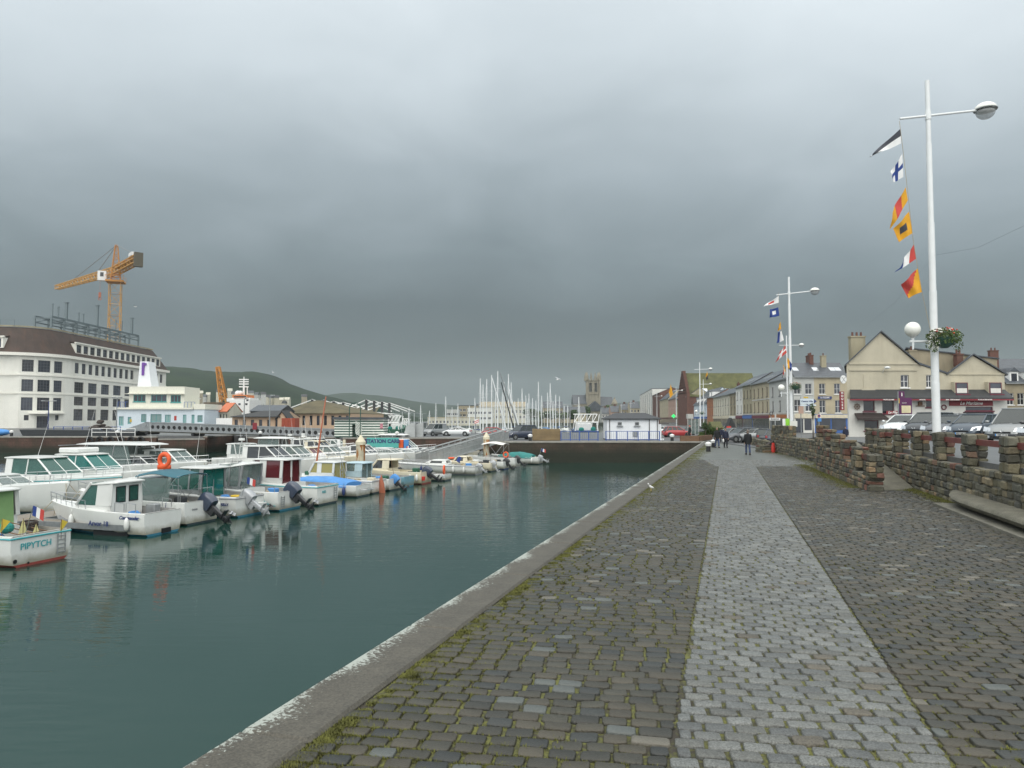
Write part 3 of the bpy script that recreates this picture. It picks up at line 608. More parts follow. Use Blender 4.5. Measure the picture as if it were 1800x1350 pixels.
# the retaining face of the promenade under the kerb
b = MB(); b.box(-.05, .30, 0, SEND + 12, -5, -.56); o = b.build('promenade_wall', 'quay_stone'); o.location = kp(-12); o.rotation_euler = (0, 0, math.atan2(kd.y, kd.x) - PI / 2)
tag(o, 'long harbour wall under the lichened kerb of the cobbled promenade', 'wall')
b = MB(); z0, z1 = .012, .52
P_ = [kp(SEND - .5, .9), kp(SEND - .3, -2.6), kp(SEND + .2, -2.6), kp(SEND + .4, .9)]
b.prism([(XP(1198, 83.6), 84.15), (XP(1231, 83.6), 84.15), (XP(1231, 83.6), 84.6), (XP(1198, 83.6), 84.6)], z0, .62)
b.prism([(XP(1231, 83.6) + .02, 84.1), (XP(1248, 90), 89), (XP(1248, 90), 89.6), (XP(1231, 83.6) + .02, 84.65)], z0, .62)
o = b.build('timber_barrier', 'wood', bevel=.02); tag(o, 'low brown timber barrier at the corner where the promenade meets the far wall', 'barrier')
# ---------------------------------------------------------------- hills
def hill(name, prof, Yr, Yf, Yb, mat, seed):
    n, m = 90, 26; V = []; F = []
    xs = [p[0] for p in prof]
    for i in range(n + 1):
        px = xs[0] + (xs[-1] - xs[0]) * i / n; k = 0
        while k < len(prof) - 2 and prof[k + 1][0] < px: k += 1
        (a, ya), (c, yc) = prof[k], prof[k + 1]; f = (px - a) / (c - a); f = f * f * (3 - 2 * f) * .4 + f * .6; h = ZP(ya + (yc - ya) * f, Yr)
        X = XP(px, Yr)
        for j in range(m + 1):
            g = j / m; Y = Yf + (Yb - Yf) * g; r = (Yr - Yf) / (Yb - Yf); q = g / r if g < r else 1 - (g - r) / (1 - r); q = max(0, q) ** .8
            z = max(-1, (h + 2) * q - 2 + noise.noise((X * .01 + seed, Y * .01, 0)) * h * .07 + noise.noise((X * .045 + seed, Y * .045, 0)) * h * .03)
            V.append((X * (Y / Yr) ** .85, Y, z))
    for i in range(n):
        for j in range(m): q = i * (m + 1) + j; F.append((q, q + 1, q + m + 2, q + m + 1))
    b = MB(); b.v = V; b.f = F; b.m = [0] * len(F); return struct(b.build(name, mat, smooth=True))
hill('hill', [(-420, 640), (-60, 628), (180, 632), (285, 640), (310, 642), (380, 653), (447, 654), (469, 657), (491, 664), (513, 675), (536, 684), (580, 697), (624, 708), (680, 722), (760, 738)], 1500, 760, 2400, 'hill', 2)
hill('far_hill', [(380, 700), (520, 696), (580, 692), (620, 690), (665, 692), (700, 700), (760, 709), (850, 716), (940, 722), (1040, 712), (1200, 700), (1500, 690), (1800, 680), (2200, 690)], 3000, 2300, 4200, 'hill', 9)
# ================================================================ buildings
def wallgrid(b, P, U, L, z0, z1, ops, inn, dep=.25, mi=0, rmi=None):
    """flat wall from P along U with real recessed openings (u0,u1,za,zb); inn = inward normal"""
    P = Vector(P); U = Vector(U); inn = Vector(inn); rmi = mi if rmi is None else rmi
    us = sorted({0, L, *[o[0] for o in ops], *[o[1] for o in ops]}); zs = sorted({z0, z1, *[o[2] for o in ops], *[o[3] for o in ops]})
    pt = lambda u, z, d=0: P + U * u + Vector((0, 0, z)) + inn * d
    for i in range(len(us) - 1):
        for k in range(len(zs) - 1):
            um, zm = (us[i] + us[i + 1]) / 2, (zs[k] + zs[k + 1]) / 2
            if any(o[0] < um < o[1] and o[2] < zm < o[3] for o in ops): continue
            b.quad(pt(us[i], zs[k]), pt(us[i + 1], zs[k]), pt(us[i + 1], zs[k + 1]), pt(us[i], zs[k + 1]), mi=mi)
    for u0, u1, za, zb in [o[:4] for o in ops]:
        for a, c in (((u0, za), (u1, za)), ((u1, za), (u1, zb)), ((u1, zb), (u0, zb)), ((u0, zb), (u0, za))):
            b.quad(pt(*a), pt(*a, dep), pt(*c, dep), pt(*c), mi=rmi)
WC = {}
def window(parent, x, z, y, w, h, frame='paint_white', pane='window_dark', nx=2, nz=2, rot=0, dep=.18, sill=True, bar=.06, name='window', label=None, sub=True):
    """x,z = lower left corner; y = wall plane; opening is recessed by dep"""
    key = (round(w, 2), round(h, 2), frame, pane, nx, nz, sill, bar, sub)
    if key not in WC:
        f = MB(); e_ = bar * 1.1
        f.box(0, e_, -.04, .04, 0, h); f.box(w - e_, w, -.04, .04, 0, h); f.box(e_, w - e_, -.04, .04, 0, e_); f.box(e_, w - e_, -.04, .04, h - e_, h)
        for k in range(1, nx): u = w * k / nx; f.box(u - bar / 2, u + bar / 2, -.03, .03, e_, h - e_)
        for k in range(1, nz): v = h * k / nz; f.box(e_, w - e_, -.025, .025, v - bar / 3, v + bar / 3)
        if sill: f.box(-.12, w + .12, -.3, -.02, -.13, -.005)
        g = MB() if sub else f; g.box(e_ * .5, w - e_ * .5, -.008, .012, e_ * .5, h - e_ * .5, 0 if sub else 1)
        fo = f.build(name, frame if sub else [frame, pane], parent); go = g.build('pane', pane, fo) if sub else None
        WC[key] = (fo.data, go.data if go else None)
    else:
        fo = bpy.data.objects.new(name, WC[key][0]); COL.objects.link(fo); fo.parent = parent
        if WC[key][1]: go = bpy.data.objects.new('pane', WC[key][1]); COL.objects.link(go); go.parent = fo
    fo.location = (x, y + dep, z); fo.rotation_euler = (0, 0, rot)
    if label: fo['label'] = label
    return fo
def chimney(parent, x, y, z0, z1, w=.9, d=.6, mat='brick_red', pots=2):
    b = MB(); b.box(x - w / 2, x + w / 2, y - d / 2, y + d / 2, z0, z1, 0); b.box(x - w / 2 - .07, x + w / 2 + .07, y - d / 2 - .07, y + d / 2 + .07, z1, z1 + .14, 0)
    for k in range(pots): u = x + (k - (pots - 1) / 2) * w / max(pots, 1) * .9; b.tube((u, y, z1 + .14), (u, y, z1 + .6), .13, .11, 7, 1)
    return b.build('chimney', [mat, 'brick_red'], parent)
def roof_par(parent, W, D, H, RH, mat, oh=.3, hipl=0, hipr=0, name='roof', th=.14):
    b = MB(); y0, y1 = -oh, D + oh; ym = D / 2; xl, xr = -.02, W + .02; k = RH / (D / 2 + oh) * oh
    v = [(xl, y0, H - .05), (xr, y0, H - .05), (xr, y1, H - .05), (xl, y1, H - .05), (xl + hipl, ym, H + RH), (xr - hipr, ym, H + RH)]
    v += [(p[0], p[1], p[2] + th) for p in v]
    F = [(6, 7, 11, 10), (8, 9, 10, 11), (1, 0, 4, 5), (3, 2, 5, 4), (0, 1, 7, 6), (2, 3, 9, 8)]
    F += [(9, 6, 10), (0, 3, 4), (3, 0, 6, 9)] if hipl else [(0, 6, 10, 4), (4, 10, 9, 3)]
    F += [(7, 8, 11), (2, 1, 5), (1, 2, 8, 7)] if hipr else [(1, 5, 11, 7), (5, 2, 8, 11)]
    b.add(v, F)
    return b.build(name, mat, parent)
def house(name, label, p0, p1, D, H, fl, wall, roof='slate', RH=2.5, base=.05, shop=None, chim=(), sky=(), frame='paint_white', pane='window_dark', hip=(0, 0), trim=None, group=None, shopz=3.4, cat='building', nx=2, nz=2, quoin=None, dorm=(), sub=True, flat=False, signs=(), roofname='roof', skew=0):
    p0 = Vector((p0[0], p0[1], base)); p1 = Vector((p1[0], p1[1], base)); d = p1 - p0; W = d.length
    t = thing(name, label, cat, p0, math.atan2(d.y, d.x), group)
    ops = []
    for z, h, n, w, *r in fl:
        xs = r[0] if r else [(k + .5) / n for k in range(n)]
        for f in xs: ops.append((W * f - w / 2, W * f + w / 2, z, z + h))
    b = MB(); z0 = shopz if shop else 0
    wallgrid(b, (0, 0, 0), (1, 0, 0), W, z0, H, ops, (0, 1, 0), .2)
    b.box(0, W, .45, D, 0, H); b.quad((0, 0, 0), (0, .45, 0), (0, .45, H), (0, 0, H)); b.quad((W, 0, 0), (W, 0, H), (W, .45, H), (W, .45, 0))
    if not flat:
        for x in (0, W):
            if not hip[1 if x else 0]: b.add([(x, 0, H), (x, D, H), (x, D / 2, H + RH - .1)], [(0, 1, 2) if x == 0 else (0, 2, 1)])
    b.build('wall', wall, t)
    for o in ops: window(t, o[0], o[2], 0, o[1] - o[0], o[3] - o[2], frame, pane, nx, nz, sub=sub)
    if flat:
        r = MB(); r.box(-.15, W + .15, -.15, D + .15, H, H + .35); r.build('roof', roof, t)
    else:
        ro = roof_par(t, W, D, H, RH, roof, hipl=hip[0], hipr=hip[1], name=roofname)
        g = MB(); g.box(.0, W, -.42, -.303, H - .12, H + .05); g.build('gutter', 'steel_grey', t)
        for x, y, z1, w, pots in chim: chimney(ro, x * W, y * D, H + RH * min(y, 1 - y) * 2 - .4, H + RH + z1, w, .7, 'brick_red' if pots > 1 else 'render_olive', pots)
        for f, u in sky:
            s = MB(); c0 = f * W; sl = RH / (D / 2 + .3); y0 = u * D / 2; q = .18
            zf = lambda y: H + sl * (y + .3) + q - .05
            s.extr([(c0 - .5, y0, zf(y0)), (c0 + .5, y0, zf(y0)), (c0 + .5, y0 + 1.1, zf(y0 + 1.1)), (c0 - .5, y0 + 1.1, zf(y0 + 1.1))], (0, 0, .07)); s.build('skylight', 'headlamp', t)
        for f in dorm:
            s = MB(); c0 = f * W; s.box(c0 - .7, c0 + .7, .2, 2.6, H - .1, H + 1.9, 0); s.box(c0 - .45, c0 + .45, .16, .2, H + .35, H + 1.6, 1); s.extr([(c0 - .85, .05, H + 1.9), (c0 + .85, .05, H + 1.9), (c0, .05, H + 2.6)], (0, 2.8, 0), 2); s.build('dormer', ['paint_white', 'window_dark', 'slate'], t)
    if trim:
        for z in trim: s = MB(); s.box(-.03, W + .03, -.09, -.002, z, z + .22); s.build('ledge', 'paint_line' if wall != 'render_pale' else 'render_pale', t)
    if shop:
        s = MB(); s.box(0, W, .02, .45, 0, shopz, 0); s.box(.1, W - .1, -.22, .018, shopz - .75, shopz - .1, 1)
        n = max(2, int(W / 3)); 
        for k in range(n): a = .3 + (W - .6) * k / n; c = a + (W - .6) / n - .25; s.box(a, c, -.03, .015, .5 if k % 2 else .05, shopz - .85, 2)
        s.build('shopfront', [shop[0], shop[1], 'window_dark'], t)
    for s_ in signs: sign_board(t, *s_)
    if skew:
        for o in t.children:
            if o.data and o.name.split('.')[0] in ('wall', 'roof'):
                for v in o.data.vertices: v.co.x += skew * max(0, v.co.y)
    return t
def sign_board(t, x, z, w, h, mat, txt=None, tmat='text_white', size=None, y=-.12, th=.08, shear=0, bold=.01, name='sign'):
    s = MB(); s.box(x, x + w, y - th, y, z, z + h); o = s.build(name, mat, t)
    if txt: text('lettering', txt, size or h * .7, tmat, o, (x + w / 2, y - th - .012, z + h / 2), shear=shear, bold=bold)
    return o
def FP(px):
    k = ray(px, 737).x / ray(px, 737).y; Y = (51 - .115 * 135) / (k - .115); return (k * Y, Y)
W3 = lambda z, h, n, w: (z, h, n, w)
# oblique terrace along the street, right to left (near to far)
house('terraced_house', 'pale grey three storey house with a vertical black sign, nearest the second mast', FP(1353), FP(1392), 9, 10.0, [(4.0, 2.1, 3, 1.15), (7.0, 1.9, 3, 1.15)], 'render_grey', RH=2.7, shop=('shop_cream', 'shop_orange'), hip=(0, 5), sky=((.2, .25), (.5, .25), (.8, .25)), chim=((.75, .5, 1.6, 2.6, 3),), trim=(3.5,), frame='mullion_dark', nx=1)
house('terraced_house', 'cream stone house with ornate lintels and a maroon awning', FP(1323), FP(1353), 9, 10.3, [(4.0, 2.2, 4, 1.1), (7.2, 2.0, 4, 1.1)], 'render_tan', RH=2.6, shop=('shop_cream', 'shop_maroon'), sky=((.3, .3), (.5, .3), (.7, .3)), trim=(3.5, 6.6), frame='mullion_dark', nx=1)
house('terraced_house', 'house with a white first floor, tan top floor and bright blue shopfront', FP(1306), FP(1323), 9, 10.5, [(7.4, 1.9, 3, 1.1), (4.1, 1.9, 3, 1.1)], 'render_olive', RH=2.7, shop=('shop_blue', 'shop_blue'), sky=((.2, .3), (.5, .3), (.8, .3)), trim=(3.5,), frame='mullion_dark', nx=1)
house('terraced_house', 'narrow whitish house with a dark red shopfront, two windows wide', FP(1294), FP(1306), 9, 10.4, [(7.3, 2.0, 2, 1.1), (4.0, 2.0, 2, 1.1)], 'render_white', RH=2.7, shop=('shop_maroon', 'shop_maroon'), sky=((.3, .3), (.7, .3)), frame='mullion_dark', nx=1)
house('terraced_house', 'weathered brown stone house lower than its white neighbour', FP(1283), FP(1294), 9, 9.2, [(6.4, 1.9, 2, 1.1), (3.8, 2.0, 2, 1.1)], 'render_stone', RH=2.4, shop=('shop_cream', 'render_white'), frame='mullion_dark', nx=1)
house('terraced_house', 'cream terraced house with three tall windows beside the brown stone house', FP(1269), FP(1283), 9, 9.1, [(6.3, 1.9, 3, 1.1), (3.7, 2.0, 3, 1.1)], 'render_pale', RH=2.4, shop=('shop_cream', 'shop_cream'), chim=((.1, .5, .9, 1.6, 2),), frame='mullion_dark', nx=1)
house('terraced_house', 'cream terraced house with four windows beside the orange brick front', FP(1254), FP(1269), 9, 9.0, [(6.2, 1.9, 4, 1.0), (3.6, 2.0, 4, 1.0)], 'render_pale', RH=2.4, shop=('render_pale', 'shop_cream'), frame='mullion_dark', nx=1)
house('terraced_house', 'narrow orange brick house with pale window surrounds', FP(1243), FP(1254), 9, 9.2, [(6.3, 1.9, 3, 1.1), (3.6, 2.0, 3, 1.1)], 'brick_orange', RH=2.6, dorm=(.3, .7), frame='mullion_dark', nx=1)
house('terraced_house', 'white house with steep slate roof and dormers left of the orange brick front', FP(1220), FP(1243), 10, 7.6, [(4.4, 1.9, 4, 1.2)], 'office_blue', RH=5.2, dorm=(.2, .45, .7), shop=('render_white', 'shop_blue'), frame='mullion_dark', nx=1)
# brick hall with the mossy roof
def hall():
    Y = 291; x0 = XP(1210, Y); x1 = XP(1334, Y); W = x1 - x0; t = thing('brick_hall', 'large red brick hall with stepped gable and moss green roof', 'building', (x0, Y, 0), 0)
    b = MB(); b.box(.6, W, 0, 15, 0, 11.5); b.add([(W, 0, 11.5), (W, 15, 11.5), (W, 7.5, 20.5)], [(0, 2, 1)]); b.build('wall', 'brick_red', t)
    roof_par(t, W, 15, 11.4, 9.6, 'slate_green', oh=.4)
    b = MB(); n = 9
    for k in range(n):
        f = k / n; b.box(-.55, .58, -.6 + 7.5 * f, 15.6 - 7.5 * f, 0 if k == 0 else 12 + 10 * f - .4, 12 + 10 * (f + 1 / n))
    b.build('stepped_gable', 'brick_red', t)
    for k in (2, 5): 
        s = MB(); s.extr([(k * 3, .9, 13.15), (k * 3 + 2, .9, 13.15), (k * 3 + 2, 2.1, 14.6), (k * 3, 2.1, 14.6)], (0, -.1, .1)); s.build('skylight', 'headlamp', t)
hall()
house('terraced_house', 'olive brown stone house with pilasters just left of the stepped brick gable', FP(1189), FP(1208), 10, 11.3, [(8, 2.2, 4, 1.3), (4.6, 2.2, 4, 1.3)], 'render_olive', RH=3.6, shop=('render_stone', 'render_stone'), trim=(7.3,), dorm=(.3, .7), frame='mullion_dark', nx=1)
house('terraced_house', 'pinkish house front beyond the olive stone house, with a dark roof box', FP(1175), FP(1189), 10, 12.0, [(8.6, 2.2, 4, 1.3), (5, 2.2, 4, 1.3)], 'render_pink', RH=4, shop=('render_grey', 'brick_red'), chim=((.6, .5, 3.5, 6, 0),), sub=False, frame='mullion_dark', nx=1)
house('terraced_house', 'tall tan and brick house in the far part of the street behind the traffic light', FP(1160), FP(1175), 10, 13.0, [(9.6, 2.4, 4, 1.6), (5.6, 2.4, 4, 1.6)], 'render_tan', RH=4.5, shop=('brick_red', 'brick_red'), sub=False, frame='mullion_dark', nx=1)
house('terraced_house', 'dark red brick house right beside the white modern block', FP(1147), FP(1160), 14, 17.5, [(12, 2.8, 4, 1.8), (7, 2.8, 4, 1.8)], 'brick_red', RH=3, sub=False, frame='mullion_dark', nx=1)
house('apartment_block', 'white modern block with tall vertical strips in the distance, left end of the street', FP(1125), FP(1147), 16, 22, [(5, 15, 7, 7.5)], 'render_white', roof='slate', flat=True, nx=1, nz=5, sub=False)
for k, (a, c, yt, wl, lb) in enumerate([(1058, 1074, 719, 'render_grey', 'small grey distant house nearest the church tower'), (1074, 1092, 716, 'render_pink', 'distant pinkish house with a red gable above the hut roof'), (1092, 1108, 712, 'render_stone', 'distant stone house with chimney above the middle of the hut roof'), (1108, 1125, 709, 'render_tan', 'distant tan house touching the white modern block')]):
    Y = 560 - k * 10; h = ZP(yt, Y) - 3.5
    house('distant_house', lb, (XP(a, Y), Y), (XP(c, Y), Y), 14, h, [(h - 3, 1.8, 3, 1.2)], wl, RH=4.6, chim=((.5, .5, 1, 1.5, 2),), sub=False)
# the two houses facing the harbour, left of the tavern
Yh = 133.6
house('corner_house', 'pale grey corner house facing the harbour, with white framed windows behind the direction signs', (XP(1396, Yh), Yh), (XP(1432, Yh), Yh), 9, 10.1, [(7.0, 1.9, 0, 1.2, (.18, .73)), (3.9, 2.1, 0, 1.2, (.18, .73))], 'render_grey', RH=2.8, shop=('render_white', 'shop_cream'), sky=((.3, .35),), skew=.13, signs=((.3, 3.0, 2.1, .5, 'shop_cream'),))
house('harbour_house', 'tan three storey house with a white lettered navy sign between its windows', (XP(1432, Yh), Yh), (XP(1492, Yh), Yh), 9, 10.1, [(7.0, 1.9, 0, 1.1, (.24, .68)), (3.6, 2.3, 0, 1.1, (.24, .7))], 'render_tan', RH=2.8, shop=('shop_blue', 'shop_cream'), sky=((.18, .35), (.68, .35), (.85, .35)), chim=((.5, .35, 1.2, .9, 1),), skew=.13, signs=((.6, 6.1, 2.5, .48, 'stripe_navy', 'Le COUPE', 'text_white', .36), (.7, 2.75, 3.6, .55, 'shop_cream', 'LE GALION', 'shop_blue', .4), (4.4, 2.7, 1.8, .6, 'slate_dark', 'BAR', 'text_white', .4)))
# ---------------------------------------------------------------- tavern
def tavern():
    Y = 80.0; X0 = XP(1490, Y); X1 = XP(1768, Y); W = X1 - X0; t = thing('tavern', 'cream harbour tavern with two gables, slate canopy and a maroon sign board', 'building', (X0, Y, .05), 0)
    lx = lambda px: XP(px, Y) - X0; lz = lambda py: ZP(py, Y) - .05
    def op(px0, px1, py0, py1): return (lx(px0), lx(px1), lz(py1), lz(py0))
    zc = lz(688); ups = [op(1585, 1599, 659, 681), op(1630, 1640, 659, 681), op(1675, 1696, 673, 693), op(1734, 1755, 673, 693)]
    b = MB(); ztop = lz(640); G1 = lx(1616); G2 = lx(1667)
    z2 = lz(658)
    wallgrid(b, (0, 0, 0), (1, 0, 0), G1, lz(705), ztop, [ups[0]], (0, 1, 0), .22)
    wallgrid(b, (G1, 0, 0), (1, 0, 0), W - G1, lz(705), z2, [tuple([u[0] - G1, u[1] - G1, u[2], u[3]]) for u in ups[1:]], (0, 1, 0), .22)
    b.add([(0, 0, ztop), (G1, 0, ztop), (lx(1551), 0, lz(585))], [(0, 1, 2)])
    b.add([(G2, 0, z2), (W, 0, z2), (lx(1713), 0, lz(625))], [(0, 1, 2)])
    b.add([(G1, 0, z2), (G2, 0, z2), (G1, 0, ztop)], [(0, 1, 2)])
    b.quad((0, .0, 0), (0, 0, ztop), (0, 12, ztop), (0, 12, 0)); b.quad((W, 0, 0), (W, 10, 0), (W, 10, z2), (W, 0, z2)); b.box(.05, W - .05, .5, 12, 0, z2 - .1)
    b.box(.05, G1, .5, 12, z2 - .1, ztop - .1); b.build('wall', 'render_cream', t)
    for px, py, wpx in ((1494, 640, 120), (1494, 651, 120)): s = MB(); s.box(lx(px), lx(px + wpx), -.1, -.003, lz(py) - .05, lz(py) + .1); s.build('ledge', 'render_cream', t)
    s = MB(); s.box(G2, W, -.1, -.003, z2 - .05, z2 + .08); s.build('ledge', 'render_cream', t)
    # filled-in blind window
    s = MB(); s.box(lx(1519), lx(1536), -.05, -.003, lz(684), lz(658)); s.box(lx(1515), lx(1539), -.12, -.051, lz(686), lz(683)); s.build('blind_window', 'render_cream', t)
    for a, c, zl, zr_, dd, za in ((lx(1484), lx(1620), lz(645), lz(643), 13, lz(583.5)), (lx(1664), lx(1772), lz(660), lz(660), 11, lz(624))):
        m = lx(1551) if a < 3 else lx(1713); r = MB()
        for (xa, zA), (xb, zB) in (((a, zl), (m, za)), ((m, za), (c, zr_))):
            r.extr([(xa, -.25, zA), (xb, -.25, zB), (xb, -.25, zB + .16), (xa, -.25, zA + .16)], (0, dd, 0))
        r.build('roof', 'slate', t)
    s = MB(); s.extr([(G1, -.12, ztop + .02), (G2, -.12, z2 + .02), (G2, -.12, z2 + .22), (G1, -.12, ztop + .22)], (0, 12, 0)); s.build('roof', 'slate', t)
    # the flat topped rear wing
    b = MB(); b.extr([(lx(1604), 4, lz(660)), (lx(1604), 4, lz(606)), (lx(1768), 4, lz(626)), (lx(1768), 4, lz(660))], (0, 7, 0)); b.build('rear_wing', 'render_stone', t)
    b = MB(); b.extr([(lx(1600), 3.8, lz(606)), (lx(1600), 3.8, lz(604)), (lx(1772), 3.8, lz(624)), (lx(1772), 3.8, lz(626))], (0, 7.6, 0)); b.build('rear_roof', 'slate', t)
    for u, fr, nn in zip(ups, ('shop_maroon', 'shop_cream', 'shop_maroon', 'shop_maroon'), (2, 2, 1, 1)):
        if nn == 1: s = MB(); s.box(u[0] - .08, u[1] + .08, -.62, -.002, u[2] - .1, u[3] + .1); s.build('window_surround', 'render_cream', t)
        wd = window(t, u[0], u[2], 0, u[1] - u[0], u[3] - u[2], fr if nn == 1 else 'paint_white', 'window_dark', nn, 2, dep=-.67 if nn == 1 else .18)
        if nn == 1: s = MB(); s.box(.1, u[1] - u[0] - .1, -.035, -.028, .12, (u[3] - u[2]) * .5); s.build('curtain', 'render_white', wd)
    for px, y, py0, py1, w_, pots in ((1532, 3, 640, 588, 1.6, 3), (1618, 1.5, 640, 616, .75, 1), (1717, 3, 640, 620, .7, 2)):
        chimney(t, lx(px), y, lz(py0), lz(py1), w_, .7, 'render_olive' if px < 1600 else 'render_stone' if px < 1700 else 'brick_red', pots)
    s = MB(); s.tube((lx(1619), 1.2, lz(612)), (lx(1619), 1.2, lz(590)), .09, n=6); s.tube((lx(1619), 1.2, lz(590)), (lx(1619), 1.2, lz(586)), .2, .02, 6); s.build('flue', 'black_plastic', t)
    # canopy
    s = MB(); s.extr([(lx(1495), -.02, lz(687)), (W, -.02, lz(687)), (W, -1.4, lz(702)), (lx(1485), -1.4, lz(702))], (0, 0, .14)); s.build('canopy', 'slate_dark', t)
    s = MB(); s.box(lx(1485), W, -1.42, -1.3, lz(704.5), lz(702) - .002); fa = s.build('fascia', 'shop_red', t)
    for x, tx in ((.22, 'FRUITS DE MER'), (.43, 'MOULES'), (.62, 'BAR - RESTAURANT'), (.82, 'PLATS A EMPORTER')): text('lettering', tx, .17, 'text_white', fa, (W * x, -1.435, lz(703.3)), bold=.006)
    # ground floor
    s = MB(); go = [op(1516, 1536, 704, 723), op(1549, 1570, 704, 727), op(1626, 1645, 703, 716), op(1695, 1743, 715, 722), op(1517, 1542, 739, 757), op(1690, 1744, 724, 757)]
    wallgrid(s, (0, -.3, 0), (1, 0, 0), W, 0, lz(701) - .02, go, (0, 1, 0), .3); s.quad((0, -.3, 0), (0, -.3, lz(701)), (0, .0, lz(701)), (0, 0, 0)); s.build('ground_floor_wall', 'render_white', t)
    for g in go: window(t, g[0], g[2], -.3, g[1] - g[0], g[3] - g[2], 'shop_maroon', 'window_dark', 1, 1)
    sign_board(t, lx(1666), lz(713.5), lx(1742) - lx(1666), lz(704.5) - lz(713.5), 'shop_red', 'Le Maritime', 'text_white', .5, y=-.32, shear=.3)
    sign_board(t, lx(1548), lz(728), lx(1582) - lx(1548), lz(722.5) - lz(728), 'shop_red', 'Le Maritime', 'text_white', .36, y=-1.2, shear=.3)
    s = MB(); s.extr([(lx(1500), -.32, lz(726)), (lx(1547), -.32, lz(726)), (lx(1550), -1.5, lz(735)), (lx(1496), -1.5, lz(735))], (0, 0, -.14)); s.box(lx(1496), lx(1550), -1.5, -1.46, lz(739), lz(735) - .15); s.build('awning', 'awning_brown', t)
    # ship's wheel
    c = (lx(1504), -.42, lz(715)); s = MB(); s.torus(c, (0, 1, 0), .27, .035, 18, 6)
    for k in range(4): a = PI * k / 4; s.tube((c[0] + math.cos(a) * .4, c[1], c[2] + math.sin(a) * .4), (c[0] - math.cos(a) * .4, c[1], c[2] - math.sin(a) * .4), .02, n=5)
    s.sph(c, .07); s.build('ship_wheel', 'wood', t)
    c = (lx(1656), -.42, lz(716)); s = MB(); s.torus(c, (0, 1, 0), .24, .06, 16, 6); s.build('lifebuoy', 'shop_maroon', t)
    s = MB(); s.box(lx(1607), lx(1622), -.5, -.35, lz(714.5), lz(713)); s.box(lx(1611), lx(1618), -.5, -.35, lz(712.6), lz(706)); s.build('wall_ornament', 'wood', t)
    for o in t.children:      # the side walls run along the skewed street corner
        if o.data and o.name.split('.')[0] in ('wall', 'roof', 'rear_wing', 'rear_roof'):
            for v in o.data.vertices: v.co.x += .47 * max(0, v.co.y)
    s = MB(); s.tube((lx(1553), -.02, lz(655)), (lx(1553), -.5, lz(649)), .03, n=5); s.sph((lx(1556), -.7, lz(647)), .3, (1.1, 1, .5)); s.build('wall_lamp', 'lamp_white', t)
tavern()
sg = MB(); Yq = 79; sg.box(-.22, .22, -.1, .1, 0, 2.0); o = sg.build('hanging_sign', 'shop_red'); o.location = (XP(1480.5, Yq), Yq, ZP(721, Yq)); tag(o, 'upright maroon sign board with pale letters at the left corner of the tavern', 'sign')
for i, ch in enumerate('MOULES'): text('lettering', ch, .3, 'text_white', o, (0, -.115, 1.82 - i * .32), bold=.012)
sg = MB(); sg.tube((0, -.07, 0), (0, .07, 0), .38, n=22); sg.tube((.26, -.085, .26), (-.26, -.085, -.26), .025, mi=1, n=4); sg.tube((-.26, -.085, .26), (.26, -.085, -.26), .025, mi=1, n=4)
o = sg.build('round_sign', ['paint_white', 'steel_grey']); o.location = (XP(1484, Yq), Yq, ZP(667, Yq)); o.scale = (.85, 1, 1.15); tag(o, 'round white sign with crossed marks on the tavern corner', 'sign')
# far right: stone building behind the tavern
house('stone_house', 'grey stone house with slate mansard seen right of the tavern', (XP(1768, 120), 120), (XP(1860, 120), 120), 14, 8.3, [(4.8, 1.9, 5, 1.1), (1.2, 2.2, 5, 1.3)], 'render_stone', RH=4.4, dorm=(.2, .5), chim=((.12, .3, 1.2, 1.4, 2),))
for i, (y, wl, lb) in enumerate(((100, 'render_tan', 'tan house set back beyond the right picture edge'), (112, 'render_grey', 'grey house further right beyond the stone house'), (126, 'render_pale', 'cream house at the far right of the square'))):
    house('square_house', lb, (88 + i * 15, y), (103 + i * 15, y - 2), 10, 8.5, [(5.2, 1.8, 4, 1.1), (1.4, 2.0, 4, 1.2)], wl, RH=3.4, sub=False)
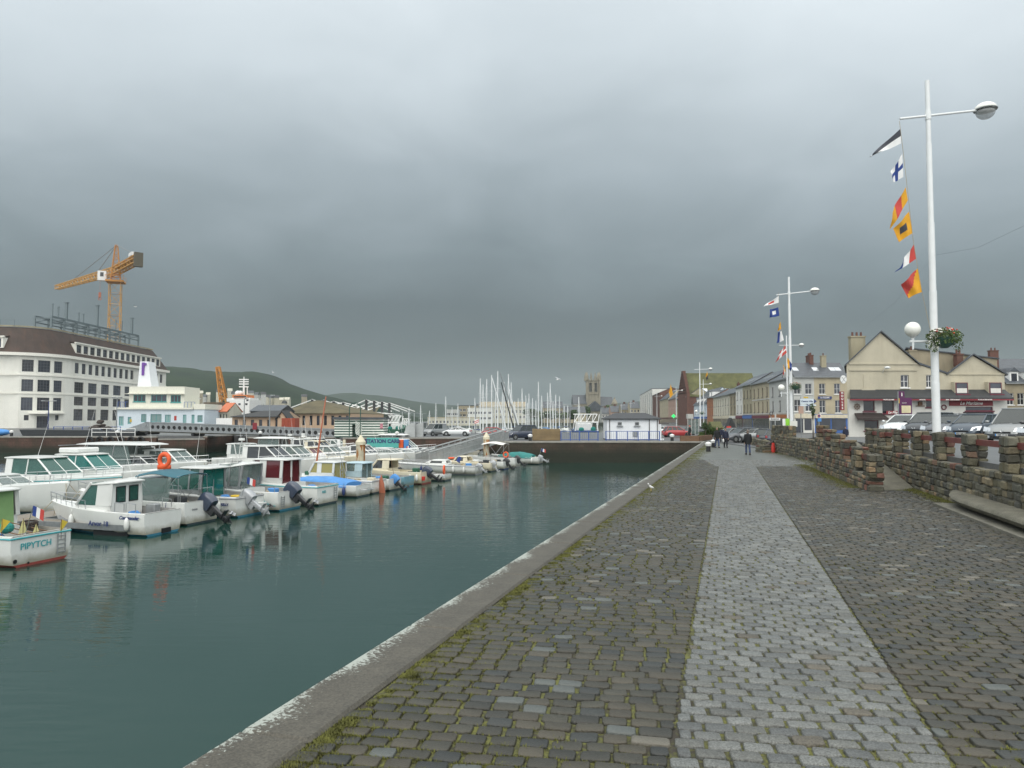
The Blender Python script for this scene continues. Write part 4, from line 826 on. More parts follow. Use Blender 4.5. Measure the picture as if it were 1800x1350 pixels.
# ---------------------------------------------------------------- church
def church():
    Y = 600; t = thing('church', 'old stone church with a square pinnacled tower on the skyline', 'church', (XP(1043, Y), Y, 0), 0)
    s = 600 / 1300.; b = MB(); W = 22 * s
    ops = [(W * .18, W * .40, 24.5, 32), (W * .60, W * .82, 24.5, 32)]
    wallgrid(b, (-W / 2, 0, 0), (1, 0, 0), W, 0, 33.5, ops, (0, 1, 0), 1); b.box(-W / 2, W / 2, 1.1, W, 0, 33.5); b.quad((-W / 2, 0, 0), (-W / 2, 1.1, 0), (-W / 2, 1.1, 33.5), (-W / 2, 0, 33.5)); b.quad((W / 2, 0, 0), (W / 2, 0, 33.5), (W / 2, 1.1, 33.5), (W / 2, 1.1, 0))
    b.box(-W / 2 - .4, W / 2 + .4, -.4, W + .4, 22.6, 23.4); b.box(-W / 2 - .4, W / 2 + .4, -.4, W + .4, 33.5, 34.3)
    for x in (-W / 2, W / 2): b.box(x - .7, x + .7, -.7, .7, 0, 34)
    b.build('tower', 'church_stone', t)
    for x, y in ((-W / 2, 0), (W / 2, 0), (-W / 2, W), (W / 2, W), (-W / 6, 0), (W / 6, 0)):
        c = MB(); q = 1.6 if abs(x) > W / 4 else 1.0; hh = 7.2 if abs(x) > W / 4 else 6.4; c.tube((x, y, 34.2), (x, y, 34.2 + hh * .45), q * .9, q * .75, 8); c.tube((x, y, 34.2 + hh * .45), (x, y, 34.2 + hh), q * .75, .12, 8); c.build('pinnacle', 'church_stone', t)
    c = MB(); n = 9
    for k in range(n): x = -W / 2 + W * (k + .5) / n; c.box(x - .3, x + .3, -.3, .1, 34.32, 35.6)
    c.build('parapet', 'church_stone', t)
    for o_ in ops: c = MB(); [c.box(-W / 2 + o_[0], -W / 2 + o_[1], .5, .7, o_[2] + k * 1.1, o_[2] + k * 1.1 + .5) for k in range(7)]; c.build('louvre', 'slate', t)
    c = MB(); c.extr([(-W / 2 - 11, -2, 0), (-W / 2 - 11, -2, 15), (-W / 2 - 1, -2, 15), (-W / 2 - 1, -2, 0)], (0, 20, 0)); c.extr([(W / 2 + 1, -1, 0), (W / 2 + 1, -1, 13), (W / 2 + 11, -1, 13), (W / 2 + 11, -1, 0)], (0, 20, 0)); c.extr([(-8, -14, 0), (-8, -14, 9), (8, -14, 9), (8, -14, 0)], (0, 13, 0)); c.build('nave_wall', 'church_stone', t)
    for x0, x1, z, zr, y0 in ((-W / 2 - 11.5, -W / 2 - .5, 15, 22.5, -2.5), (W / 2 + .5, W / 2 + 11.5, 13, 21, -1.5)):
        c = MB(); m = (x0 + x1) / 2; c.add([(x0, y0, z), (x1, y0, z), (x1, y0 + 21, z), (x0, y0 + 21, z), (x0, y0 + 10, zr), (x1, y0 + 10, zr)], [(0, 1, 5, 4), (2, 3, 4, 5), (1, 2, 5), (3, 0, 4), (3, 2, 1, 0)]); c.build('roof', 'slate', t)
    c = MB(); c.extr([(-9, -14.5, 9), (9, -14.5, 9), (0, -14.5, 17)], (0, 14, 0)); c.build('roof', 'slate', t)
    c = MB(); c.tube((W / 2 + 12, -1, 0), (W / 2 + 12, -1, 15), 2.4, n=8); c.tube((W / 2 + 12, -1, 15), (W / 2 + 12, -1, 20.5), 2.8, .1, 8); c.build('turret', 'church_stone', t)
church()
# ---------------------------------------------------------------- far waterfront in the middle
house('seafront_block', 'long pale block with arched attic behind the yacht masts', (XP(842, 480), 480), (XP(925, 480), 480), 14, 10.5, [(6.6, 1.8, 12, 1.2), (3, 1.8, 12, 1.2)], 'render_pale', 'render_stone', RH=3.4, sub=False, base=0, roofname='roof')
house('office_block', 'white flat office block with window bands left of the masts', (XP(822, 430), 430), (XP(866, 430), 430), 12, 8.8, [(5.6, 1.3, 5, 2.4), (2.4, 1.3, 5, 2.4)], 'render_white', 'render_white', flat=True, sub=False, base=0)
house('office_block', 'red and grey three storey office block in the distance', (XP(806, 470), 470), (XP(840, 470), 470), 12, 11.0, [(7.6, 1.5, 5, 1.8), (4.2, 1.5, 5, 1.8)], 'render_stone', 'slate_dark', flat=True, sub=False, base=0)
house('office_block', 'low pale office block furthest left in the distance', (XP(785, 450), 450), (XP(806, 450), 450), 12, 8.0, [(5, 1.2, 3, 2.2), (2.2, 1.2, 3, 2.2)], 'render_grey', 'render_white', flat=True, sub=False, base=0)
house('harbour_shed', 'very long low white shed on the far quay behind the van', (XP(752, 330), 330), (XP(842, 330), 330), 9, 3.4, [(1, 1.2, 14, .9)], 'render_pale', 'render_tan', flat=True, sub=False, base=-.3)
house('stone_block', 'grey stone block behind the masts left of the church', (XP(955, 520), 520), (XP(990, 520), 520), 14, 10.5, [(6.6, 1.8, 5, 1.3), (3, 1.8, 5, 1.3)], 'render_stone', RH=4.5, sub=False, base=0)
house('low_building', 'dim low buildings on the quay beneath the trees', (XP(990, 500), 500), (XP(1030, 500), 500), 12, 7.0, [(4, 1.6, 5, 1.3)], 'render_tan', RH=4, sub=False, base=0)
# ---------------------------------------------------------------- white hut
def hut():
    Y = 89; x0, x1 = XP(1067, Y), XP(1157, Y); W = x1 - x0; zt = ZP(737.5, Y); t = thing('white_hut', 'small white hut with dark hipped roof behind a blue railing', 'hut', (x0, Y, 0), R(-2))
    ops = [(W * .205, W * .29, 1.75, 2.15), (W * .54, W * .625, 1.75, 2.15)]; b = MB(); wallgrid(b, (0, 0, 0), (1, 0, 0), W, .12, zt, ops, (0, 1, 0), .1); b.box(0, W, .11, 5, 0, zt); b.quad((0, 0, 0), (0, .11, 0), (0, .11, zt), (0, 0, zt)); b.quad((W, 0, 0), (W, 0, zt), (W, .11, zt), (W, .11, 0))
    b.build('wall', 'white_panel', t); b = MB(); b.box(-.02, W + .02, -.02, 5.02, -.02, .119); b.build('base', 'slate_dark', t)
    for o_ in ops: window(t, o_[0], o_[2], 0, o_[1] - o_[0], o_[3] - o_[2], 'steel_grey', 'window_dark', 1, 3, dep=.08)
    for x in (.05, .82, .975): s = MB(); s.box(W * x - .04, W * x + .04, -.07, -.003, .1, zt - .02); s.build('downpipe', 'slate_dark', t)
    s = MB(); zr = ZP(727.5, Y + 2.5); xs = (-.25, W + .3); v = [(xs[0], -.3, zt), (xs[1], -.3, zt), (xs[1], 5.3, zt), (xs[0], 5.3, zt), (1.25, 2.2, zr), (W - 1.25, 2.2, zr), (W - 1.25, 2.8, zr), (1.25, 2.8, zr)]
    v2 = [(x, y, z + .12) for x, y, z in v]; s.add(v + v2, [(8, 9, 13, 12), (9, 10, 14, 13), (10, 11, 15, 14), (11, 8, 12, 15), (12, 13, 14, 15), (3, 2, 1, 0), (0, 1, 9, 8), (1, 2, 10, 9), (2, 3, 11, 10), (3, 0, 8, 11)]); s.build('roof', 'slate_dark', t)
    s = MB(); s.box(W * .5, W * .59, -.14, -.003, .45, 1.05); s.build('vent_grille', 'steel_grey', t)
    s = MB(); s.box(W + .02, W + .34, .2, .6, 0, 1.9); s.tube((W + .18, .1, 0), (W + .5, -.3, .12), .1); s.build('meter_cabinet', 'white_panel', t)
hut()
# ================================================================ left side of the harbour
def museum():
    t = thing('white_building', 'huge white curved waterfront building with many windows and brown mansard roof', 'building', (-132, 214, 0), 0)
    O = Vector((-132, 214, 0)); L = lambda p: Vector((p[0], p[1], 0)) - O
    arc = lambda a: (-146 + 14 * math.sin(R(a)), 220 - 14 * math.cos(R(a)))
    H = 20.6; wall = MB(); body = MB(); wins = []
    rows_w = [(13.8, 10.5), (9.35, 6.7), (5.6, 2.1)]
    def seg(p, q, ops, wf):
        p, q = L(p), L(q); d = q - p; n = d.length; u = d / n; inn = Vector((-u.y, u.x, 0))
        oo = [o for o in ops]; wallgrid(wall, p, u, n, 0, H, oo, inn, .35)
        for o_ in oo:
            c = p + u * o_[0]; nxz = wf(o_); w_ = window(t, 0, 0, 0, o_[1] - o_[0], o_[3] - o_[2], 'mullion_dark', 'window_dark', nxz[0], nxz[1], sill=False, bar=.09, sub=False)
            w_.location = Vector((c.x, c.y, o_[2])) + inn * .28; w_.rotation_euler = (0, 0, math.atan2(u.y, u.x))
    f44 = lambda o_: (4, 4); f3 = lambda o_: (3, 4); f2 = lambda o_: (2, 4)
    seg((-186, 206), (-146, 206), [(x, x + 4.4, a, c) for x in (4, 10, 16, 24, 30, 35.2) for a, c in ((16, 19.4), (10.5, 13.8), (5.2, 8.7), (1.8, 4.2))], f44)
    bd = [0, 31, 47, 65, 81, 90]
    for k in range(5):
        p, q = arc(bd[k]), arc(bd[k + 1]); n = (Vector(q) - Vector(p)).length; ops = []
        if k in (1, 2, 3): m = .55; ops = [(m, n - m, 16, 19.4), (m, n - m, 10.4, 13.8), (m, n - m, 5.0, 8.7)]; 
        if k in (1, 3): ops.append((n * .35, n * .65, 2.2, 3.7))
        if k == 2: ops.append((.6, n - .6, 0.02, 3.4))
        seg(p, q, ops, f44)
    Ls = 66; p, q = (-132, 220), (-134, 286); ops = []
    n1 = 16; a0 = 3.0
    for k in range(n1):
        x = a0 + k * 3.85
        if k != 10: ops.append((x, x + 2.3, 16.4, 19.6))
    for k in range(8):
        x = a0 + k * 7.7
        if x + 5.6 < Ls:
            for zt, zb in rows_w: ops.append((x, x + 5.2, zb, zt))
    seg(p, q, ops, lambda o_: (2, 5) if o_[1] - o_[0] < 3 else (4, 4))
    outl = [L((-186, 207.0)), L((-146, 207.0))] + [Vector((-14 + 13.0 * math.sin(R(a)), 6 - 13.0 * math.cos(R(a)), 0)) for a in range(10, 91, 10)] + [L((-135, 285.9)), L((-186, 285.9))]
    wall.prism([v[:2] for v in outl], 0, H); wall.quad(L((-134, 286)), L((-186, 286)), L((-186, 286)) + Vector((0, 0, H)), L((-134, 286)) + Vector((0, 0, H)))
    wall.build('wall', 'museum_wall', t)
    path = [L((-186, 206)), L((-146, 206))] + [L(arc(a)) for a in range(9, 91, 9)] + [L((-134, 286)), L((-186, 286))]
    def ringat(off, z):
        r = []
        for i, p_ in enumerate(path):
            a = path[max(0, i - 1)]; c = path[min(len(path) - 1, i + 1)]; d = (c - a).normalized(); nrm = Vector((d.y, -d.x, 0))
            if i == len(path) - 2: nrm = Vector((1, 1, 0))
            if i == 0: nrm = Vector((0, -1, 0))
            if i == len(path) - 1: nrm = Vector((0, 1, 0))
            r.append(p_ + nrm * off + Vector((0, 0, z)))
        return r
    def band(o0, o1, z0, z1, mat, name):
        b = MB(); b.loft([ringat(o0, z0), ringat(o1, z0), ringat(o1, z1), ringat(o0, z1)], closed=False); b.build(name, mat, t)
    band(.01, .95, H - .1, H + .75, 'museum_trim', 'cornice'); band(.01, .22, 14.9, 15.3, 'museum_trim', 'ledge'); band(.01, .16, 9.7, 10.0, 'museum_trim', 'ledge')
    b = MB(); rr = [ringat(.55, H + .7), ringat(.2, H + 1.2), ringat(-1.6, H + 4.6), ringat(-3.6, H + 8.0), ringat(-4.2, H + 8.3)]; b.loft(rr, closed=False); b.f.append(tuple(range(len(b.v) - len(path), len(b.v)))); b.m.append(0)
    b.build('roof', 'roof_brown', t)
    b = MB(); b.loft([ringat(-3.9, H + 8.35), ringat(-3.5, H + 8.35), ringat(-3.5, H + 8.75), ringat(-3.9, H + 8.75)], closed=False); b.build('roof_edge', 'render_olive', t)
    # dormer bands
    def dormer(p_, q_, n, name='dormer'):
        p_, q_ = L(p_), L(q_); d = q_ - p_; n_ = d.length; u = d / n_; inn = Vector((-u.y, u.x, 0)); b = MB(); z0, z1 = H + 1.9, H + 4.9; w_ = n_ / n
        oo = [(k * w_ + .55, (k + 1) * w_ - .55, z0 + .15, z1 - .35) for k in range(n)]; wallgrid(b, p_, u, n_, z0, z1, oo, inn, .3)
        for a in (p_, q_): b.quad(a + Vector((0, 0, z0)), a + inn * 3 + Vector((0, 0, z0)), a + inn * 3 + Vector((0, 0, z1)), a + Vector((0, 0, z1)))
        b.extr([p_ - inn * .35 - u * .4 + Vector((0, 0, z1)), q_ - inn * .35 + u * .4 + Vector((0, 0, z1)), q_ + inn * .2 + u * .4 + Vector((0, 0, z1)), p_ + inn * .2 - u * .4 + Vector((0, 0, z1))], (0, 0, .4)); do = b.build(name, 'museum_trim', t)
        b = MB(); b.extr([p_ + inn * .2 - u * .2 + Vector((0, 0, z1 + .05)), q_ + inn * .2 + u * .2 + Vector((0, 0, z1 + .05)), q_ + inn * 4.2 + u * .2 + Vector((0, 0, z1 + .9)), p_ + inn * 4.2 - u * .2 + Vector((0, 0, z1 + .9))], (0, 0, .2)); b.build('dormer_roof', 'roof_brown', t)
        for o_ in oo:
            c = p_ + u * o_[0]; w2 = window(do, 0, 0, 0, o_[1] - o_[0], o_[3] - o_[2], 'mullion_dark', 'window_dark', 2, 3, sill=False, bar=.09, sub=False); w2.location = Vector((c.x, c.y, o_[2])) + inn * .25; w2.rotation_euler = (0, 0, math.atan2(u.y, u.x))
    dormer((-132.3, 223.5), (-134.0, 281), 15); dormer((-175, 206.3), (-142.5, 206.3), 8)
    b = MB(); b.box(*[L(arc(47))[0] - 1, L(arc(81))[0] + .6], L(arc(47))[1] - 1.3, L(arc(81))[1] + .4, 4.05, 4.4); b.build('door_canopy', 'museum_trim', t)
    # railing on the roof
    b = MB(); y = -4; 
    for x in range(-50, -8, 4): b.tube((x, y, H + 8.3), (x, y, H + 10.3), .06, n=4)
    for z in (9.3, 10.3): b.tube((-50, y, H + z), (-10, y, H + z), .05, n=4)
    b.build('roof_railing', 'galv', t)
museum()
def roof_frame():
    t = thing('roof_steelwork', 'grey steel frame standing on the roof of the huge white building', 'steel frame', (-139, 222, 29), 0)
    b = MB(); n = 9; L_ = 52; z = 4.8; W_ = 5
    for x in (0, -W_):
        b.box(x - .2, x + .2, 0, L_, z - .6, z); b.box(x - .15, x + .15, 0, L_, z - 2.2, z - 1.9)
        for k in range(n):
            y = L_ * k / (n - 1); b.box(x - .25, x + .25, y - .2, y + .2, -.5, z - .6)
            if k < n - 1: b.tube((x, y, z - 2), (x, y + L_ / (n - 1), z - .5), .12, n=4)
    for k in range(n):
        y = L_ * k / (n - 1); b.box(-W_, 0, y - .15, y + .15, z - .95, z - .65)
    b.build('beams', 'galv', t); c = MB()
    for x, y, h in ((-1, 2, 8.5), (-1, 5, 8), (-3, 8, 8), (-1, 9, 10), (0, 14, 7.5), (-2, 20, 8), (-2, 28, 12), (-1, 38, 8.2), (-3, 46, 9), (-1, 49, 10.6)):
        r = .35 if h > 9 else .14; c.box(x - r, x + r, y - r, y + r, z, h); c.box(x - r * 1.6, x + r * 1.6, y - r * 1.6, y + r * 1.6, h, h + .2)
    c.build('columns', 'galv', t)
roof_frame()
def lattice(b, p, q, w0, w1, n, r, rb, mi=0, up=(0, 0, 1)):
    p, q = Vector(p), Vector(q); d = (q - p).normalized(); s = d.cross(Vector(up)); s = s.normalized() if s.length > .1 else Vector((1, 0, 0)); v = s.cross(d).normalized()
    def cs(f): w_ = (w0 + (w1 - w0) * f) / 2; c = p + (q - p) * f; return [c + s * (a * w_) + v * (e_ * w_) for a, e_ in ((1, 1), (-1, 1), (-1, -1), (1, -1))]
    for k in range(n):
        A_, B_ = cs(k / n), cs((k + 1) / n)
        for i in range(4):
            b.tube(A_[i], B_[i], r, n=4, mi=mi, caps=False); j = (i + 1) % 4; b.tube(A_[i], B_[j] if k % 2 else A_[j], rb, n=3, mi=mi, caps=False); b.tube(A_[j], B_[i], rb, n=3, mi=mi, caps=False)
            b.tube(B_[i], B_[j], rb, n=3, mi=mi, caps=False)
def tower_crane():
    Y = 288; x = XP(197, Y); t = thing('tower_crane', 'yellow tower crane with grey counterweight above the huge white building', 'crane', (x, Y, 0), R(20))
    zt = ZP(497, Y); b = MB(); lattice(b, (0, 0, 0), (0, 0, zt), 4, 4, 13, .17, .08); b.build('mast', 'crane_yellow', t)
    b = MB(); b.box(-3.2, 3.2, -3.2, 3.2, zt, zt + .7); [b.tube((a, c, zt + .7), (a, c, zt + 2.6), .08, n=4) for a in (-3.2, 0, 3.2) for c in (-3.2, 3.2)]; [b.tube((-3.2, c, zt + 2.6), (3.2, c, zt + 2.6), .08, n=4) for c in (-3.2, 3.2)]; b.build('slewing_platform', 'crane_orange', t)
    Minv = Matrix.Rotation(-R(20), 3, 'Z')
    jt = Minv @ (Vector((XP(93, 325), 325, 0)) - Vector((x, Y, 0))); ct = Minv @ (Vector((XP(236, 268), 268, 0)) - Vector((x, Y, 0)))
    zj = ZP(476, Y); top = Vector((0, 0, ZP(431, Y))); J = Vector((jt.x, jt.y, zj)); K = Vector((ct.x, ct.y, zj + .3)); j0 = Vector((0, 0, zj))
    b = MB(); lattice(b, (0, 0, zt + .7), top, 3.4, .9, 8, .15, .08, up=(0, 1, 0)); b.build('tower_head', 'crane_orange', t)
    b = MB(); lattice(b, j0, J, 2.6, 1.6, 22, .2, .09); b.build('jib', 'crane_yellow', t)
    b = MB(); lattice(b, j0, K, 2.6, 2.6, 7, .24, .11); d = (K - j0).normalized(); s = d.cross(Vector((0, 0, 1))) * 1.6; b.extr([j0 + d * 4 + s, j0 + d * 4 - s, K - s, K + s], (0, 0, .3)); b.build('counter_jib', 'crane_yellow', t)
    b = MB(); b.extr([K + s * .9 + d * 1.0 - Vector((0, 0, 2.9)), K - s * .9 + d * 1.0 - Vector((0, 0, 2.9)), K - s * .9 + d * 1.0 + Vector((0, 0, 2.3)), K + s * .9 + d * 1.0 + Vector((0, 0, 2.3))], -d * 1.6); b.build('counterweight', 'counterweight', t)
    b = MB(); c = K - d * 6; b.extr([c + s + Vector((0, 0, 1.6)), c - s + Vector((0, 0, 1.6)), c - s + d * 4 + Vector((0, 0, 1.6)), c + s + d * 4 + Vector((0, 0, 1.6))], (0, 0, 1.3)); b.build('winch_box', 'paint_white', t)
    b = MB(); s2 = Minv @ Vector((-4.4, -1.5, 0)); b.box(s2.x - 1.5, s2.x + 1.5, s2.y - 1.3, s2.y + 1.3, zt + .5, zt + 4.2, 0); b.box(s2.x - .6, s2.x + .6, s2.y - 1.33, s2.y - 1.3, zt + 2, zt + 3.6, 1); b.build('cab', ['paint_white', 'window_dark'], t)
    b = MB(); [b.tube(top, j0.lerp(J, f) + Vector((0, 0, 1.2)), .14, n=4) for f in (.3, .72)]; b.tube(top, K + Vector((0, 0, 1.2)), .12, n=4); b.build('stay', 'steel_grey', t)
    b = MB(); h = j0.lerp(J, .24); zk = ZP(522, 296); b.tube(h, (h.x, h.y, zk + 2), .05, n=4); b.box(h.x - .45, h.x + .45, h.y - .3, h.y + .3, zk, zk + 2); b.torus((h.x, h.y, zk - .6), (0, 1, 0), .5, .15, 8, 5); b.build('hook', 'crane_red', t)
tower_crane()
def harbour_office():
    Y = 150; x0 = XP(206, Y); lx = lambda px: XP(px, Y) - x0; lz = lambda py: ZP(py, Y); t = thing('harbour_office', 'two storey white harbour office with teal windows and a tapering white tower', 'building', (x0, Y, 0), R(3))
    op = lambda a, c, e_, f: (lx(a), lx(c), lz(f), lz(e_)); W = lx(356); zl = lz(719.5); b = MB()
    low = [op(209, 217, 732, 748), op(224, 230, 733, 745), op(247, 256, 728, 742), op(263, 282, 728, 742), op(288, 298, 729, 742), op(319, 325, 729, 745), op(334, 339, 729, 745), op(344, 353, 730, 742)]
    wallgrid(b, (0, 0, 0), (1, 0, 0), W, 0, zl, low, (0, 1, 0), .2); b.box(0, W, .3, 12, 0, zl); b.quad((W, 0, 0), (W, 0, zl), (W, .3, zl), (W, .3, 0)); b.quad((0, 0, 0), (0, .3, 0), (0, .3, zl), (0, 0, zl)); b.build('lower_wall', 'office_blue', t)
    for o_ in low: window(t, o_[0], o_[2], 0, o_[1] - o_[0], o_[3] - o_[2], 'teal_frame', 'blind', 2, 1, bar=.08, sill=False)
    b = MB(); b.box(-.3, lx(337), -.5, 12, zl, zl + .35); b.box(lx(338), W + .2, -.2, 10, zl, zl + 1.1); b.build('terrace_slab', 'office_wall', t)
    U0, U1, z1 = lx(223), lx(319), lz(679); up = [op(230.5, 251.5, 693.5, 706), op(261, 288, 693.5, 706), op(295, 312.5, 694, 707)]
    b = MB(); wallgrid(b, (U0, .6, 0), (1, 0, 0), U1 - U0, zl + .35, z1, [(o_[0] - U0, o_[1] - U0, o_[2], o_[3]) for o_ in up], (0, 1, 0), .25); b.box(U0, U1, .95, 9, zl + .35, z1); b.quad((U1, .6, zl + .35), (U1, .6, z1), (U1, .95, z1), (U1, .95, zl + .35)); b.quad((U0, .6, zl + .35), (U0, .95, zl + .35), (U0, .95, z1), (U0, .6, z1)); b.build('upper_wall', 'office_wall', t)
    for o_ in up: window(t, o_[0], o_[2], .6, o_[1] - o_[0], o_[3] - o_[2], 'teal_frame', 'window_dark', 3, 1, bar=.1)
    b = MB()
    for k in range(20): x = U0 + (U1 - U0) * k / 19; b.extr([(x - .05, .6, lz(690)), (x - .05, -.0, lz(692)), (x - .05, .6, lz(693))], (.1, 0, 0))
    b.box(U0 - .6, U1 + .3, -.1, .58, lz(692.6), lz(691.6)); b.build('sun_shade', 'office_wall', t)
    a, c = lx(228), lx(252); b = MB(); zt = lz(633); b.loft([[(a, 3, z1), (c, 3, z1), (c, 7, z1), (a, 7, z1)], [(a + .25, 3.3, zt), (c - .8, 3.3, zt), (c - .8, 6.5, zt), (a + .25, 6.5, zt)]]); b.build('tower', 'white_panel', t)
    b = MB(); b.box(a + .75, a + 1.25, 2.98, 3.28, lz(658), lz(635)); b.box(a + 1.28, a + 1.6, 2.98, 3.28, lz(640), lz(636)); b.build('tower_sign', 'sign_violet', t)
    b = MB(); [b.tube((x, .2, zl + .35), (x, .2, zl + 1.5), .05, n=4) for x in [lx(320) + k * .7 for k in range(4)] + [k * .5 for k in range(4)]]; b.tube((lx(320), .2, zl + 1.5), (lx(337), .2, zl + 1.5), .05, n=4); b.tube((0, .2, zl + 1.5), (lx(223), .2, zl + 1.5), .05, n=4); b.build('railing', 'blue_rail', t)
    b = MB(); b.box(lx(304), lx(308), -.05, -.002, lz(739), lz(731)); b.build('notice', 'stripe_red', t)
    b = MB(); b.box(lx(228), lx(231), -.05, -.002, lz(742), lz(737)); b.build('notice', 'yellow', t)
harbour_office()
# perforated footbridge
def footbridge():
    a, c = A(222, 757, 113), A(591, 766, 105.5); d = Vector((c.x - a.x, c.y - a.y, 0)); L_ = d.length; u = d / L_
    t = thing('footbridge', 'long grey steel footbridge with a row of round holes across the lock entrance', 'bridge', (a.x, a.y, 0), math.atan2(d.y, d.x))
    n = 34; Lh = L_ - 3.2; cw = Lh / n; zt = lambda s: 2.12 - 1.15 * s / L_; zb = lambda s: .80 - .80 * s / L_; b = MB(); th = .12
    for side in (0, 2.4):
        for k in range(n):
            s0, s1 = 3.2 + k * cw, 3.2 + (k + 1) * cw; cx_ = (s0 + s1) / 2; z0, z1 = zb(cx_), zt(cx_); cz = (z0 + z1) / 2; r = .30; m = 16; P = []; Q = []
            for i in range(m):
                an = 2 * PI * i / m + PI / 4; co, si = math.cos(an), math.sin(an); q = max(abs(co), abs(si)); P.append((cx_ + r * co, cz + r * si)); X_ = cx_ + co / q * cw / 2; f = (si / q + 1) / 2; Q.append((X_, zb(X_) + (zt(X_) - zb(X_)) * f))
            for y in (side, side + th):
                vs = [(p[0], y, p[1]) for p in P] + [(p[0], y, p[1]) for p in Q]; b.add(vs, [(i, (i + 1) % m, m + (i + 1) % m, m + i) if y > side else (i, m + i, m + (i + 1) % m, (i + 1) % m) for i in range(m)])
            b.add([(p[0], side, p[1]) for p in P] + [(p[0], side + th, p[1]) for p in P], [(i, (i + 1) % m, m + (i + 1) % m, m + i) for i in range(m)])
        for z in (zt, zb): b.extr([(3.2, side - .1, z(3.2)), (L_, side - .1, z(L_)), (L_, side - .1, z(L_) + .09), (3.2, side - .1, z(3.2) + .09)], (0, th + .2, 0))
        b.extr([(0, side, zb(0) - .1), (3.2, side, zb(3.2)), (3.2, side, zt(3.2)), (0, side, zb(0) + .25)], (0, th, 0))
    b.build('girder', 'steel_grey', t); b = MB(); b.extr([(3.2, 1.2, zb(3.2) + .1), (L_, 1.2, zb(L_) + .1), (L_, 1.2, zt(L_) - .1), (3.2, 1.2, zt(3.2) - .1)], (0, .04, 0)); b.build('hole_shade_sheet', 'shed_dark', t); b = MB(); b.extr([(0, .14, zb(0) - .02), (L_, .14, zb(L_) - .02), (L_, 2.38, zb(L_) - .02), (0, 2.38, zb(0) - .02)], (0, 0, -.15)); b.build('deck', 'concrete_dark', t)  # dark sheet added between the girders so the holes show a dark inside
    b = MB(); [b.tube((x, -.1, zb(x) - .32), (x, 2.6, zb(x) - .32), .24, n=12) for x in (3.6, 11.5)]; b.build('roller', 'black_plastic', t)
    b = MB(); b.box(L_ * .62, L_ * .64, -.15, -.1, 1.0, 2.0); b.build('notice', 'shop_red', t)
footbridge()
# black hull lying on the quay with a heap of bags, white railing, tyres
o = MB(); q = lambda px, Y=112: XP(px, Y); 
o.extr([(q(34), 112, .95), (q(243), 112, .75), (q(236), 112, .02), (q(40), 112, .02)], (0, 4, 0)); b = o.build('barge', 'canvas_dark', bevel=.05); tag(b, 'long low black barge hull behind the reddish quay', 'barge')
def heap(): 
    t = MB(); r = random.Random(3)
    for k in range(26): a = r.uniform(0, 6.3); d = r.uniform(0, 1.3); z = (1.3 - d) * r.uniform(.2, 1) + .9; t.sph((math.cos(a) * d, math.sin(a) * d * .7, z), r.uniform(.25, .45), (1.3, 1, .6), 7, 5)
    o = t.build('bag_heap', 'net_dark'); o.location = (q(164), 114, .2); tag(o, 'dark heap of bags on the black barge in front of the white building', 'heap')
heap()
t = MB(); xs = [q(p, 108.4) for p in (162, 188, 214, 238)]
for x in xs: t.tube((x, 108.4, 0), (x, 108.4, 1.15), .05, n=6)
for z in (.6, 1.15): t.tube((xs[0], 108.4, z), (xs[-1], 108.4, z), .05, n=6)
tag(t.build('railing', 'paint_white'), 'white three bay railing on the quay above the row of tyres', 'railing')
for i, px in enumerate((158.5, 176, 195, 213.5, 231, 248)):
    if i == 0:
        b = MB(); b.torus((0, 0, 0), (0, 1, 0), .42, .17, 18, 9); ty = b.build('tyre_fender', 'rubber', smooth=True); o = ty
    else: o = ty.copy(); COL.objects.link(o)
    o.location = (XP(px, 107.2), 107.2, ZP(774, 107.2)); tag(o, ['leftmost', 'second from left', 'third from left', 'fourth from left', 'fifth from left', 'rightmost'][i] + ' of six black tyres hung on the reddish quay wall', 'tyre', 'tyres hung on the quay wall')
b = MB(); b.torus((0, 0, 0), (0, 1, 0), .45, .17, 16, 8); b.tube((-.5, .2, 0), (.5, .2, 0), .06); o = b.build('tyre_fender', 'rubber', smooth=True); o.location = (XP(429, 102.9), 102.9, ZP(774, 103)); tag(o, 'lone tyre fender at the corner below the perforated footbridge', 'tyre')
b = MB(); b.sph((0, 0, 0), 1, (1.9, 1.2, .55), 14, 8); o = b.build('covered_dinghy', 'tarp_blue', smooth=True); o.location = (q(4), 111, .55); tag(o, 'small boat under a bright blue cover at the left picture edge', 'boat')
def bollard(px, Y, label, s=1, z=0):
    t = thing('bollard', label, 'bollard', (XP(px, Y), Y, z), 0, 'black and white mooring bollards'); b = MB(); b.tube((0, 0, 0), (0, 0, .42 * s), .17 * s, .16 * s, 14); b.build('post', 'black_plastic', t, smooth=50)
    b = MB(); b.tube((0, 0, .42 * s), (0, 0, .58 * s), .2 * s, .25 * s, 14); b.tube((0, 0, .58 * s), (0, 0, .64 * s), .25 * s, .25 * s, 14); b.tube((0, 0, .64 * s), (0, 0, .74 * s), .25 * s, .05 * s, 14); b.build('cap', 'paint_white', t, smooth=50)
bollard(1244.5, 57.5, 'black and white bollard near the kerb in front of the walking people', 1.02); bollard(1253, 66, 'second black and white bollard, just behind the first near the kerb', .95)
bollard(1181, 85.3, 'black and white bollard on the far quay right of the white hut', 1.1); bollard(932, 85.3, 'black and white bollard left of the tan box near the dark car', 1.1)
bollard(698, 101.6, 'black and white bollard on the quay right of the striped kiosk', 1.15); bollard(458, 104.6, 'black and white bollard in front of the perforated footbridge', 1.1); bollard(207, 108.8, 'black and white bollard behind the white railing over the tyres', 1.2); bollard(21, 109, 'black and white bollard beside the blue covered boat', 1.2)
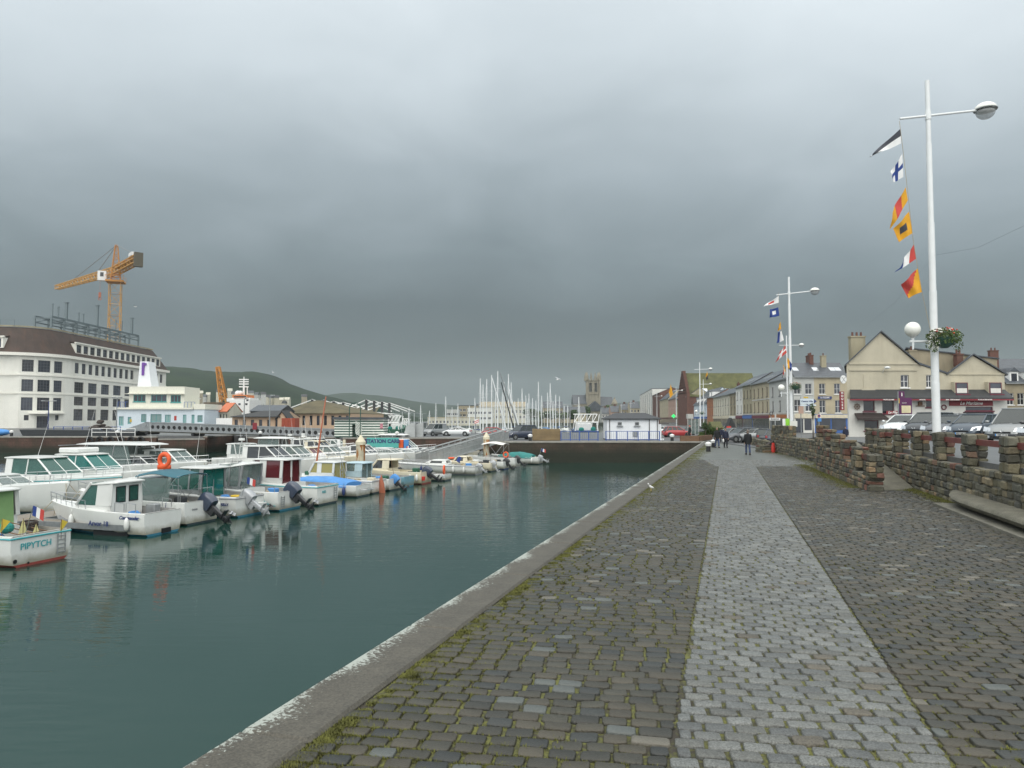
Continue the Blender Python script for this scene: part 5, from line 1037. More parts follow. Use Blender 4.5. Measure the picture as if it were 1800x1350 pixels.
def rail_fence(label, x0, x1, Y, n, h=1.1, bars=(1.1, .12), z=0, mat='blue_rail', post=.05, z1=0):
    t = thing('railing', label, 'railing', (x0, Y, z), 0); W = x1 - x0; b = MB()
    for e_ in bars: b.tube((0, 0, e_), (W, z1, e_), .035, n=6)
    m = int(W / .22)
    for k in range(m): b.tube((W * k / m, 0, .12), (W * k / m, 0, h), .012, n=3, caps=False)
    b.build('bars', mat, t)
    for k in range(n): b = MB(); x = W * k / (n - 1); b.box(x - post, x + post, -post, post, 0, h + .03); b.build('post', mat, t)
rail_fence('blue railing right in front of the white hut', XP(1065, 86.4), XP(1159, 86.4), 86.4, 6)
rail_fence('short blue railing left of the white hut in front of the trawler', XP(986, 86.4), XP(1051, 86.4), 86.4, 5)
rail_fence('blue railing in front of the curved white building behind the black barge', XP(95, 120), XP(212, 120), 120, 8, 1.3, (1.3, .7, .12))
# tan box on the end quay
b = MB(); b.box(0, 1, 0, 1, 0, 1); o = b.build('storage_box', 'wood', bevel=.02); o.scale = (XP(985, 86.5) - XP(936, 86.5), 1.6, 1.35); o.location = (XP(936, 86.5), 86.5, .01); M['wood_tan'] = mt('wood_tan', (.2, .145, .075), .8, var=.2, dirt=.4); o.data.materials[0] = M['wood_tan']; tag(o, 'large tan wooden box on the quay between the dark car and the blue railing', 'box')
# containers, orange roofed house, ship, sheds
def simple(name, label, cat, Y, px0, px1, py0, py1, D, mat, zb=0, rz=0):
    x0, x1 = XP(px0, Y), XP(px1, Y); b = MB(); b.box(0, x1 - x0, 0, D, zb, ZP(py0, Y)); n = max(3, int((x1 - x0) / .6))
    if 'container' in name:
        for k in range(n): u = (x1 - x0) * (k + .5) / n; b.box(u - .1, u + .1, -.08, -.003, zb + .2, ZP(py0, Y) - .2)
    o = b.build(name, mat); o.location = (x0, Y, 0); return tag(o, label, cat)
simple('shipping_container', 'brown container stack right of the harbour office', 'container', 190, 357, 385, 707, 749, 6, 'container_brown'); simple('warehouse', 'pale low warehouse below the brown containers', 'building', 175, 357, 386, 722, 749, 8, 'render_pale')
simple('shipping_container', 'red shipping container beside the orange roofed house', 'container', 165, 366, 394, 735, 749, 3, 'container_red'); simple('white_trailer', 'long white trailer behind the footbridge railing', 'trailer', 150, 380, 428, 735, 750, 3, 'paint_white')
simple('shipping_container', 'red brown container in front of the pink shed wall', 'container', 135, 495, 518, 735, 745, 3, 'container_red')
def gabled(name, label, Y, px0, px1, pe, pr, D, wall, roof, wins=0, rz=0, hipl=0, hipr=0):
    x0, x1 = XP(px0, Y), XP(px1, Y); W = x1 - x0; H = ZP(pe, Y); RH = ZP(pr, Y + D / 2) - H; t = thing(name, label, 'building', (x0, Y, 0), rz)
    ops = [(W * (k + .3) / wins, W * (k + .7) / wins, 1.0, H - .5) for k in range(wins)]; b = MB(); wallgrid(b, (0, 0, 0), (1, 0, 0), W, 0, H, ops, (0, 1, 0), .15); b.box(0, W, .2, D, 0, H)
    for x in (0, W):
        if not (hipr if x else hipl): b.add([(x, 0, H), (x, D, H), (x, D / 2, H + RH)], [(0, 1, 2) if x == 0 else (0, 2, 1)])
        b.quad((x, 0, 0), (x, .2, 0), (x, .2, H), (x, 0, H))
    b.build('wall', wall, t)
    for o_ in ops: window(t, o_[0], o_[2], 0, o_[1] - o_[0], o_[3] - o_[2], 'mullion_dark', 'window_dark', 2, 2, sill=False, sub=False)
    roof_par(t, W, D, H, RH, roof, oh=.8, hipl=hipl, hipr=hipr); return t
gabled('harbour_house', 'small house with a bright orange roof in front of the white ship', 160, 385, 401, 724, 709, 8, 'render_pale', 'roof_orange', 3)
gabled('shed', 'low dark roofed shed in front of the big olive roofed shed', 140, 408, 494, 733, 723, 12, 'shed_pink', 'shed_dark', 6, hipl=4)
gabled('shed', 'dark shed with a blue grey roof light behind the lowest shed', 165, 440, 494, 723, 713, 10, 'shed_dark', 'slate', 0)
gabled('shed', 'big harbour shed with wide olive roof and pink wall', 185, 490, 622, 727, 705, 26, 'shed_pink', 'shed_roof', 10, rz=R(-8), hipr=13, hipl=4)
gabled('shed', 'green grey long shed roof at the right end of the big olive shed', 230, 590, 660, 728, 716, 14, 'kiosk_green', 'shed_roof', 0)
def gable_front(): 
    Y = 139.5; b = MB(); x0, x1 = XP(488, Y), XP(503, Y); t = thing('gable_porch', 'small pink gable porch at the end of the lowest dark roof', 'porch', (x0, Y, 0)); W = x1 - x0; H = ZP(736, Y); z = ZP(724, Y); b.extr([(0, 0, 0), (W, 0, 0), (W, 0, H), (W / 2, 0, z), (0, 0, H)], (0, 4, 0)); b.build('wall', 'shed_pink', t); b = MB(); b.extr([(-.4, -.3, H - .2), (W / 2, -.3, z), (W / 2, -.3, z + .2), (-.4, -.3, H)], (0, 4.5, 0)); b.extr([(W + .4, -.3, H - .2), (W / 2, -.3, z), (W / 2, -.3, z + .2), (W + .4, -.3, H)], (0, 4.5, 0)); b.build('roof', 'shed_dark', t)
gable_front()
# mobile crane jib behind
def jib():
    Y = 210; a = A(396, 702, Y); c = A(383, 645, Y); t = thing('crane_jib', 'slanting orange lattice crane jib in front of the hill', 'crane', (a.x, Y, 0)); b = MB(); lattice(b, (0, 0, a.z - 3), (c.x - a.x, 0, c.z), 1.9, .9, 12, .16, .08, up=(0, 1, 0)); b.build('jib', 'crane_orange', t); b = MB(); b.box(-2, 2, -1.5, 1.5, 0, a.z - 2.6); b.build('crane_base', 'crane_orange', t)
jib()
def ship():
    Y = 200; x0 = XP(403, Y); lx = lambda p: XP(p, Y) - x0; lz = lambda p: ZP(p, Y); t = thing('cargo_ship', 'white ship superstructure with an orange wheelhouse band and radar mast', 'ship', (x0, Y, 0)); W = lx(438)
    b = MB(); b.box(0, W, 0, 9, -2, lz(702)); b.box(-1, W * .2, .5, 8, lz(706), lz(700)); b.box(W * .05, W * .95, 1, 8, lz(702), lz(699)); b.build('superstructure', 'paint_white', t)
    b = MB(); b.box(W * .1, W * .85, .5, 6, lz(698.8), lz(694)); b.build('wheelhouse', 'ship_orange', t); b = MB(); b.box(W * .18, W * .8, .4, .49, lz(698), lz(696)); b.build('window_band', 'window_dark', t)
    b = MB(); b.tube((W * .5, 3, lz(694)), (W * .5, 3, lz(661)), .35, .12, 6); [b.box(W * .5 - 1.3, W * .5 + 1.3, 2.9, 3.1, lz(z), lz(z) + .3) for z in (667, 671, 675, 680)]; b.tube((W * .68, 3, lz(694)), (W * .68, 3, lz(680)), .15, n=5); b.sph((W * .2, 3, lz(691)), .8); b.sph((W * .4, 2, lz(690)), .6); b.build('mast', 'paint_white', t)
    for x, z in ((.15, 712), (.5, 712), (.85, 712), (.9, 705)): b = MB(); b.box(W * x - .3, W * x + .3, -.05, -.002, lz(z), lz(z) + .5); b.build('porthole', 'window_dark', t)
ship()
# striped kiosk
def kiosk():
    Y = 102.8; x0, x1 = XP(588, Y), XP(674.5, Y); W = x1 - x0; H = ZP(737.5, Y); t = thing('striped_kiosk', 'kiosk clad in white and dark green horizontal stripes on the quay', 'kiosk', (x0, Y, 0)); b = MB(); n = 7; g = (W * .36, W * .56)
    for k in range(2 * n):
        z0, z1 = H * k / (2 * n), H * (k + 1) / (2 * n)
        if z1 < H * .78: b.box(0, g[0], -.03 * (k % 2), 3.4, z0, z1, k % 2); b.box(g[1] + .0, W, -.03 * (k % 2), 3.4, z0, z1, k % 2)
        else: b.box(0, W, -.03 * (k % 2), 3.4, z0, z1, k % 2)
    b.build('wall', ['kiosk_green', 'kiosk_white'], t)
    b = MB(); b.box(g[0] + .01, g[1] - .01, .8, .9, 0, H * .78); b.build('door', 'kiosk_green', t)
    b = MB(); 
    for k in range(9): z = H * .74 * k / 9; b.extr([(g[1] - .9, -.05, z + .55), (g[1], -.05, z), (g[1], -.05, z + .12), (g[1] - .9, -.05, z + .67)], (0, .06, 0))
    b.build('shutter', 'kiosk_white', t)
    b = MB(); b.extr([(-.2, -.35, H + .02), (W + .2, -.35, H + .02), (W + .2, -.35, H + .3), (-.2, -.35, H + .36)], (0, 4.2, 0)); b.build('roof', 'slate', t)
    b = MB(); b.box(W * .93, W * .985, -.1, -.04, H * .5, H * .78); b.build('notice', 'flower_pink', t)
kiosk()
# arch lamp in front of the kiosk
b = MB(); pts = [(-.75, 0, 0), (-.75, 0, 4.0)] + [(-.75 * math.cos(PI * k / 8), 0, 4.0 + .75 * math.sin(PI * k / 8)) for k in range(1, 8)] + [(.75, 0, 4.0), (.75, 0, 0)]
b.pipe(pts, .07); o = b.build('arch_pole', 'kiosk_green'); o.location = (XP(623, 100.9), 101.2, 0); tag(o, 'dark green inverted U shaped pole in front of the striped kiosk', 'pole')
# white cable-stayed canopy
def canopy():
    Y = 215; x0 = XP(540, Y); lx = lambda p: XP(p, Y) - x0; lz = lambda p: ZP(p, Y); t = thing('market_canopy', 'long white market hall roof hung from dark posts by white tie rods', 'hall', (x0, Y, 0)); b = MB(); b.extr([(lx(590), 0, lz(719)), (lx(690), 0, lz(727)), (lx(690), 0, lz(729)), (lx(590), 0, lz(721))], (0, 14, 0)); b.build('roof', 'paint_white', t)
    b = MB(); b.box(lx(628), lx(690), 4, 12, 0, lz(729)); b.build('wall', 'kiosk_white', t)
    for px, pt in ((545, 702), (565, 703), (583, 705), (600, 707), (641, 702), (655, 704), (669, 706), (682, 708)):
        b = MB(); x = lx(px); b.box(x - .35, x + .35, 2, 2.6, 0 if px > 620 else lz(722), lz(pt)); b.build('post', 'shed_dark', t)
        b = MB(); [b.tube((x, 2.3, lz(pt)), (x + s * 7.5, 2.3, lz(719 if px < 620 else 723)), .17, n=4) for s in (-1, 1)]; b.build('tie_rod', 'paint_white', t)
canopy()
# rusty piles with pale caps
def pile(px, Y, ptop, r, label, red=False):
    zt = ZP(ptop, Y); t = thing('mooring_pile', label, 'pile', (XP(px, Y), Y, 0)); b = MB(); h = r * 1.5; b.tube((0, 0, -5), (0, 0, zt - h), r, n=18); b.build('shaft', 'rust_pile', t, smooth=50); b = MB(); b.tube((0, 0, zt - h - .25), (0, 0, zt - h), r * 1.12, n=18); b.tube((0, 0, zt - h), (0, 0, zt), r * 1.12, .04, 18); b.build('cap', 'cap_cream', t, smooth=50)
pile(634.5, 62, 764.5, .38, 'rust streaked pale pile with a conical cap among the moored boats'); pile(855, 77, 760, .32, 'rust streaked pile with a pale conical cap beside the gangway')
# fuel station sign on a pontoon
def fuel():
    Y = 93; t = thing('fuel_sign', 'turquoise STATION CARB sign board on the filling pontoon', 'sign', (XP(645, Y), Y, 0)); W = XP(701, Y) - XP(645, Y); z0, z1 = ZP(787, Y), ZP(769.5, Y); b = MB(); b.box(0, W, 0, .1, z0, z1); b.build('board', 'sign_turq', t); text('lettering', 'STATION CARB', .62, 'stripe_navy', t, (W / 2, -.015, z1 - .45), bold=.03)
    b = MB(); [b.tube((x, .15, WZ + .3), (x, .15, z1), .05, n=5) for x in (.2, W - .2)]; b.build('leg', 'steel_grey', t)
mt('sign_turq', (.09, .42, .38), .6, var=.06)
fuel()
for px0, px1, m, lb in ((593, 598, 'paint_white', 'white'), (603, 607, 'shop_cream', 'cream'), (701, 709, 'orange', 'orange'), (710, 718, 'tarp_blue', 'blue')):
    b = MB(); Y = 93.2; b.box(0, XP(px1, Y) - XP(px0, Y), 0, .5, WZ + .4, ZP(773, Y)); o = b.build('fuel_cabinet', m, bevel=.03); o.location = (XP(px0, Y), Y, 0); tag(o, lb + ' cabinet beside the turquoise sign on the filling pontoon', 'cabinet')
# gangway down to the pontoon
def gangway():
    a, c = A(884, 757, 88), A(742, 812, 70); d = Vector((c.x - a.x, c.y - a.y, 0)); L_ = d.length; t = thing('gangway', 'grey aluminium gangway with lattice sides sloping down to the pontoon', 'gangway', (a.x, a.y, 0), math.atan2(d.y, d.x)); z0, z1 = .1, WZ + .6; zf = lambda s: z0 + (z1 - z0) * s / L_
    for y, nm in ((-.75, 'side_truss'), (.75, 'side_truss')):
        b = MB(); n = 14; b.tube((0, y, zf(0) + 1.2), (L_, y, zf(L_) + 1.2), .075, n=6); b.tube((0, y, zf(0)), (L_, y, zf(L_)), .1, n=6); b.tube((0, y, zf(0) + .6), (L_, y, zf(L_) + .6), .04, n=6)
        for k in range(n + 1): s = L_ * k / n; b.tube((s, y, zf(s)), (s, y, zf(s) + 1.2), .04, n=5); s2 = L_ * min(n, k + 1) / n; b.tube((s, y, zf(s) + (1.2 if k % 2 else 0)), (s2, y, zf(s2) + (0 if k % 2 else 1.2)), .03, n=5)
        b.build(nm, 'steel_light', t); b = MB(); b.extr([(0, y, zf(0) + .05), (L_, y, zf(L_) + .05), (L_, y, zf(L_) + 1.0), (0, y, zf(0) + 1.0)], (0, .015, 0)); b.build('side_panel', 'steel_light', t)
    b = MB(); b.extr([(0, -.7, zf(0)), (L_, -.7, zf(L_)), (L_, .7, zf(L_)), (0, .7, zf(0))], (0, 0, -.1)); b.build('deck', 'plank', t)
mt('steel_light', (.42, .44, .44), .4, metal=.4, var=.1, dirt=.2)
gangway()
b = MB(); b.box(-.4, .4, -.3, .3, .0, 1.25); o = b.build('service_box', 'steel_grey', bevel=.03); o.location = (XP(880, 86), 86.2, .0); tag(o, 'grey steel box at the head of the gangway', 'box')
# steel arches left of the van
for i, px in enumerate((724, 737)):
    b = MB(); r_ = 1.15; prof = [(0, 0)] + [(r_ - r_ * math.cos(PI / 2 * k / 7), 1.2 + .75 * math.sin(PI / 2 * k / 7)) for k in range(8)] + [(1.35, 1.95), (1.35, 0)]
    b.extr([(x, 0, z) for x, z in prof], (0, .6, 0)); o = b.build('steel_hood', 'steel_light', bevel=.02); o.location = (XP(px, 103) - .9, 103 + i * .9, 0); tag(o, ('left' if i == 0 else 'right') + ' curved grey steel hood on the quay beside the grey van', 'hood')
b = MB(); o = None
# hillside houses
hs = [(283, 690), (290, 694), (297, 691), (306, 697), (313, 694), (321, 690), (327, 697), (335, 693), (343, 696), (352, 692), (359, 697), (366, 694), (385, 690), (404, 688), (412, 693), (441, 691), (447, 697), (452, 693), (463, 694), (470, 697), (478, 699), (486, 700), (494, 704), (505, 703), (535, 698), (447, 706), (430, 704), (456, 700), (500, 709)]
for i, (px, py) in enumerate(hs):
    Y = 820 + random.uniform(-20, 60); p = A(px, py, Y); w_ = random.uniform(4, 7); d_ = w_ * .8; h_ = random.uniform(2.2, 3.6); t = thing('hillside_house', 'x', 'house', (p.x, Y, p.z - 3), random.uniform(-.5, .5), 'small pale houses on the hillside')
    b = MB(); b.box(-w_ / 2, w_ / 2, -d_ / 2, d_ / 2, -8, h_); b.build('wall', random.choice(['render_grey', 'render_pale', 'render_cream', 'render_stone']), t); b = MB(); b.extr([(-w_ / 2 - .3, -d_ / 2 - .3, h_), (-w_ / 2 - .3, d_ / 2 + .3, h_), (-w_ / 2 - .3, 0, h_ + 3)], (w_ + .6, 0, 0)); b.build('roof', random.choice(['slate', 'slate_dark', 'render_pale']), t)
    t['_px'] = px
ORD = ['first', 'second', 'third', 'fourth', 'fifth', 'sixth', 'seventh', 'eighth', 'ninth', 'tenth', 'eleventh', 'twelfth', 'thirteenth', 'fourteenth', 'fifteenth', 'sixteenth', 'seventeenth', 'eighteenth', 'nineteenth', 'twentieth'] + ['twenty ' + s for s in ('first', 'second', 'third', 'fourth', 'fifth', 'sixth', 'seventh', 'eighth', 'ninth')] + ['thirtieth'] + ['thirty ' + s for s in ('first', 'second', 'third', 'fourth', 'fifth', 'sixth', 'seventh', 'eighth', 'ninth')] + ['fortieth'] + ['forty ' + s for s in ('first', 'second', 'third', 'fourth', 'fifth', 'sixth')]
for i, o in enumerate(sorted([o for o in COL.objects if '_px' in o.keys()], key=lambda o: o.location.x / o.location.y)): o['label'] = 'small pale hillside house, ' + ORD[i] + ' from the left below the green hill'; del o['_px']
# ================================================================ boats
def hull(t, L, B, H, mat='gel_white', boot='antifoul_blue', xc=.5, stripe=None, band=None, full=.36, floor=.3, sheer=.3, n=16):
    hb = lambda s: B / 2 * (.93 + .07 * min(1, s / .25)) * max(0.015, 1 - max(0, (s - full) / (1 - full)) ** 2.3)
    zs = lambda s: H * (1 + sheer * s * s); V = []; b = MB(); rings = []; ins = []
    for k in range(n + 1):
        s = k / n; h = hb(s); z = zs(s); x = L * s; fl = .11 * L * s ** 3; bw = h * (.90 - .42 * s ** 2); zm = .1 + (z - .1) * .55
        r = [(x + fl, h, z), (x + fl * .6, h * (1.0 - .06 * s), zm), (x, bw, .09), (x - fl * .3, bw * .72, -.12), (x - fl * .3, .0, -.3 + .25 * s ** 4)]
        rings.append(r + [(p[0], -p[1], p[2]) for p in r[-2::-1]]); ins.append((x + fl * .96 - (.1 if s == 1 else 0), max(.005, h - .1), z + .02, h))
    m = len(rings[0])
    base = len(b.v); b.v += [p for r in rings for p in r]
    for k in range(n):
        for i in range(m - 1): b.f.append((base + k * m + i, base + k * m + i + 1, base + (k + 1) * m + i + 1, base + (k + 1) * m + i)); b.m.append(1 if 2 <= i <= 5 else (2 if band and i in (1, 6) else 0))
    r = rings[0]; b.add(r, [(0, 1, 2, 6, 7, 8)], 0); b.add(r, [(2, 3, 4, 5, 6)], 1)
    kc = int(n * xc)
    for k in range(n):   # gunwale cap, cockpit or deck
        (xa, ya, za, ha), (xb, yb, zb, hb_) = ins[k], ins[k + 1]
        for sg in (1, -1):
            b.quad((rings[k][0][0], sg * ha, za - .02), (xa, sg * ya, za), (xb, sg * yb, zb), (rings[k + 1][0][0], sg * hb_, zb - .02))
            if k < kc: b.quad((xa, sg * ya, za), (xa, sg * ya, floor), (xb, sg * yb, floor), (xb, sg * yb, zb), mi=3)
            else: b.quad((xa, sg * ya, za), (xa, 0, za + .07), (xb, 0, zb + .07), (xb, sg * yb, zb))
        if k < kc: b.quad((xa, ya, floor), (xa, -ya, floor), (xb, -yb, floor), (xb, yb, floor), mi=3)
    xa, ya, za, _ = ins[0]; b.add([(0, ya, za), (0, -ya, za), (.1, -ya, za), (.1, ya, za), (.1, -ya, floor), (.1, ya, floor)], [(0, 1, 2, 3), (3, 2, 4, 5)])
    x, y, z, _ = ins[kc]; b.quad((x, y, floor), (x, -y, floor), (x, -y, z), (x, y, z)); b.quad((x, y, z), (x, -y, z), (x, 0, z + .07))
    b.build('hull', [mat, boot, band or mat, 'deck_grey' if mat != 'gel_cream' else 'gel_cream'], t, smooth=38)
    for s_, sg in ((.14, 1), (.72, 1), (.45, -1)):
        if L > 5: fender(t, L * s_, sg * (hb(s_) + .09), H * .55, random.choice(['gel_white', 'gel_white', 'stripe_navy']))
    if L > 5 and xc < .6:
        r = random; cx_, cy_ = L * r.uniform(.06, .16), r.uniform(-.3, .3) * B; g = MB(); g.cbox(cx_, cx_ + .5, cy_ - .2, cy_ + .2, floor, floor + r.uniform(.5, .85), .04); g.build('crate', r.choice(['gel_cream', 'tarp_blue', 'ship_green', 'steel_grey', 'canvas_dark', 'yellow']), t)
        g = MB(); g.torus((L * .2, -cy_ * .8, floor + .5), (r.uniform(-.3, .3), .2, 1), .2, .05, 12, 5); g.torus((L * .2 + .03, -cy_ * .8, floor + .57), (0, .1, 1), .17, .05, 12, 5); g.build('rope_coil', r.choice(['rope', 'tarp_blue', 'net_dark', 'orange']), t)
        if r.random() < .4:
            g = MB(); g.tube((.08, hb(0) * .5, H), (-.25, hb(0) * .5, H + 1.0), .013, n=5); fs = g.build('flag_staff', 'steel', t); g = MB()
            for i in range(3): x = -.25 - .16 * i; g.extr([(x, hb(0) * .5, H + 1.0 - .05 * i), (x - .16, hb(0) * .5, H + .95 - .05 * i), (x - .13, hb(0) * .5, H + .62 - .06 * i), (x + .03, hb(0) * .5, H + .67 - .05 * i)], (0, .008, 0), i)
            g.build('ensign', ['flag_navy', 'flag_white', 'flag_red'], fs)
    q = MB(); zb_ = H * (1 + sheer); xb_ = L * 1.08
    for sg in (1, -1): P = [(xb_ + 1.1 * k / 5, sg * (.05 + .9 * k / 5), zb_ + (.42 - zb_) * k / 5 - .25 * math.sin(PI * k / 5)) for k in range(6)]; q.pipe(P, .014, 4)
    q.tube(P[0], (P[0][0], -P[0][1], P[0][2]), .014, n=4); q.build('mooring_rope', 'rope', t)
    if stripe:
        q = MB(); R_ = []
        for k in range(n + 1):
            p = rings[k][0]; p2 = rings[k][1]; f = .16; c = [p[i] + (p2[i] - p[i]) * f for i in range(3)]; R_.append(c)
        for sg in (1, -1): q.pipe([(c[0], sg * (c[1] + .012), c[2]) for c in R_], .028, 5)
        q.pipe([(-.012, R_[0][1], R_[0][2]), (-.012, -R_[0][1], R_[0][2])], .028, 5); q.build('rub_rail', stripe, t)
    return hb, zs, lambda s: L * s + .11 * L * s ** 3
def rrect(x0, x1, w, z, r=.2, n=4, nar=1.0):
    P = []
    for cx, cy, a0, k in ((x1 - r, 1, 0, 1), (x0 + r, 1, PI / 2, 0), (x0 + r, -1, PI, 0), (x1 - r, -1, 1.5 * PI, 1)):
        ww = w * (nar if k else 1)
        for i in range(n + 1): a = a0 + PI / 2 * i / n; P.append((cx + r * math.cos(a), cy * (ww - r) + r * math.sin(a), z))
    return P
def roof_slab(t, x0, x1, w, z, mat='gel_white', camber=.07, th=.07, lift=0, name='cabin_roof', nar=.92):
    b = MB(); zc = (x0 + x1) / 2; R0 = rrect(x0, x1, w, z, .18, 4, nar); up = lambda P, dz, k: [(zc + (p[0] - zc) * k, p[1] * k, z + dz + lift * ((p[0] - x0) / (x1 - x0))) for p in P]
    b.loft([up(R0, 0, .97), up(R0, th * .4, 1), up(R0, th, .99), up(R0, th + camber * .6, .8), up(R0, th + camber, .45), up(R0, th + camber * 1.1, .05)]); return b.build(name, mat, t, smooth=50)
def cabin(t, x0, x1, w, z0, zw, zr, rf=.5, rr=0.0, gl='glass_green', wall='gel_white', pw=.07, side=(), rear='door', roof=(.25, .25), roofmat=None, solid=False, fm=None, nar=.9, lift=0, rearmat=None):
    fm = fm or wall; wt = w * .9; X1 = x1 - rf; X0 = x0 + rr
    def cs(f): return (x0 + rr * f, x1 - rf * f, w + (wt - w) * f, zw + (zr - zw) * f)
    b = MB(); b.loft([[(x0, -w, z0), (x1 + .1, -w * nar, z0), (x1 + .1, w * nar, z0), (x0, w, z0)], [(x0, -w, zw), (x1, -w * nar, zw), (x1, w * nar, zw), (x0, w, zw)]])
    c0, c1 = cs(0), cs(1); P0 = [Vector((c0[0], -c0[2], zw)), Vector((c0[1], -c0[2] * nar, zw)), Vector((c0[1], c0[2] * nar, zw)), Vector((c0[0], c0[2], zw))]; P1 = [Vector((c1[0], -c1[2], zr)), Vector((c1[1], -c1[2] * nar, zr)), Vector((c1[1], c1[2] * nar, zr)), Vector((c1[0], c1[2], zr))]
    for i in range(4): b.tube(P0[i], P1[i], pw, n=6)
    for sg in (0, 1):   # side pillars / solid panels given as (f0,f1)
        i, j = (0, 1) if sg == 0 else (3, 2)
        for a, c in side:
            tp = lambda f: P1[i].lerp(P1[j], max(0, min(1, (P0[i].lerp(P0[j], f).x - P1[i].x) / (P1[j].x - P1[i].x)))); q = [P0[i].lerp(P0[j], a), P0[i].lerp(P0[j], c), tp(c), tp(a)]; n_ = Vector((0, .05 * (1 if sg == 0 else -1), 0)); b.extr([p - n_ * .4 for p in q], n_)
    b.tube(P0[1].lerp(P0[2], .5), P1[1].lerp(P1[2], .5), pw * .6, n=5)
    if solid: b.tube(P0[0].lerp(P0[3], .5), P1[0].lerp(P1[3], .5), pw, n=5)
    cb = b.build('cabin', fm, t, smooth=40)
    g = lambda *p: MB().quad(*p)
    ins = lambda p: Vector((p.x, p.y * .985, p.z))
    for nm, q in (('side_window', (P0[0], P0[1], P1[1], P1[0])), ('side_window', (P0[3], P0[2], P1[2], P1[3])), ('windscreen', (P0[1], P0[2], P1[2], P1[1]))):
        o = MB(); q = [ins(p) for p in q]; nn = (q[1] - q[0]).cross(q[3] - q[0]).normalized() * .012; o.extr(q, nn); o.build(nm, gl, t)
    if rear == 'door':
        o = MB(); q = [Vector((x0 - .01, -w * .85, z0 + .02)), Vector((x0 - .01, w * .85, z0 + .02)), Vector((X0 - .01, wt * .85, zr)), Vector((X0 - .01, -wt * .85, zr))]; o.extr(q, (-.02, 0, 0)); d = o.build('cabin_door', rearmat or gl, t); o = MB(); o.box(x0 - .06, x0 - .03, -.03, .03, z0, zr); o.build('door_frame', fm, d)
    if rear == 'panes':
        o = MB(); q = [Vector((x0 - .01, -w, z0)), Vector((x0 - .01, w, z0)), Vector((X0 - .01, wt, zr)), Vector((X0 - .01, -wt, zr))]; o.extr(q, (-.03, 0, 0)); d = o.build('rear_wall', wall, t)
        for sg in (1, -1): o = MB(); ya, yb = sorted((sg * w * .1, sg * w * .72)); za = z0 + (zr - z0) * .38; o.cbox(x0 - .06, x0 - .045, ya, yb, za, zr - .14, .03, 0); o.box(x0 - .072, x0 - .061, ya + .05, yb - .05, za + .05, zr - .19, 1); o.build('rear_window', ['black_plastic', gl], d)
    roof_slab(t, X0 - roof[1], X1 + roof[0], wt + .07, zr, roofmat or wall, lift=lift)
def bow_rail(t, f, L, s0=.5, h=.42, y_in=.08, mat='steel', sgs=(1, -1), n=6, s1=1.0):
    hb, zs, xx = f; b = MB()
    for sg in sgs:
        P = []
        for k in range(n + 1): s = s0 + (s1 - s0) * k / n; p = Vector((xx(s), sg * max(0, hb(s) - y_in), zs(s))); q = p + Vector((.04, 0, h)); P.append(q); b.tube(p, q, .014, n=5)
        b.pipe(P, .017, 5); b.pipe([p - Vector((0, 0, h * .5)) for p in P], .01, 4)
    if s1 >= 1: b.tube(P[-1], P[-1] * 1, .01)
    return b.build('bow_rail', mat, t)
def outboard(t, y=0, z=.55, tilt=50, cm='engine_navy', s=1.0, x=-.12):
    Rm = Matrix.Translation((x, y, z)) @ Matrix.Rotation(R(tilt), 4, 'Y') @ Matrix.Scale(s, 4)
    b = MB(); b.loft([rrect(-.13, .1, .09, -.05, .04, 2), rrect(-.12, .06, .07, -.45, .04, 2), rrect(-.14, .06, .05, -.75, .03, 2)]); b.box(-.34, .02, -.11, .11, -.62, -.59); b.loft([[(-.36 + .5 * k / 5, .075 * math.sin(PI * (k + .35) / 5.7) * math.cos(2 * PI * i / 8), -.82 + .075 * math.sin(PI * (k + .35) / 5.7) * math.sin(2 * PI * i / 8)) for i in range(8)] for k in range(6)]); b.extr([(.0, -.01, -.85), (-.2, -.01, -.85), (-.12, -.01, -1.05)], (0, .02, 0)); b.box(-.02, .22, -.1, .1, -.28, .1)
    b.xf(Rm); e_ = b.build('outboard_motor', 'engine_black' if cm != 'engine_silver' else 'engine_silver', t, smooth=40)
    b = MB(); b.loft([rrect(-.3, .18, .17, -.06, .1, 3), rrect(-.34, .24, .2, .08, .1, 3), rrect(-.33, .25, .2, .3, .1, 3), rrect(-.28, .2, .17, .47, .1, 3), rrect(-.16, .1, .09, .53, .05, 3)]); b.xf(Rm); b.build('cowling', cm, e_, smooth=60)
    b = MB(); c = Vector((-.4, 0, -.82)); b.sph(c, .05, (1.6, 1, 1), 8, 5)
    for k in range(3): a = 2 * PI * k / 3; d = Vector((0, math.cos(a), math.sin(a))); p = Vector((0, -math.sin(a), math.cos(a))); b.add([c + p * .03 + Vector((.03, 0, 0)), c - p * .03 - Vector((.03, 0, 0)), c + d * .14 - p * .07 - Vector((.03, 0, 0)), c + d * .15 + p * .05 + Vector((.03, 0, 0))], [(0, 1, 2, 3), (3, 2, 1, 0)])
    b.xf(Rm); b.build('propeller', 'gel_grey' if cm == 'engine_navy' else 'engine_black', e_)
def fender(t, x, y, z, mat='gel_white'):
    b = MB(); b.sph((x, y, z), .11, (1, 1, 2.6), 10, 8); b.tube((x, y, z + .25), (x, y * .97, z + .5), .012, n=4); b.build('fender', mat, t, smooth=True)
def ladder(t, y, z0, z1, x=-.06, w=.3):
    b = MB()
    for e_ in (-w / 2, w / 2): b.tube((x, y + e_, z0), (x, y + e_, z1), .02, n=6)
    n = 5
    for k in range(n): z = z0 + (z1 - z0) * (k + .4) / n; b.tube((x, y - w / 2, z), (x, y + w / 2, z), .018, n=5)
    b.build('ladder', 'steel_grey', t)
def stern_text(t, s, y, z, size, mat): text('lettering', s, size, mat, t, (-.022, y, z), (PI / 2, 0, -PI / 2), bold=.003)
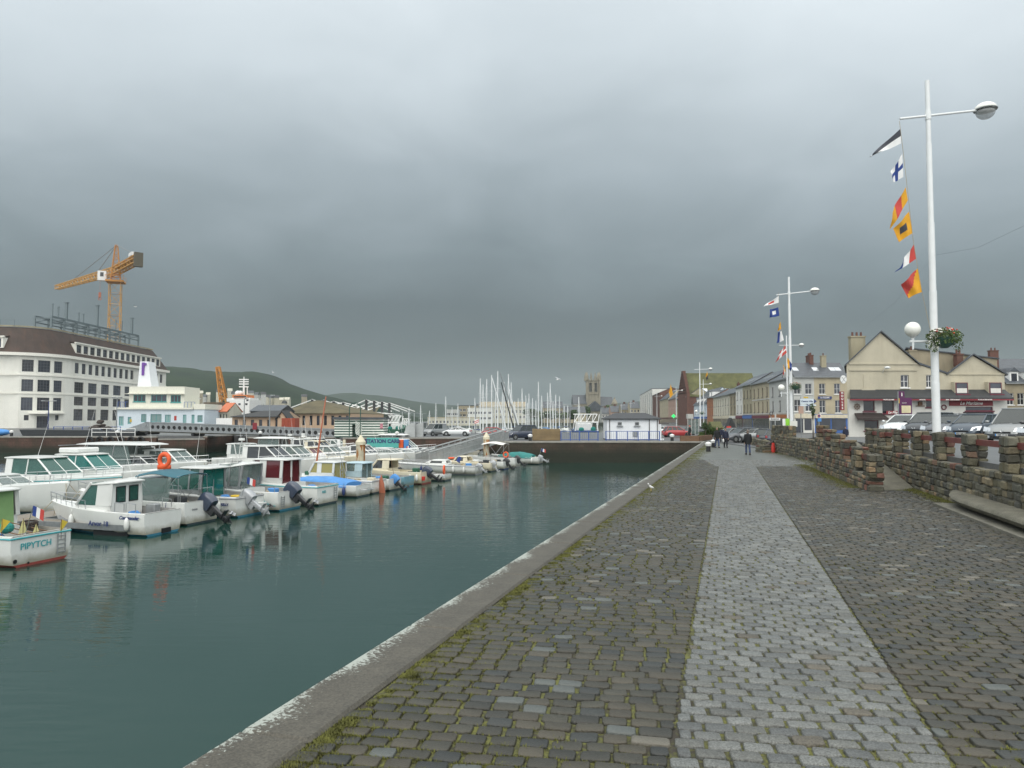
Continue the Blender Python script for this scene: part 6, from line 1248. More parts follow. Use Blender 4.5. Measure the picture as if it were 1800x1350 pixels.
def side_text(t, s, x, y, z, size, mat, shear=0, rz=0): text('lettering', s, size, mat, t, (x, y, z), (PI / 2, 0, PI + rz if y > 0 else rz), shear=shear, bold=.008)
def bimini(t, x0, x1, w, z0, zr, mat):
    b = MB(); 
    for sg in (1, -1):
        for a, c in ((x0, x0 + .05), (x1, x1 - .1), ((x0 + x1) / 2, x0 + .1), ((x0 + x1) / 2, x1 - .1)): b.tube((a, sg * w, z0), (c, sg * w * .95, zr), .016, n=5)
    b.tube((x0 + .05, w * .95, zr), (x0 + .05, -w * .95, zr), .016, n=5); b.tube((x1 - .1, w * .95, zr), (x1 - .1, -w * .95, zr), .016, n=5); b.build('canopy_frame', 'steel', t); b = MB(); n = 8; 
    rr_ = [[(x0 + (x1 - x0) * k / n, w * math.cos(a) * 1.0, zr - .02 + .16 * math.sin(a) + .06 * math.sin(PI * k / n) - .06 * math.sin(2 * PI * k / n + 1)) for a in [PI * i / 8 for i in range(9)]] for k in range(n + 1)]
    lo = [[(x, y * .98, z - .02) for x, y, z in r[::-1]] for r in rr_]; b.loft([a + c for a, c in zip(rr_, lo)]); b.build('canopy', mat, t, smooth=50)
def whip(t, x, y, z, h, dx=0, dy=0, r=.012, name='antenna', mat='paint_white'):
    b = MB(); b.tube((x, y, z), (x + dx, y + dy, z + h), r, r * .5, 5); b.build(name, mat, t)
def buoy(t, c, ax=(1, 0, 0), r=.27, mat='orange', name='lifebuoy'):
    b = MB(); b.torus(c, ax, r, .075, 18, 8); b.build(name, mat, t, smooth=True)
def cover(t, L, B, H, mat, f, x0=.0, x1=.9, peak=.35):
    hb, zs, xx = f; b = MB(); n = 12; rr_ = []
    for k in range(n + 1):
        s = x0 + (x1 - x0) * k / n; h = hb(s) + .03; z = zs(s) - .02; pk = peak * math.sin(PI * min(1, .15 + k / n * .85)) + .04; rr_.append([(xx(s), h * math.cos(a), z - (.1 if i in (0, 8) else 0) + pk * math.sin(a) ** .8 + .02 * math.sin(k * 2.1 + i)) for i, a in enumerate([PI * i / 8 for i in range(9)])])
    b.loft(rr_); b.build('cover', mat, t, smooth=60)
def spx(px, v):
    r = ray(px, 737).x / ray(px, 737).y; return (K0.x + kn.x * v - r * (K0.y + kn.y * v)) / (r * kd.y - kd.x)
AL = math.atan2(-kn.y, -kn.x); AR = AL + PI
def boat(px, v, label, flip=False, dr=0, group=None, name='motor_boat'):
    p = kp(spx(px, v), v, WZ); t = thing(name, label, 'boat', p, (AR if flip else AL) + dr, group); return t
NS = 1   # local +y is the side nearest the camera for the front row (bow pointing left)
# --- front row, near to far
def pipytch():
    t = boat(80, -19.0, 'white working boat with aqua name on its stern and a green cabin door, nearest'); f = hull(t, 6.6, 2.45, 1.02, boot='antifoul_red', xc=.36, stripe='stripe_aqua', floor=.35)
    cabin(t, 2.25, 4.3, .92, .75, 1.45, 2.35, .25, 0, 'glass_dark', side=((.0, .3), (.62, .78)), rearmat='door_green', pw=.08, roof=(.2, .3)); stern_text(t, 'PIPYTCH', .22, .66, .3, 'stripe_aqua'); ladder(t, -.72, .22, .92)
    b = MB(); b.tube((-.02, .98, .22), (-.03, .98, .22), .07, n=12); b.tube((-.02, .5, .1), (-.03, .5, .1), .04, n=8); b.build('exhaust', 'black_plastic', t); b = MB(); b.sph((1.2, .35, 1.18), .25, (1, 1, .8), 9, 6); b.build('net_bag', 'net_green', t); b = MB()
    for k in range(9): b.torus((1.3, -.6, 1.0 + k * .03), (random.uniform(-.3, .3), random.uniform(-.3, .3), 1), .26, .035, 12, 5)
    b.build('rope_coil', 'net_dark', t); b = MB(); b.box(.4, .9, -.3, .4, .36, .8); b.build('fish_crate', 'gel_grey', t)
    b = MB(); 
    for k in range(4): b.tube((.3, .9 - k * .5, .95), (1.9, .7 - k * .35, 1.1 + .05 * k), .02, n=5)
    b.build('pole', 'wood', t)
    for i, (y, x, z, w_, h_, m) in enumerate(((.98, .6, 1.2, .3, .4, 'flag_yellow'), (.42, .35, 1.05, .28, .5, 'flag_pale'), (.1, .15, 1.05, .2, .3, 'flag_pale'), (-.75, .0, .98, .26, .4, 'flag_yellow'))):
        b = MB(); b.tube((x, y, .7), (x, y, z + h_), .012, n=5); b.build('flag_stick', 'wood', t); b = MB(); b.extr([(x, y, z + h_), (x, y + w_ * .6, z), (x, y - w_ * .55, z + .02)] if i % 3 else [(x, y, z + h_), (x, y - w_, z + h_ * .7), (x, y - w_ * .4, z + .1), (x, y + .05, z - .05)], (.006, .0, 0)); b.build('marker_flag', m, t)
pipytch()
def arvor():
    t = boat(291, -19.8, 'white fishing cruiser with grey hull flank reading Arvor and a rounded wheelhouse'); f = hull(t, 5.6, 2.3, .95, boot='antifoul_blue', xc=.38, floor=.35, band='gel_grey' if False else None)
    cabin(t, 2.0, 3.95, .86, .8, 1.2, 2.15, .75, .0, 'glass_green', side=((.0, .42),), pw=.06, roof=(.06, .3), lift=-.12, rear='panes'); hb, zs, xx = f
    b = MB(); R_ = []
    for k in range(13): s = .3 + .62 * k / 12; R_.append([(xx(s) - .11 * 5.9 * s ** 3 * (.25 if j else .5), (hb(s) * (.985 - .10 * s) if not j else hb(s) * (.92 - .32 * s * s)) + .02, .74 + .2 * s if not j else .2) for j in (0, 1)])
    for a, c in zip(R_, R_[1:]): b.add([a[0], a[1], c[1], c[0]], [(0, 1, 2, 3), (3, 2, 1, 0)])
    b.build('hull_panel', 'gel_grey', t); side_text(t, 'Arvor 18', 2.25, hb(.35) + .06, .50, .28, 'stripe_navy'); side_text(t, 'Commander', .75, hb(.1) + .03, .78, .2, 'stripe_navy', .4); bow_rail(t, f, 5.9, .55, .38)
    for x, y in ((.5, 1), (.5, -1), (1.1, 1)): b = MB(); b.pipe([(x, y * 1.02, 1.0), (x, y * 1.02, 1.35), (x + .5, y * 1.02, 1.4), (x + .5, y * 1.02, 1.0)], .016, 5); b.build('grab_rail', 'steel', t)
    b = MB(); b.box(-.06, -.0, -.4, .1, .05, .25); b.build('trim_tab', 'black_plastic', t); b = MB(); b.sph((1.0, .2, .75), .3, (1, .8, .5), 8, 5); b.build('fishing_gear', 'net_dark', t)
arvor()
def b3():
    t = boat(358, -20.5, 'white cruiser with teal blue bimini canopy and large tilted navy outboard'); f = hull(t, 6.7, 2.5, 1.05, boot='antifoul_dark', xc=.45, floor=.4); cabin(t, 2.9, 4.6, .98, .9, 1.25, 2.0, .8, -.1, 'glass_green', rear=None, pw=.045, roof=(.05, .1)); bimini(t, .5, 3.0, 1.0, 1.05, 2.25, 'canvas_teal')
    b = MB(); q = [Vector((2.9, 1.02, 1.1)), Vector((1.0, 1.05, 1.08)), Vector((.9, 1.0, 2.15)), Vector((2.9, .95, 2.15))]; b.extr(q, (0, .01, 0)); b.build('clear_screen', 'glass_clear', t); outboard(t, -.35, .75, 52, 'engine_navy', 1.35, x=-.2); fender(t, .45, 1.27, .55); bow_rail(t, f, 6.7); whip(t, 3.2, .9, 2.0, 3.3, .9, .3); stern_text(t, 'TANIA', .5, .7, .13, 'stripe_grey')
    b = MB(); b.pipe([(.3, 1.1, 1.05), (.3, 1.1, 1.6), (.3, -1.1, 1.6), (.3, -1.1, 1.05)], .018, 5); b.build('grab_rail', 'steel', t)
b3()
def b4():
    t = boat(442, -20.1, 'white pilothouse boat with vivid green glass door and tilted silver outboard'); f = hull(t, 6.4, 2.45, 1.0, boot='antifoul_blue', xc=.42, floor=.4, stripe='stripe_grey'); cabin(t, 2.3, 4.6, .95, .9, 1.3, 2.35, .9, -.05, 'glass_green', side=((.3, .34), (.0, .05)), rearmat='glass_teal', fm='steel_grey', roof=(.1, .45)); outboard(t, .15, .75, 55, 'engine_silver', 1.25, x=-.15); bow_rail(t, f, 6.4); b = MB(); b.box(-.35, .05, -.9, -.3, .25, .6); b.build('swim_platform', 'gel_white', t); whip(t, 3.0, .5, 2.4, 2.2, -.3, 0); side_text(t, 'KELLY', .6, f[0](.1) + .03, .65, .16, 'stripe_navy'); fender(t, 1.0, 1.27, .5)
b4()
def b5():
    t = boat(512, -19.6, 'white boat with tall clear glass wheelhouse, pale blue flank line and navy outboard'); f = hull(t, 6.3, 2.45, 1.0, boot='antifoul_blue', xc=.42, floor=.4); cabin(t, 2.6, 4.9, .95, .9, 1.25, 2.4, 1.0, -.15, 'glass_clear', side=((.28, .31), (.0, .02)), fm='steel_grey', roof=(.15, .15), lift=-.25); outboard(t, -.2, .8, 50, 'engine_navy', 1.4, x=-.2); bow_rail(t, f, 6.3)
    b = MB(); hb = f[0]; P = [(xx_ * 6.3, hb(xx_) + .015, z) for xx_, z in ((.02, .3), (.06, .32), (.1, .42), (.14, .6), (.18, .75), (.23, .82), (.32, .84), (.5, .86))]; b.pipe(P, .022, 5); b.build('flank_line', 'stripe_aqua', t); ladder(t, .75, .2, .8)
    b = MB(); b.pipe([(.25, 1.08, 1.0), (.25, 1.08, 1.3), (2.3, 1.12, 1.3), (2.3, 1.12, 1.0)], .018, 5); b.build('grab_rail', 'steel_grey', t)
b5()
def b6():
    t = boat(578, -19.0, 'white boat with dark maroon doors and windows and a ladder on its transom'); f = hull(t, 7.0, 2.5, 1.1, boot='antifoul_dark', xc=.36, floor=.4, stripe='stripe_aqua'); cabin(t, 2.5, 4.9, 1.0, .95, 1.5, 2.5, .45, .0, 'glass_maroon', side=((.0, .04), (.44, .64)), pw=.09, roof=(.2, .35), rearmat='glass_maroon', solid=True); stern_text(t, 'INES', .45, .74, .2, 'stripe_aqua'); ladder(t, -.75, .25, .95); bow_rail(t, f, 7.0); whip(t, 3.0, .5, 2.6, 1.8)
b6()
def b7():
    t = boat(640, -19.1, 'low open white boat under a bright blue tarpaulin'); f = hull(t, 5.6, 2.1, .72, xc=.6, floor=.25, boot='antifoul_dark'); cover(t, 5.6, 2.1, .72, 'tarp_blue', f, .12, .97, .42); b = MB(); b.pipe([(0, .5, .5), (-.5, .5, .45), (-.5, -.5, .45), (0, -.5, .5)], .025, 5); b.build('stern_bracket', 'steel', t)
b7()
def b8():
    t = boat(668, -19.2, 'white fishing boat with yellow curtained cabin windows and rust brown rudder'); f = hull(t, 7.2, 2.4, .85, xc=.5, floor=.3, boot='antifoul_dark', stripe='stripe_grey', sheer=.45); cabin(t, 3.0, 4.9, .85, .8, 1.3, 1.95, .35, 0, 'glass_yellow', side=((.0, .05), (.5, .68)), roof=(.1, .2), rearmat='glass_yellow'); b = MB(); b.extr([(-.02, 0, -.4), (-.5, 0, -.4), (-.35, 0, .6), (-.15, 0, 1.2), (-.02, 0, .9)], (0, .06, 0)); b.build('rudder', 'crane_red', t); ladder(t, .6, .5, 1.6, x=2.5); whip(t, 2.2, .4, .8, 3, 1.0, 0, .025, 'derrick', 'steel_grey'); b = MB(); b.cbox(4.9, 5.5, -.4, .4, .9, 1.35, .04); b.build('fish_box', 'ship_green', t)
b8()
def b9():
    t = boat(695, -19.0, 'boat with pale blue cabin side and small blue outboard'); f = hull(t, 5.8, 2.1, .8, xc=.5, floor=.3, boot='antifoul_dark'); cabin(t, 2.2, 3.9, .8, .75, 1.3, 1.8, .3, 0, 'glass_clear', 'gel_pale_blue', side=((0, .3),), roof=(.1, .25)); outboard(t, 0, .6, 45, 'tarp_blue', 1.0)
b9()
def b10():
    t = boat(720, -19.1, 'small blue grey open boat with teal painted hull'); f = hull(t, 4.9, 1.9, .75, 'gel_teal_blue', xc=.75, floor=.2, boot='antifoul_blue'); b = MB(); b.box(1.2, 1.5, -.85, .85, .5, .55); b.box(2.6, 2.9, -.85, .85, .5, .55); b.build('thwart', 'wood', t); whip(t, 1.0, .3, .5, 1.8, .4, 0, .02, 'pole', 'wood')
b10()
def b11():
    t = boat(750, -19.0, 'cream cuddy boat with red waterline, red bucket and a navy outboard'); f = hull(t, 6.0, 2.2, .9, 'gel_cream', boot='antifoul_red', xc=.45, floor=.3); cabin(t, 2.8, 4.3, .85, .8, 1.15, 1.75, .5, 0, 'glass_dark', 'gel_cream', side=((0, .35),), rear=None, roof=(.1, .6)); outboard(t, -.3, .75, 55, 'engine_navy', 1.2); b = MB(); b.tube((-.08, .75, .3), (-.08, .75, .6), .13, .16, 10); b.build('bucket', 'red_plastic', t); fender(t, .3, 1.12, .5)
b11()
def b12():
    t = boat(788, -18.5, 'tiny white dinghy with an orange lifebuoy standing in its stern', name='dinghy'); f = hull(t, 3.6, 1.6, .5, xc=.7, floor=.15, boot='antifoul_dark'); buoy(t, (.35, 0, .85), (1, .3, 0), .32)
b12()
def b13():
    t = boat(842, -18.4, 'long low white sailing dinghy with flat deck and small dark outboard', name='sailing_boat'); f = hull(t, 7.2, 2.3, .78, xc=.38, floor=.3, boot='stripe_grey', sheer=.15, stripe='stripe_grey'); cabin(t, 2.9, 4.9, .65, .7, .95, 1.15, .5, .1, 'glass_dark', rear=None, roof=(.0, .0), side=((0, .2), (.8, 1))); outboard(t, 0, .6, 50, 'engine_silver', .8); fender(t, 2.0, 1.2, .45); bow_rail(t, f, 7.2, .6, .3); b = MB(); b.extr([(1.6, .6, 1.0), (1.6, .2, 1.5), (1.7, .5, 1.6), (1.8, .8, 1.2)], (.05, 0, 0)); b.build('pennant', 'flag_navy', t)
b13()
def b14():
    t = boat(868, -18.3, 'cream half decked boat with small orange floats by the pontoon end'); f = hull(t, 5.8, 2.1, .8, 'gel_cream', xc=.4, floor=.3, boot='antifoul_dark'); cabin(t, 2.4, 3.8, .75, .7, .95, 1.3, .3, .1, 'glass_dark', 'gel_cream', rear=None, roof=(.0, .0), side=((0, .3),)); buoy(t, (4.2, .2, 1.2), (0, 0, 1), .25); outboard(t, .3, .6, 30, 'engine_silver', .9)
b14()
def b15():
    t = boat(890, -18.1, 'grey and white sports boat with a slim inflatable tube just left of the arch boat'); f = hull(t, 5.4, 2.1, .75, xc=.5, floor=.3, boot='stripe_navy'); b = MB(); b.pipe([(1.9, .7, .8), (1.9, .7, 1.3), (1.9, -.7, 1.3), (1.9, -.7, .8)], .03); b.build('arch', 'steel', t); outboard(t, 0, .6, 40, 'engine_black', 1.0)
b15()
def b16():
    t = boat(910, -17.9, 'white boat with white canvas canopy and an orange lifebuoy near the far wall'); f = hull(t, 6.6, 2.3, .95, xc=.45, floor=.35, boot='stripe_grey'); bimini(t, 1.2, 3.6, .95, .95, 2.35, 'canvas_white'); b = MB(); b.extr([(3.4, -.9, .95), (4.2, -.9, .95), (3.5, -.85, 1.6)], (0, 1.8, 0)); b.build('windscreen', 'glass_clear', t); buoy(t, (1.0, .9, 1.3), (0, 1, 0), .25); outboard(t, .1, .7, 45, 'engine_black', 1.0); bow_rail(t, f, 6.6)
b16()
def b17():
    t = boat(950, -17.0, 'small white boat under a dark green cover, last of the row below the far wall'); f = hull(t, 5.2, 2.1, .75, xc=.5, floor=.25, boot='antifoul_dark'); cover(t, 5.2, 2.1, .75, 'tarp_green', f, .15, .85, .5); outboard(t, 0, .6, 60, 'engine_silver', .9)
b17()
# --- second row, bows towards the promenade; the root stands at the stern, so it is moved back by the length
def cruiser(px, v, label, L=7.6, B=2.8, H=1.15, style=0, gl='glass_green', mat='gel_white', stripe=None, fly=False, extra=None, boot='antifoul_dark', dz=0):
    vv = v - L; t = boat(px, v, label, True); p = kp(spx(px, v), vv, WZ); t.location = p; f = hull(t, L, B, H, mat, boot, xc=.3, floor=.5, stripe=stripe)
    if style == 0: cabin(t, L * .22, L * .62, B * .4, H * .95, H + .38, H + 1.28, 1.15, 0, gl, mat, side=((0, .13), (.45, .47)), roof=(.15, .3), rear=None, pw=.05)
    elif style == 1: cabin(t, L * .25, L * .58, B * .38, H * .95, H + .3, H + 1.0, .9, 0, gl, mat, side=((0, .05), (.4, .44)), roof=(.1, .15), rear=None, pw=.05)
    elif style == 2: cabin(t, L * .3, L * .66, B * .36, H * .95, H + .22, H + .6, .8, 0, gl, mat, side=((0, .15),), roof=(0, 0), rear=None, pw=.04); b = MB(); b.extr([(L * .28, -B * .34, H + .3), (L * .28, B * .34, H + .3), (L * .24, B * .3, H + .8), (L * .24, -B * .3, H + .8)], (.02, 0, 0)); b.build('windscreen', gl, t)
    elif style == 3: # hardtop on posts
        cabin(t, L * .3, L * .68, B * .36, H * .95, H + .25, H + .7, .8, 0, 'glass_dark', mat, side=((0, .15),), roof=(0, 0), rear=None, pw=.04)
        b = MB(); [b.tube((x, sg * B * .36, H), (x + .3, sg * B * .34, H + 1.55), .04, n=5) for x in (L * .1, L * .35, L * .55) for sg in (1, -1)]; b.build('hardtop_post', 'steel', t); roof_slab(t, L * .04, L * .66, B * .42, H + 1.55, mat, camber=.16, name='hardtop'); b = MB(); [b.extr([(L * .1, s * B * .36, H), (L * .55, s * B * .36, H), (L * .5, s * B * .34, H + 1.5), (L * .12, s * B * .34, H + 1.5)], (0, .01, 0)) for s in (1, -1)]; b.build('side_screen', 'glass_clear', t)
    if fly: b = MB(); b.cbox(L * .2, L * .4, -B * .3, B * .3, H + 1.42, H + 1.75, .08); b.build('flybridge', mat, t); b = MB(); b.pipe([(L * .2, -B * .3, H + 1.9), (L * .2, B * .3, H + 1.9), (L * .35, B * .3, H + 1.9)], .02, 5); b.build('rail', 'steel', t)
    bow_rail(t, f, L, .42, .45); b = MB(); 
    for sg in (1, -1): b.sph((L * .72, sg * (f[0](.72) * .93), H * .8), .16, (1.3, .35, .5), 10, 6)
    b.build('porthole', 'window_dark', t)
    if extra: extra(t, L, B, H, f)
    return t
def ex_text(s): return lambda t, L, B, H, f: side_text(t, s, L * .62, -(f[0](.62) * .97 + .04), .72, .24, 'black_plastic', rz=-.0)
def ex_whip(h=2.6, dx=-.6, dy=.2): return lambda t, L, B, H, f: whip(t, L * .3, .3, H + 1.3, h, dx, dy)
def ex_radar(t, L, B, H, f):
    b = MB(); b.pipe([(L * .15, -B * .35, H), (L * .1, -B * .33, H + 1.5), (L * .1, B * .33, H + 1.5), (L * .15, B * .35, H)], .04, 6); b.build('radar_arch', 'gel_white', t); b = MB(); b.tube((L * .1, 0, H + 1.5), (L * .1, 0, H + 1.75), .05); b.tube((L * .1, 0, H + 1.75), (L * .1, 0, H + 1.95), .26, .24, 14); b.build('radar', 'gel_white', t); whip(t, L * .12, .5, H + 1.5, 2.4, -.5, .2)
def ex_raft(t, L, B, H, f): b = MB(); b.cbox(L * .68, L * .84, -.35, .35, H + .35, H + .6, .06); b.box(L * .67, L * .85, -.36, .36, H + .45, H + .49); b.build('life_raft', 'paint_white', t); whip(t, L * .3, .3, H + 1.3, 1.8, -.3, .1)
cruiser(104, -30.3, 'low grey sided motor cruiser with registration number on its bow, far left', 8.0, 2.8, 1.25, 2, 'glass_clear', 'gel_white', extra=ex_text('2AB9594'), boot='antifoul_dark')
cruiser(196, -31.1, 'white cruiser with long pale green wheelhouse windows and oval porthole', 8.4, 3.0, 1.3, 0, 'glass_green', stripe='stripe_aqua', extra=ex_whip(2.4, .9, 0))
cruiser(262, -32.1, 'white flybridge cruiser with teal windscreen behind the rounded wheelhouse boat', 8.0, 2.9, 1.3, 0, 'glass_teal', fly=True, extra=ex_whip(3, .6, .3))
cruiser(345, -33.6, 'large cream white cruiser with a long open hardtop roof', 10.0, 3.3, 1.45, 3, mat='gel_white', extra=ex_whip(2.5, -1.2, 0))
cruiser(392, -32.6, 'white cruiser with radar arch and grey cabin windows left of centre', 7.8, 2.8, 1.25, 0, 'glass_clear', extra=ex_radar)
cruiser(560, -28.3, 'white wheelhouse cruiser with dark side window and radar dome', 8.0, 2.9, 1.4, 0, 'glass_dark', extra=ex_radar)
cruiser(592, -29.3, 'white cruiser carrying a red striped life raft canister on its foredeck', 7.4, 2.8, 1.25, 0, 'glass_clear', extra=ex_raft)
cruiser(618, -30.1, 'cream cruiser with maroon tinted windscreen', 7.4, 2.7, 1.2, 1, 'glass_maroon', 'gel_cream', extra=ex_whip(2, -.4, .2))
cruiser(652, -30.1, 'pale grey white cruiser with clear raked windscreen behind the rusty pile', 7.6, 2.7, 1.2, 1, 'glass_clear', 'gel_pale_blue' if False else 'gel_white', extra=ex_radar)
cruiser(702, -29.3, 'white cabin cruiser in front of the turquoise sign board', 6.8, 2.6, 1.15, 1, 'glass_dark', extra=ex_whip(1.6))
cruiser(738, -28.5, 'white sports cruiser with sharp bow below the gangway foot', 7.4, 2.6, 1.15, 2, 'glass_clear', extra=ex_whip(1.2))
cruiser(770, -27.6, 'white open boat with red seat covers at the foot of the gangway', 6.0, 2.3, .95, 2, 'glass_clear', boot='antifoul_red')
cruiser(800, -27.3, 'small white sports boat moored beyond the long sailing dinghy', 5.6, 2.1, .85, 2, 'glass_dark')
cruiser(835, -26.9, 'small cream boat near the second rusty pile', 5.4, 2.1, .85, 2, 'glass_clear', 'gel_cream')
# --- third row
cruiser(640, -41.5, 'distant white cruiser behind the rusty pile with a red lifebuoy', 7.0, 2.6, 1.2, 1, 'glass_clear', extra=ex_radar); cruiser(612, -42, 'distant white cruiser with steel arch beside the filling pontoon cabinets', 7.0, 2.6, 1.2, 0, 'glass_dark', extra=ex_radar)
cruiser(742, -37.6, 'distant white open boat with tall canopy near the steel hoods', 6.6, 2.5, 1.15, 3, extra=ex_whip(1))
cruiser(590, -41.1, 'distant white cabin boat right of the leaning red mast', 6.8, 2.5, 1.2, 0, 'glass_dark', extra=ex_radar); cruiser(545, -41.1, 'distant work boat with grey awning left of the leaning red mast', 6.8, 2.6, 1.2, 3)
cruiser(503, -36.5, 'white cabin boat behind the radar dome cruiser, near the footbridge end', 7.2, 2.7, 1.25, 0, 'glass_clear', extra=ex_whip(2.4)); cruiser(617, -36.8, 'cream cabin boat half hidden left of the rusty pile', 6.6, 2.5, 1.15, 0, 'glass_dark', 'gel_cream', extra=ex_radar)
cruiser(758, -33.5, 'white fishing boat with tall aerial hard against the gangway foot', 5.8, 2.2, 1.0, 0, 'glass_clear', extra=ex_whip(2.8))
t = thing('mast', 'leaning rust red wooden mast rising from the moored boats', 'mast', A(553, 828, 54)); b = MB(); p = A(573, 697, 54) - t.location; b.tube((0, 0, -.4), p, .075, .045, 8); b.build('spar', 'crane_red', t)
b = MB(); b.torus((0, 0, 0), (.2, 1, 0), .26, .1, 20, 9); b.box(-.3, .3, -.08, .08, -.38, -.2); o = b.build('lifebuoy', 'orange', smooth=True); o.location = A(289, 809, 36); o.scale = (1, 1, 1.15); tag(o, 'bright orange horseshoe lifebuoy hung up above the blue canopy boat', 'lifebuoy')
b = MB(); b.tube((0, .1, -1.6), (0, .1, .1), .02, n=6); o2 = b.build('lifebuoy_pole', 'steel'); o2.location = o.location; tag(o2, 'thin steel pole carrying the orange horseshoe lifebuoy', 'pole')
# pontoons
def pontoon(label, s0, s1, v0, v1, z=WZ + .45, name='pontoon', nfloat=6):
    t = thing(name, label, 'pontoon', kp(s0, v0, 0), math.atan2(kd.y, kd.x)); Ls = s1 - s0; W = v0 - v1   # local x along quay, y to the left (away from the promenade)
    b = MB(); b.box(0, Ls, 0, W, z - .06, z); b.build('deck', 'plank', t); b = MB(); b.box(-.03, Ls + .03, -.05, -.002, z - .22, z + .02); b.box(-.03, Ls + .03, W + .002, W + .05, z - .22, z + .02); b.box(-.05, -.002, 0, W, z - .22, z + .02); b.box(Ls + .002, Ls + .05, 0, W, z - .22, z + .02); b.build('beam', 'steel_grey', t)
    for k in range(nfloat): b = MB(); a = Ls * (k + .1) / nfloat if Ls > W else .05; 
    if Ls > W: b = MB(); [b.box(Ls * (k + .12) / nfloat, Ls * (k + .88) / nfloat, .1, W - .1, WZ - .3, z - .23) for k in range(nfloat)]; b.build('float', 'black_plastic', t)
    else: b = MB(); b.box(.04, Ls - .04, .1, 1.9, WZ - .3, z - .23); b.build('float', 'black_plastic', t)
pontoon('main walkway pontoon between the two rows of moored boats', -4, 70, -26.2, -28.2, nfloat=12); pontoon('rear walkway pontoon below the filling station', 30, 74, -47, -49, nfloat=8)
for i, (px, lb) in enumerate(((196, 'finger pontoon with black float beside the boat reading Arvor'), (400, 'finger pontoon beside the silver outboard'), (545, 'finger pontoon beside the boat with maroon doors'), (655, 'finger pontoon between the blue tarpaulin boat and the brown rudder'), (735, 'finger pontoon beside the blue grey open boat'), (822, 'finger pontoon beside the long sailing dinghy'), (900, 'finger pontoon beside the boat with white canopy'))):
    s = spx(px, -22); pontoon(lb, s - .35, s + .35, -20.6, -26.1, name='finger_pontoon')
# --- yachts in the back basin
MS = [(842, 665), (849, 676), (857, 667), (863, 659), (876, 652), (884, 690), (892, 658), (887, 671), (897, 672), (904, 705), (917, 683), (925, 695), (931, 692), (937, 700), (945, 671), (951, 696), (961, 690), (966, 674), (978, 694), (983, 696), (993, 710), (997, 712), (1017, 698), (782, 697), (766, 708), (806, 709), (825, 713), (756, 722), (870, 690), (911, 700), (928, 708), (941, 704), (973, 705), (834, 700), (796, 716), (738, 712), (719, 716)]
yp = None
MS.sort()
for i, (px, py) in enumerate(MS):
    Y = 158 + (py - 650) * 1.9 + random.uniform(-6, 14); h = ZP(py, Y) - WZ; wide = random.uniform(2.4, 3.2); L = random.uniform(8, 11)
    t = thing('sailing_yacht', 'moored white sailing yacht in the back basin, ' + ORD[i] + ' mast from the left', 'yacht', (XP(px, Y), Y, WZ), R(random.choice((75, 100, 255, 280)) + random.uniform(-8, 8)), 'sailing yachts moored in the back basin')
    b = MB(); rr_ = []
    for k in range(9): s = k / 8; hb_ = wide / 2 * math.sin(PI * (.25 + .75 * s) ** 1.1) ** .8 if s < 1 else .03; rr_.append([(-L * .5 + L * s, hb_, 1.0 + .25 * s), (-L * .5 + L * s, hb_ * .8, -.1), (-L * .5 + L * s, -hb_ * .8, -.1), (-L * .5 + L * s, -hb_, 1.0 + .25 * s)])
    b.loft(rr_); b.build('hull', 'gel_white' if i % 5 else 'stripe_navy', t); b = MB(); b.cbox(-L * .15, L * .2, -wide * .27, wide * .27, 1.0, 1.55, .1); b.build('coachroof', 'gel_white', t)
    lean = 0; b = MB(); b.tube((L * .08, 0, 1.2), (L * .08, 0, h), .17, .12, 6); [b.tube((L * .08, -wide * .28 * f, h * f2), (L * .08, wide * .28 * f, h * f2), .04, n=4) for f, f2 in ((1, .5), (.8, .75))]; [b.tube((L * .08, sg * wide * .45, 1.2), (L * .08, 0, h * .98), .02, n=3) for sg in (1, -1)]; b.tube((L * .48, 0, 1.3), (L * .08, 0, h * .97), .03, n=3); b.build('mast', 'lamp_white', t)
    b = MB(); b.tube((L * .06, 0, 2.2), (-L * .35, 0, 2.25), .16, .12, 6); b.build('furled_sail', random.choice(['stripe_navy', 'canvas_white', 'tarp_blue']), t)
for (xa, ya, xb, yb, m, lb) in ((865, 664, 893, 757, 'lamp_white', 'white spar leaning left among the yacht masts'), (879, 655, 914, 750, 'steel_grey', 'dark grey long spar leaning left from the tallest mast'), (881, 672, 905, 752, 'shed_dark', 'thin dark spar leaning left beside the tallest mast'), (893, 680, 916, 755, 'lamp_white', 'short white spar leaning left, right of the tallest mast')):
    p, q = A(xb, yb, 150), A(xa, ya, 150); t = thing('leaning_spar', lb, 'spar', p); b = MB(); b.tube((0, 0, -1), q - p, .16, .1, 6); b.build('spar', m, t)
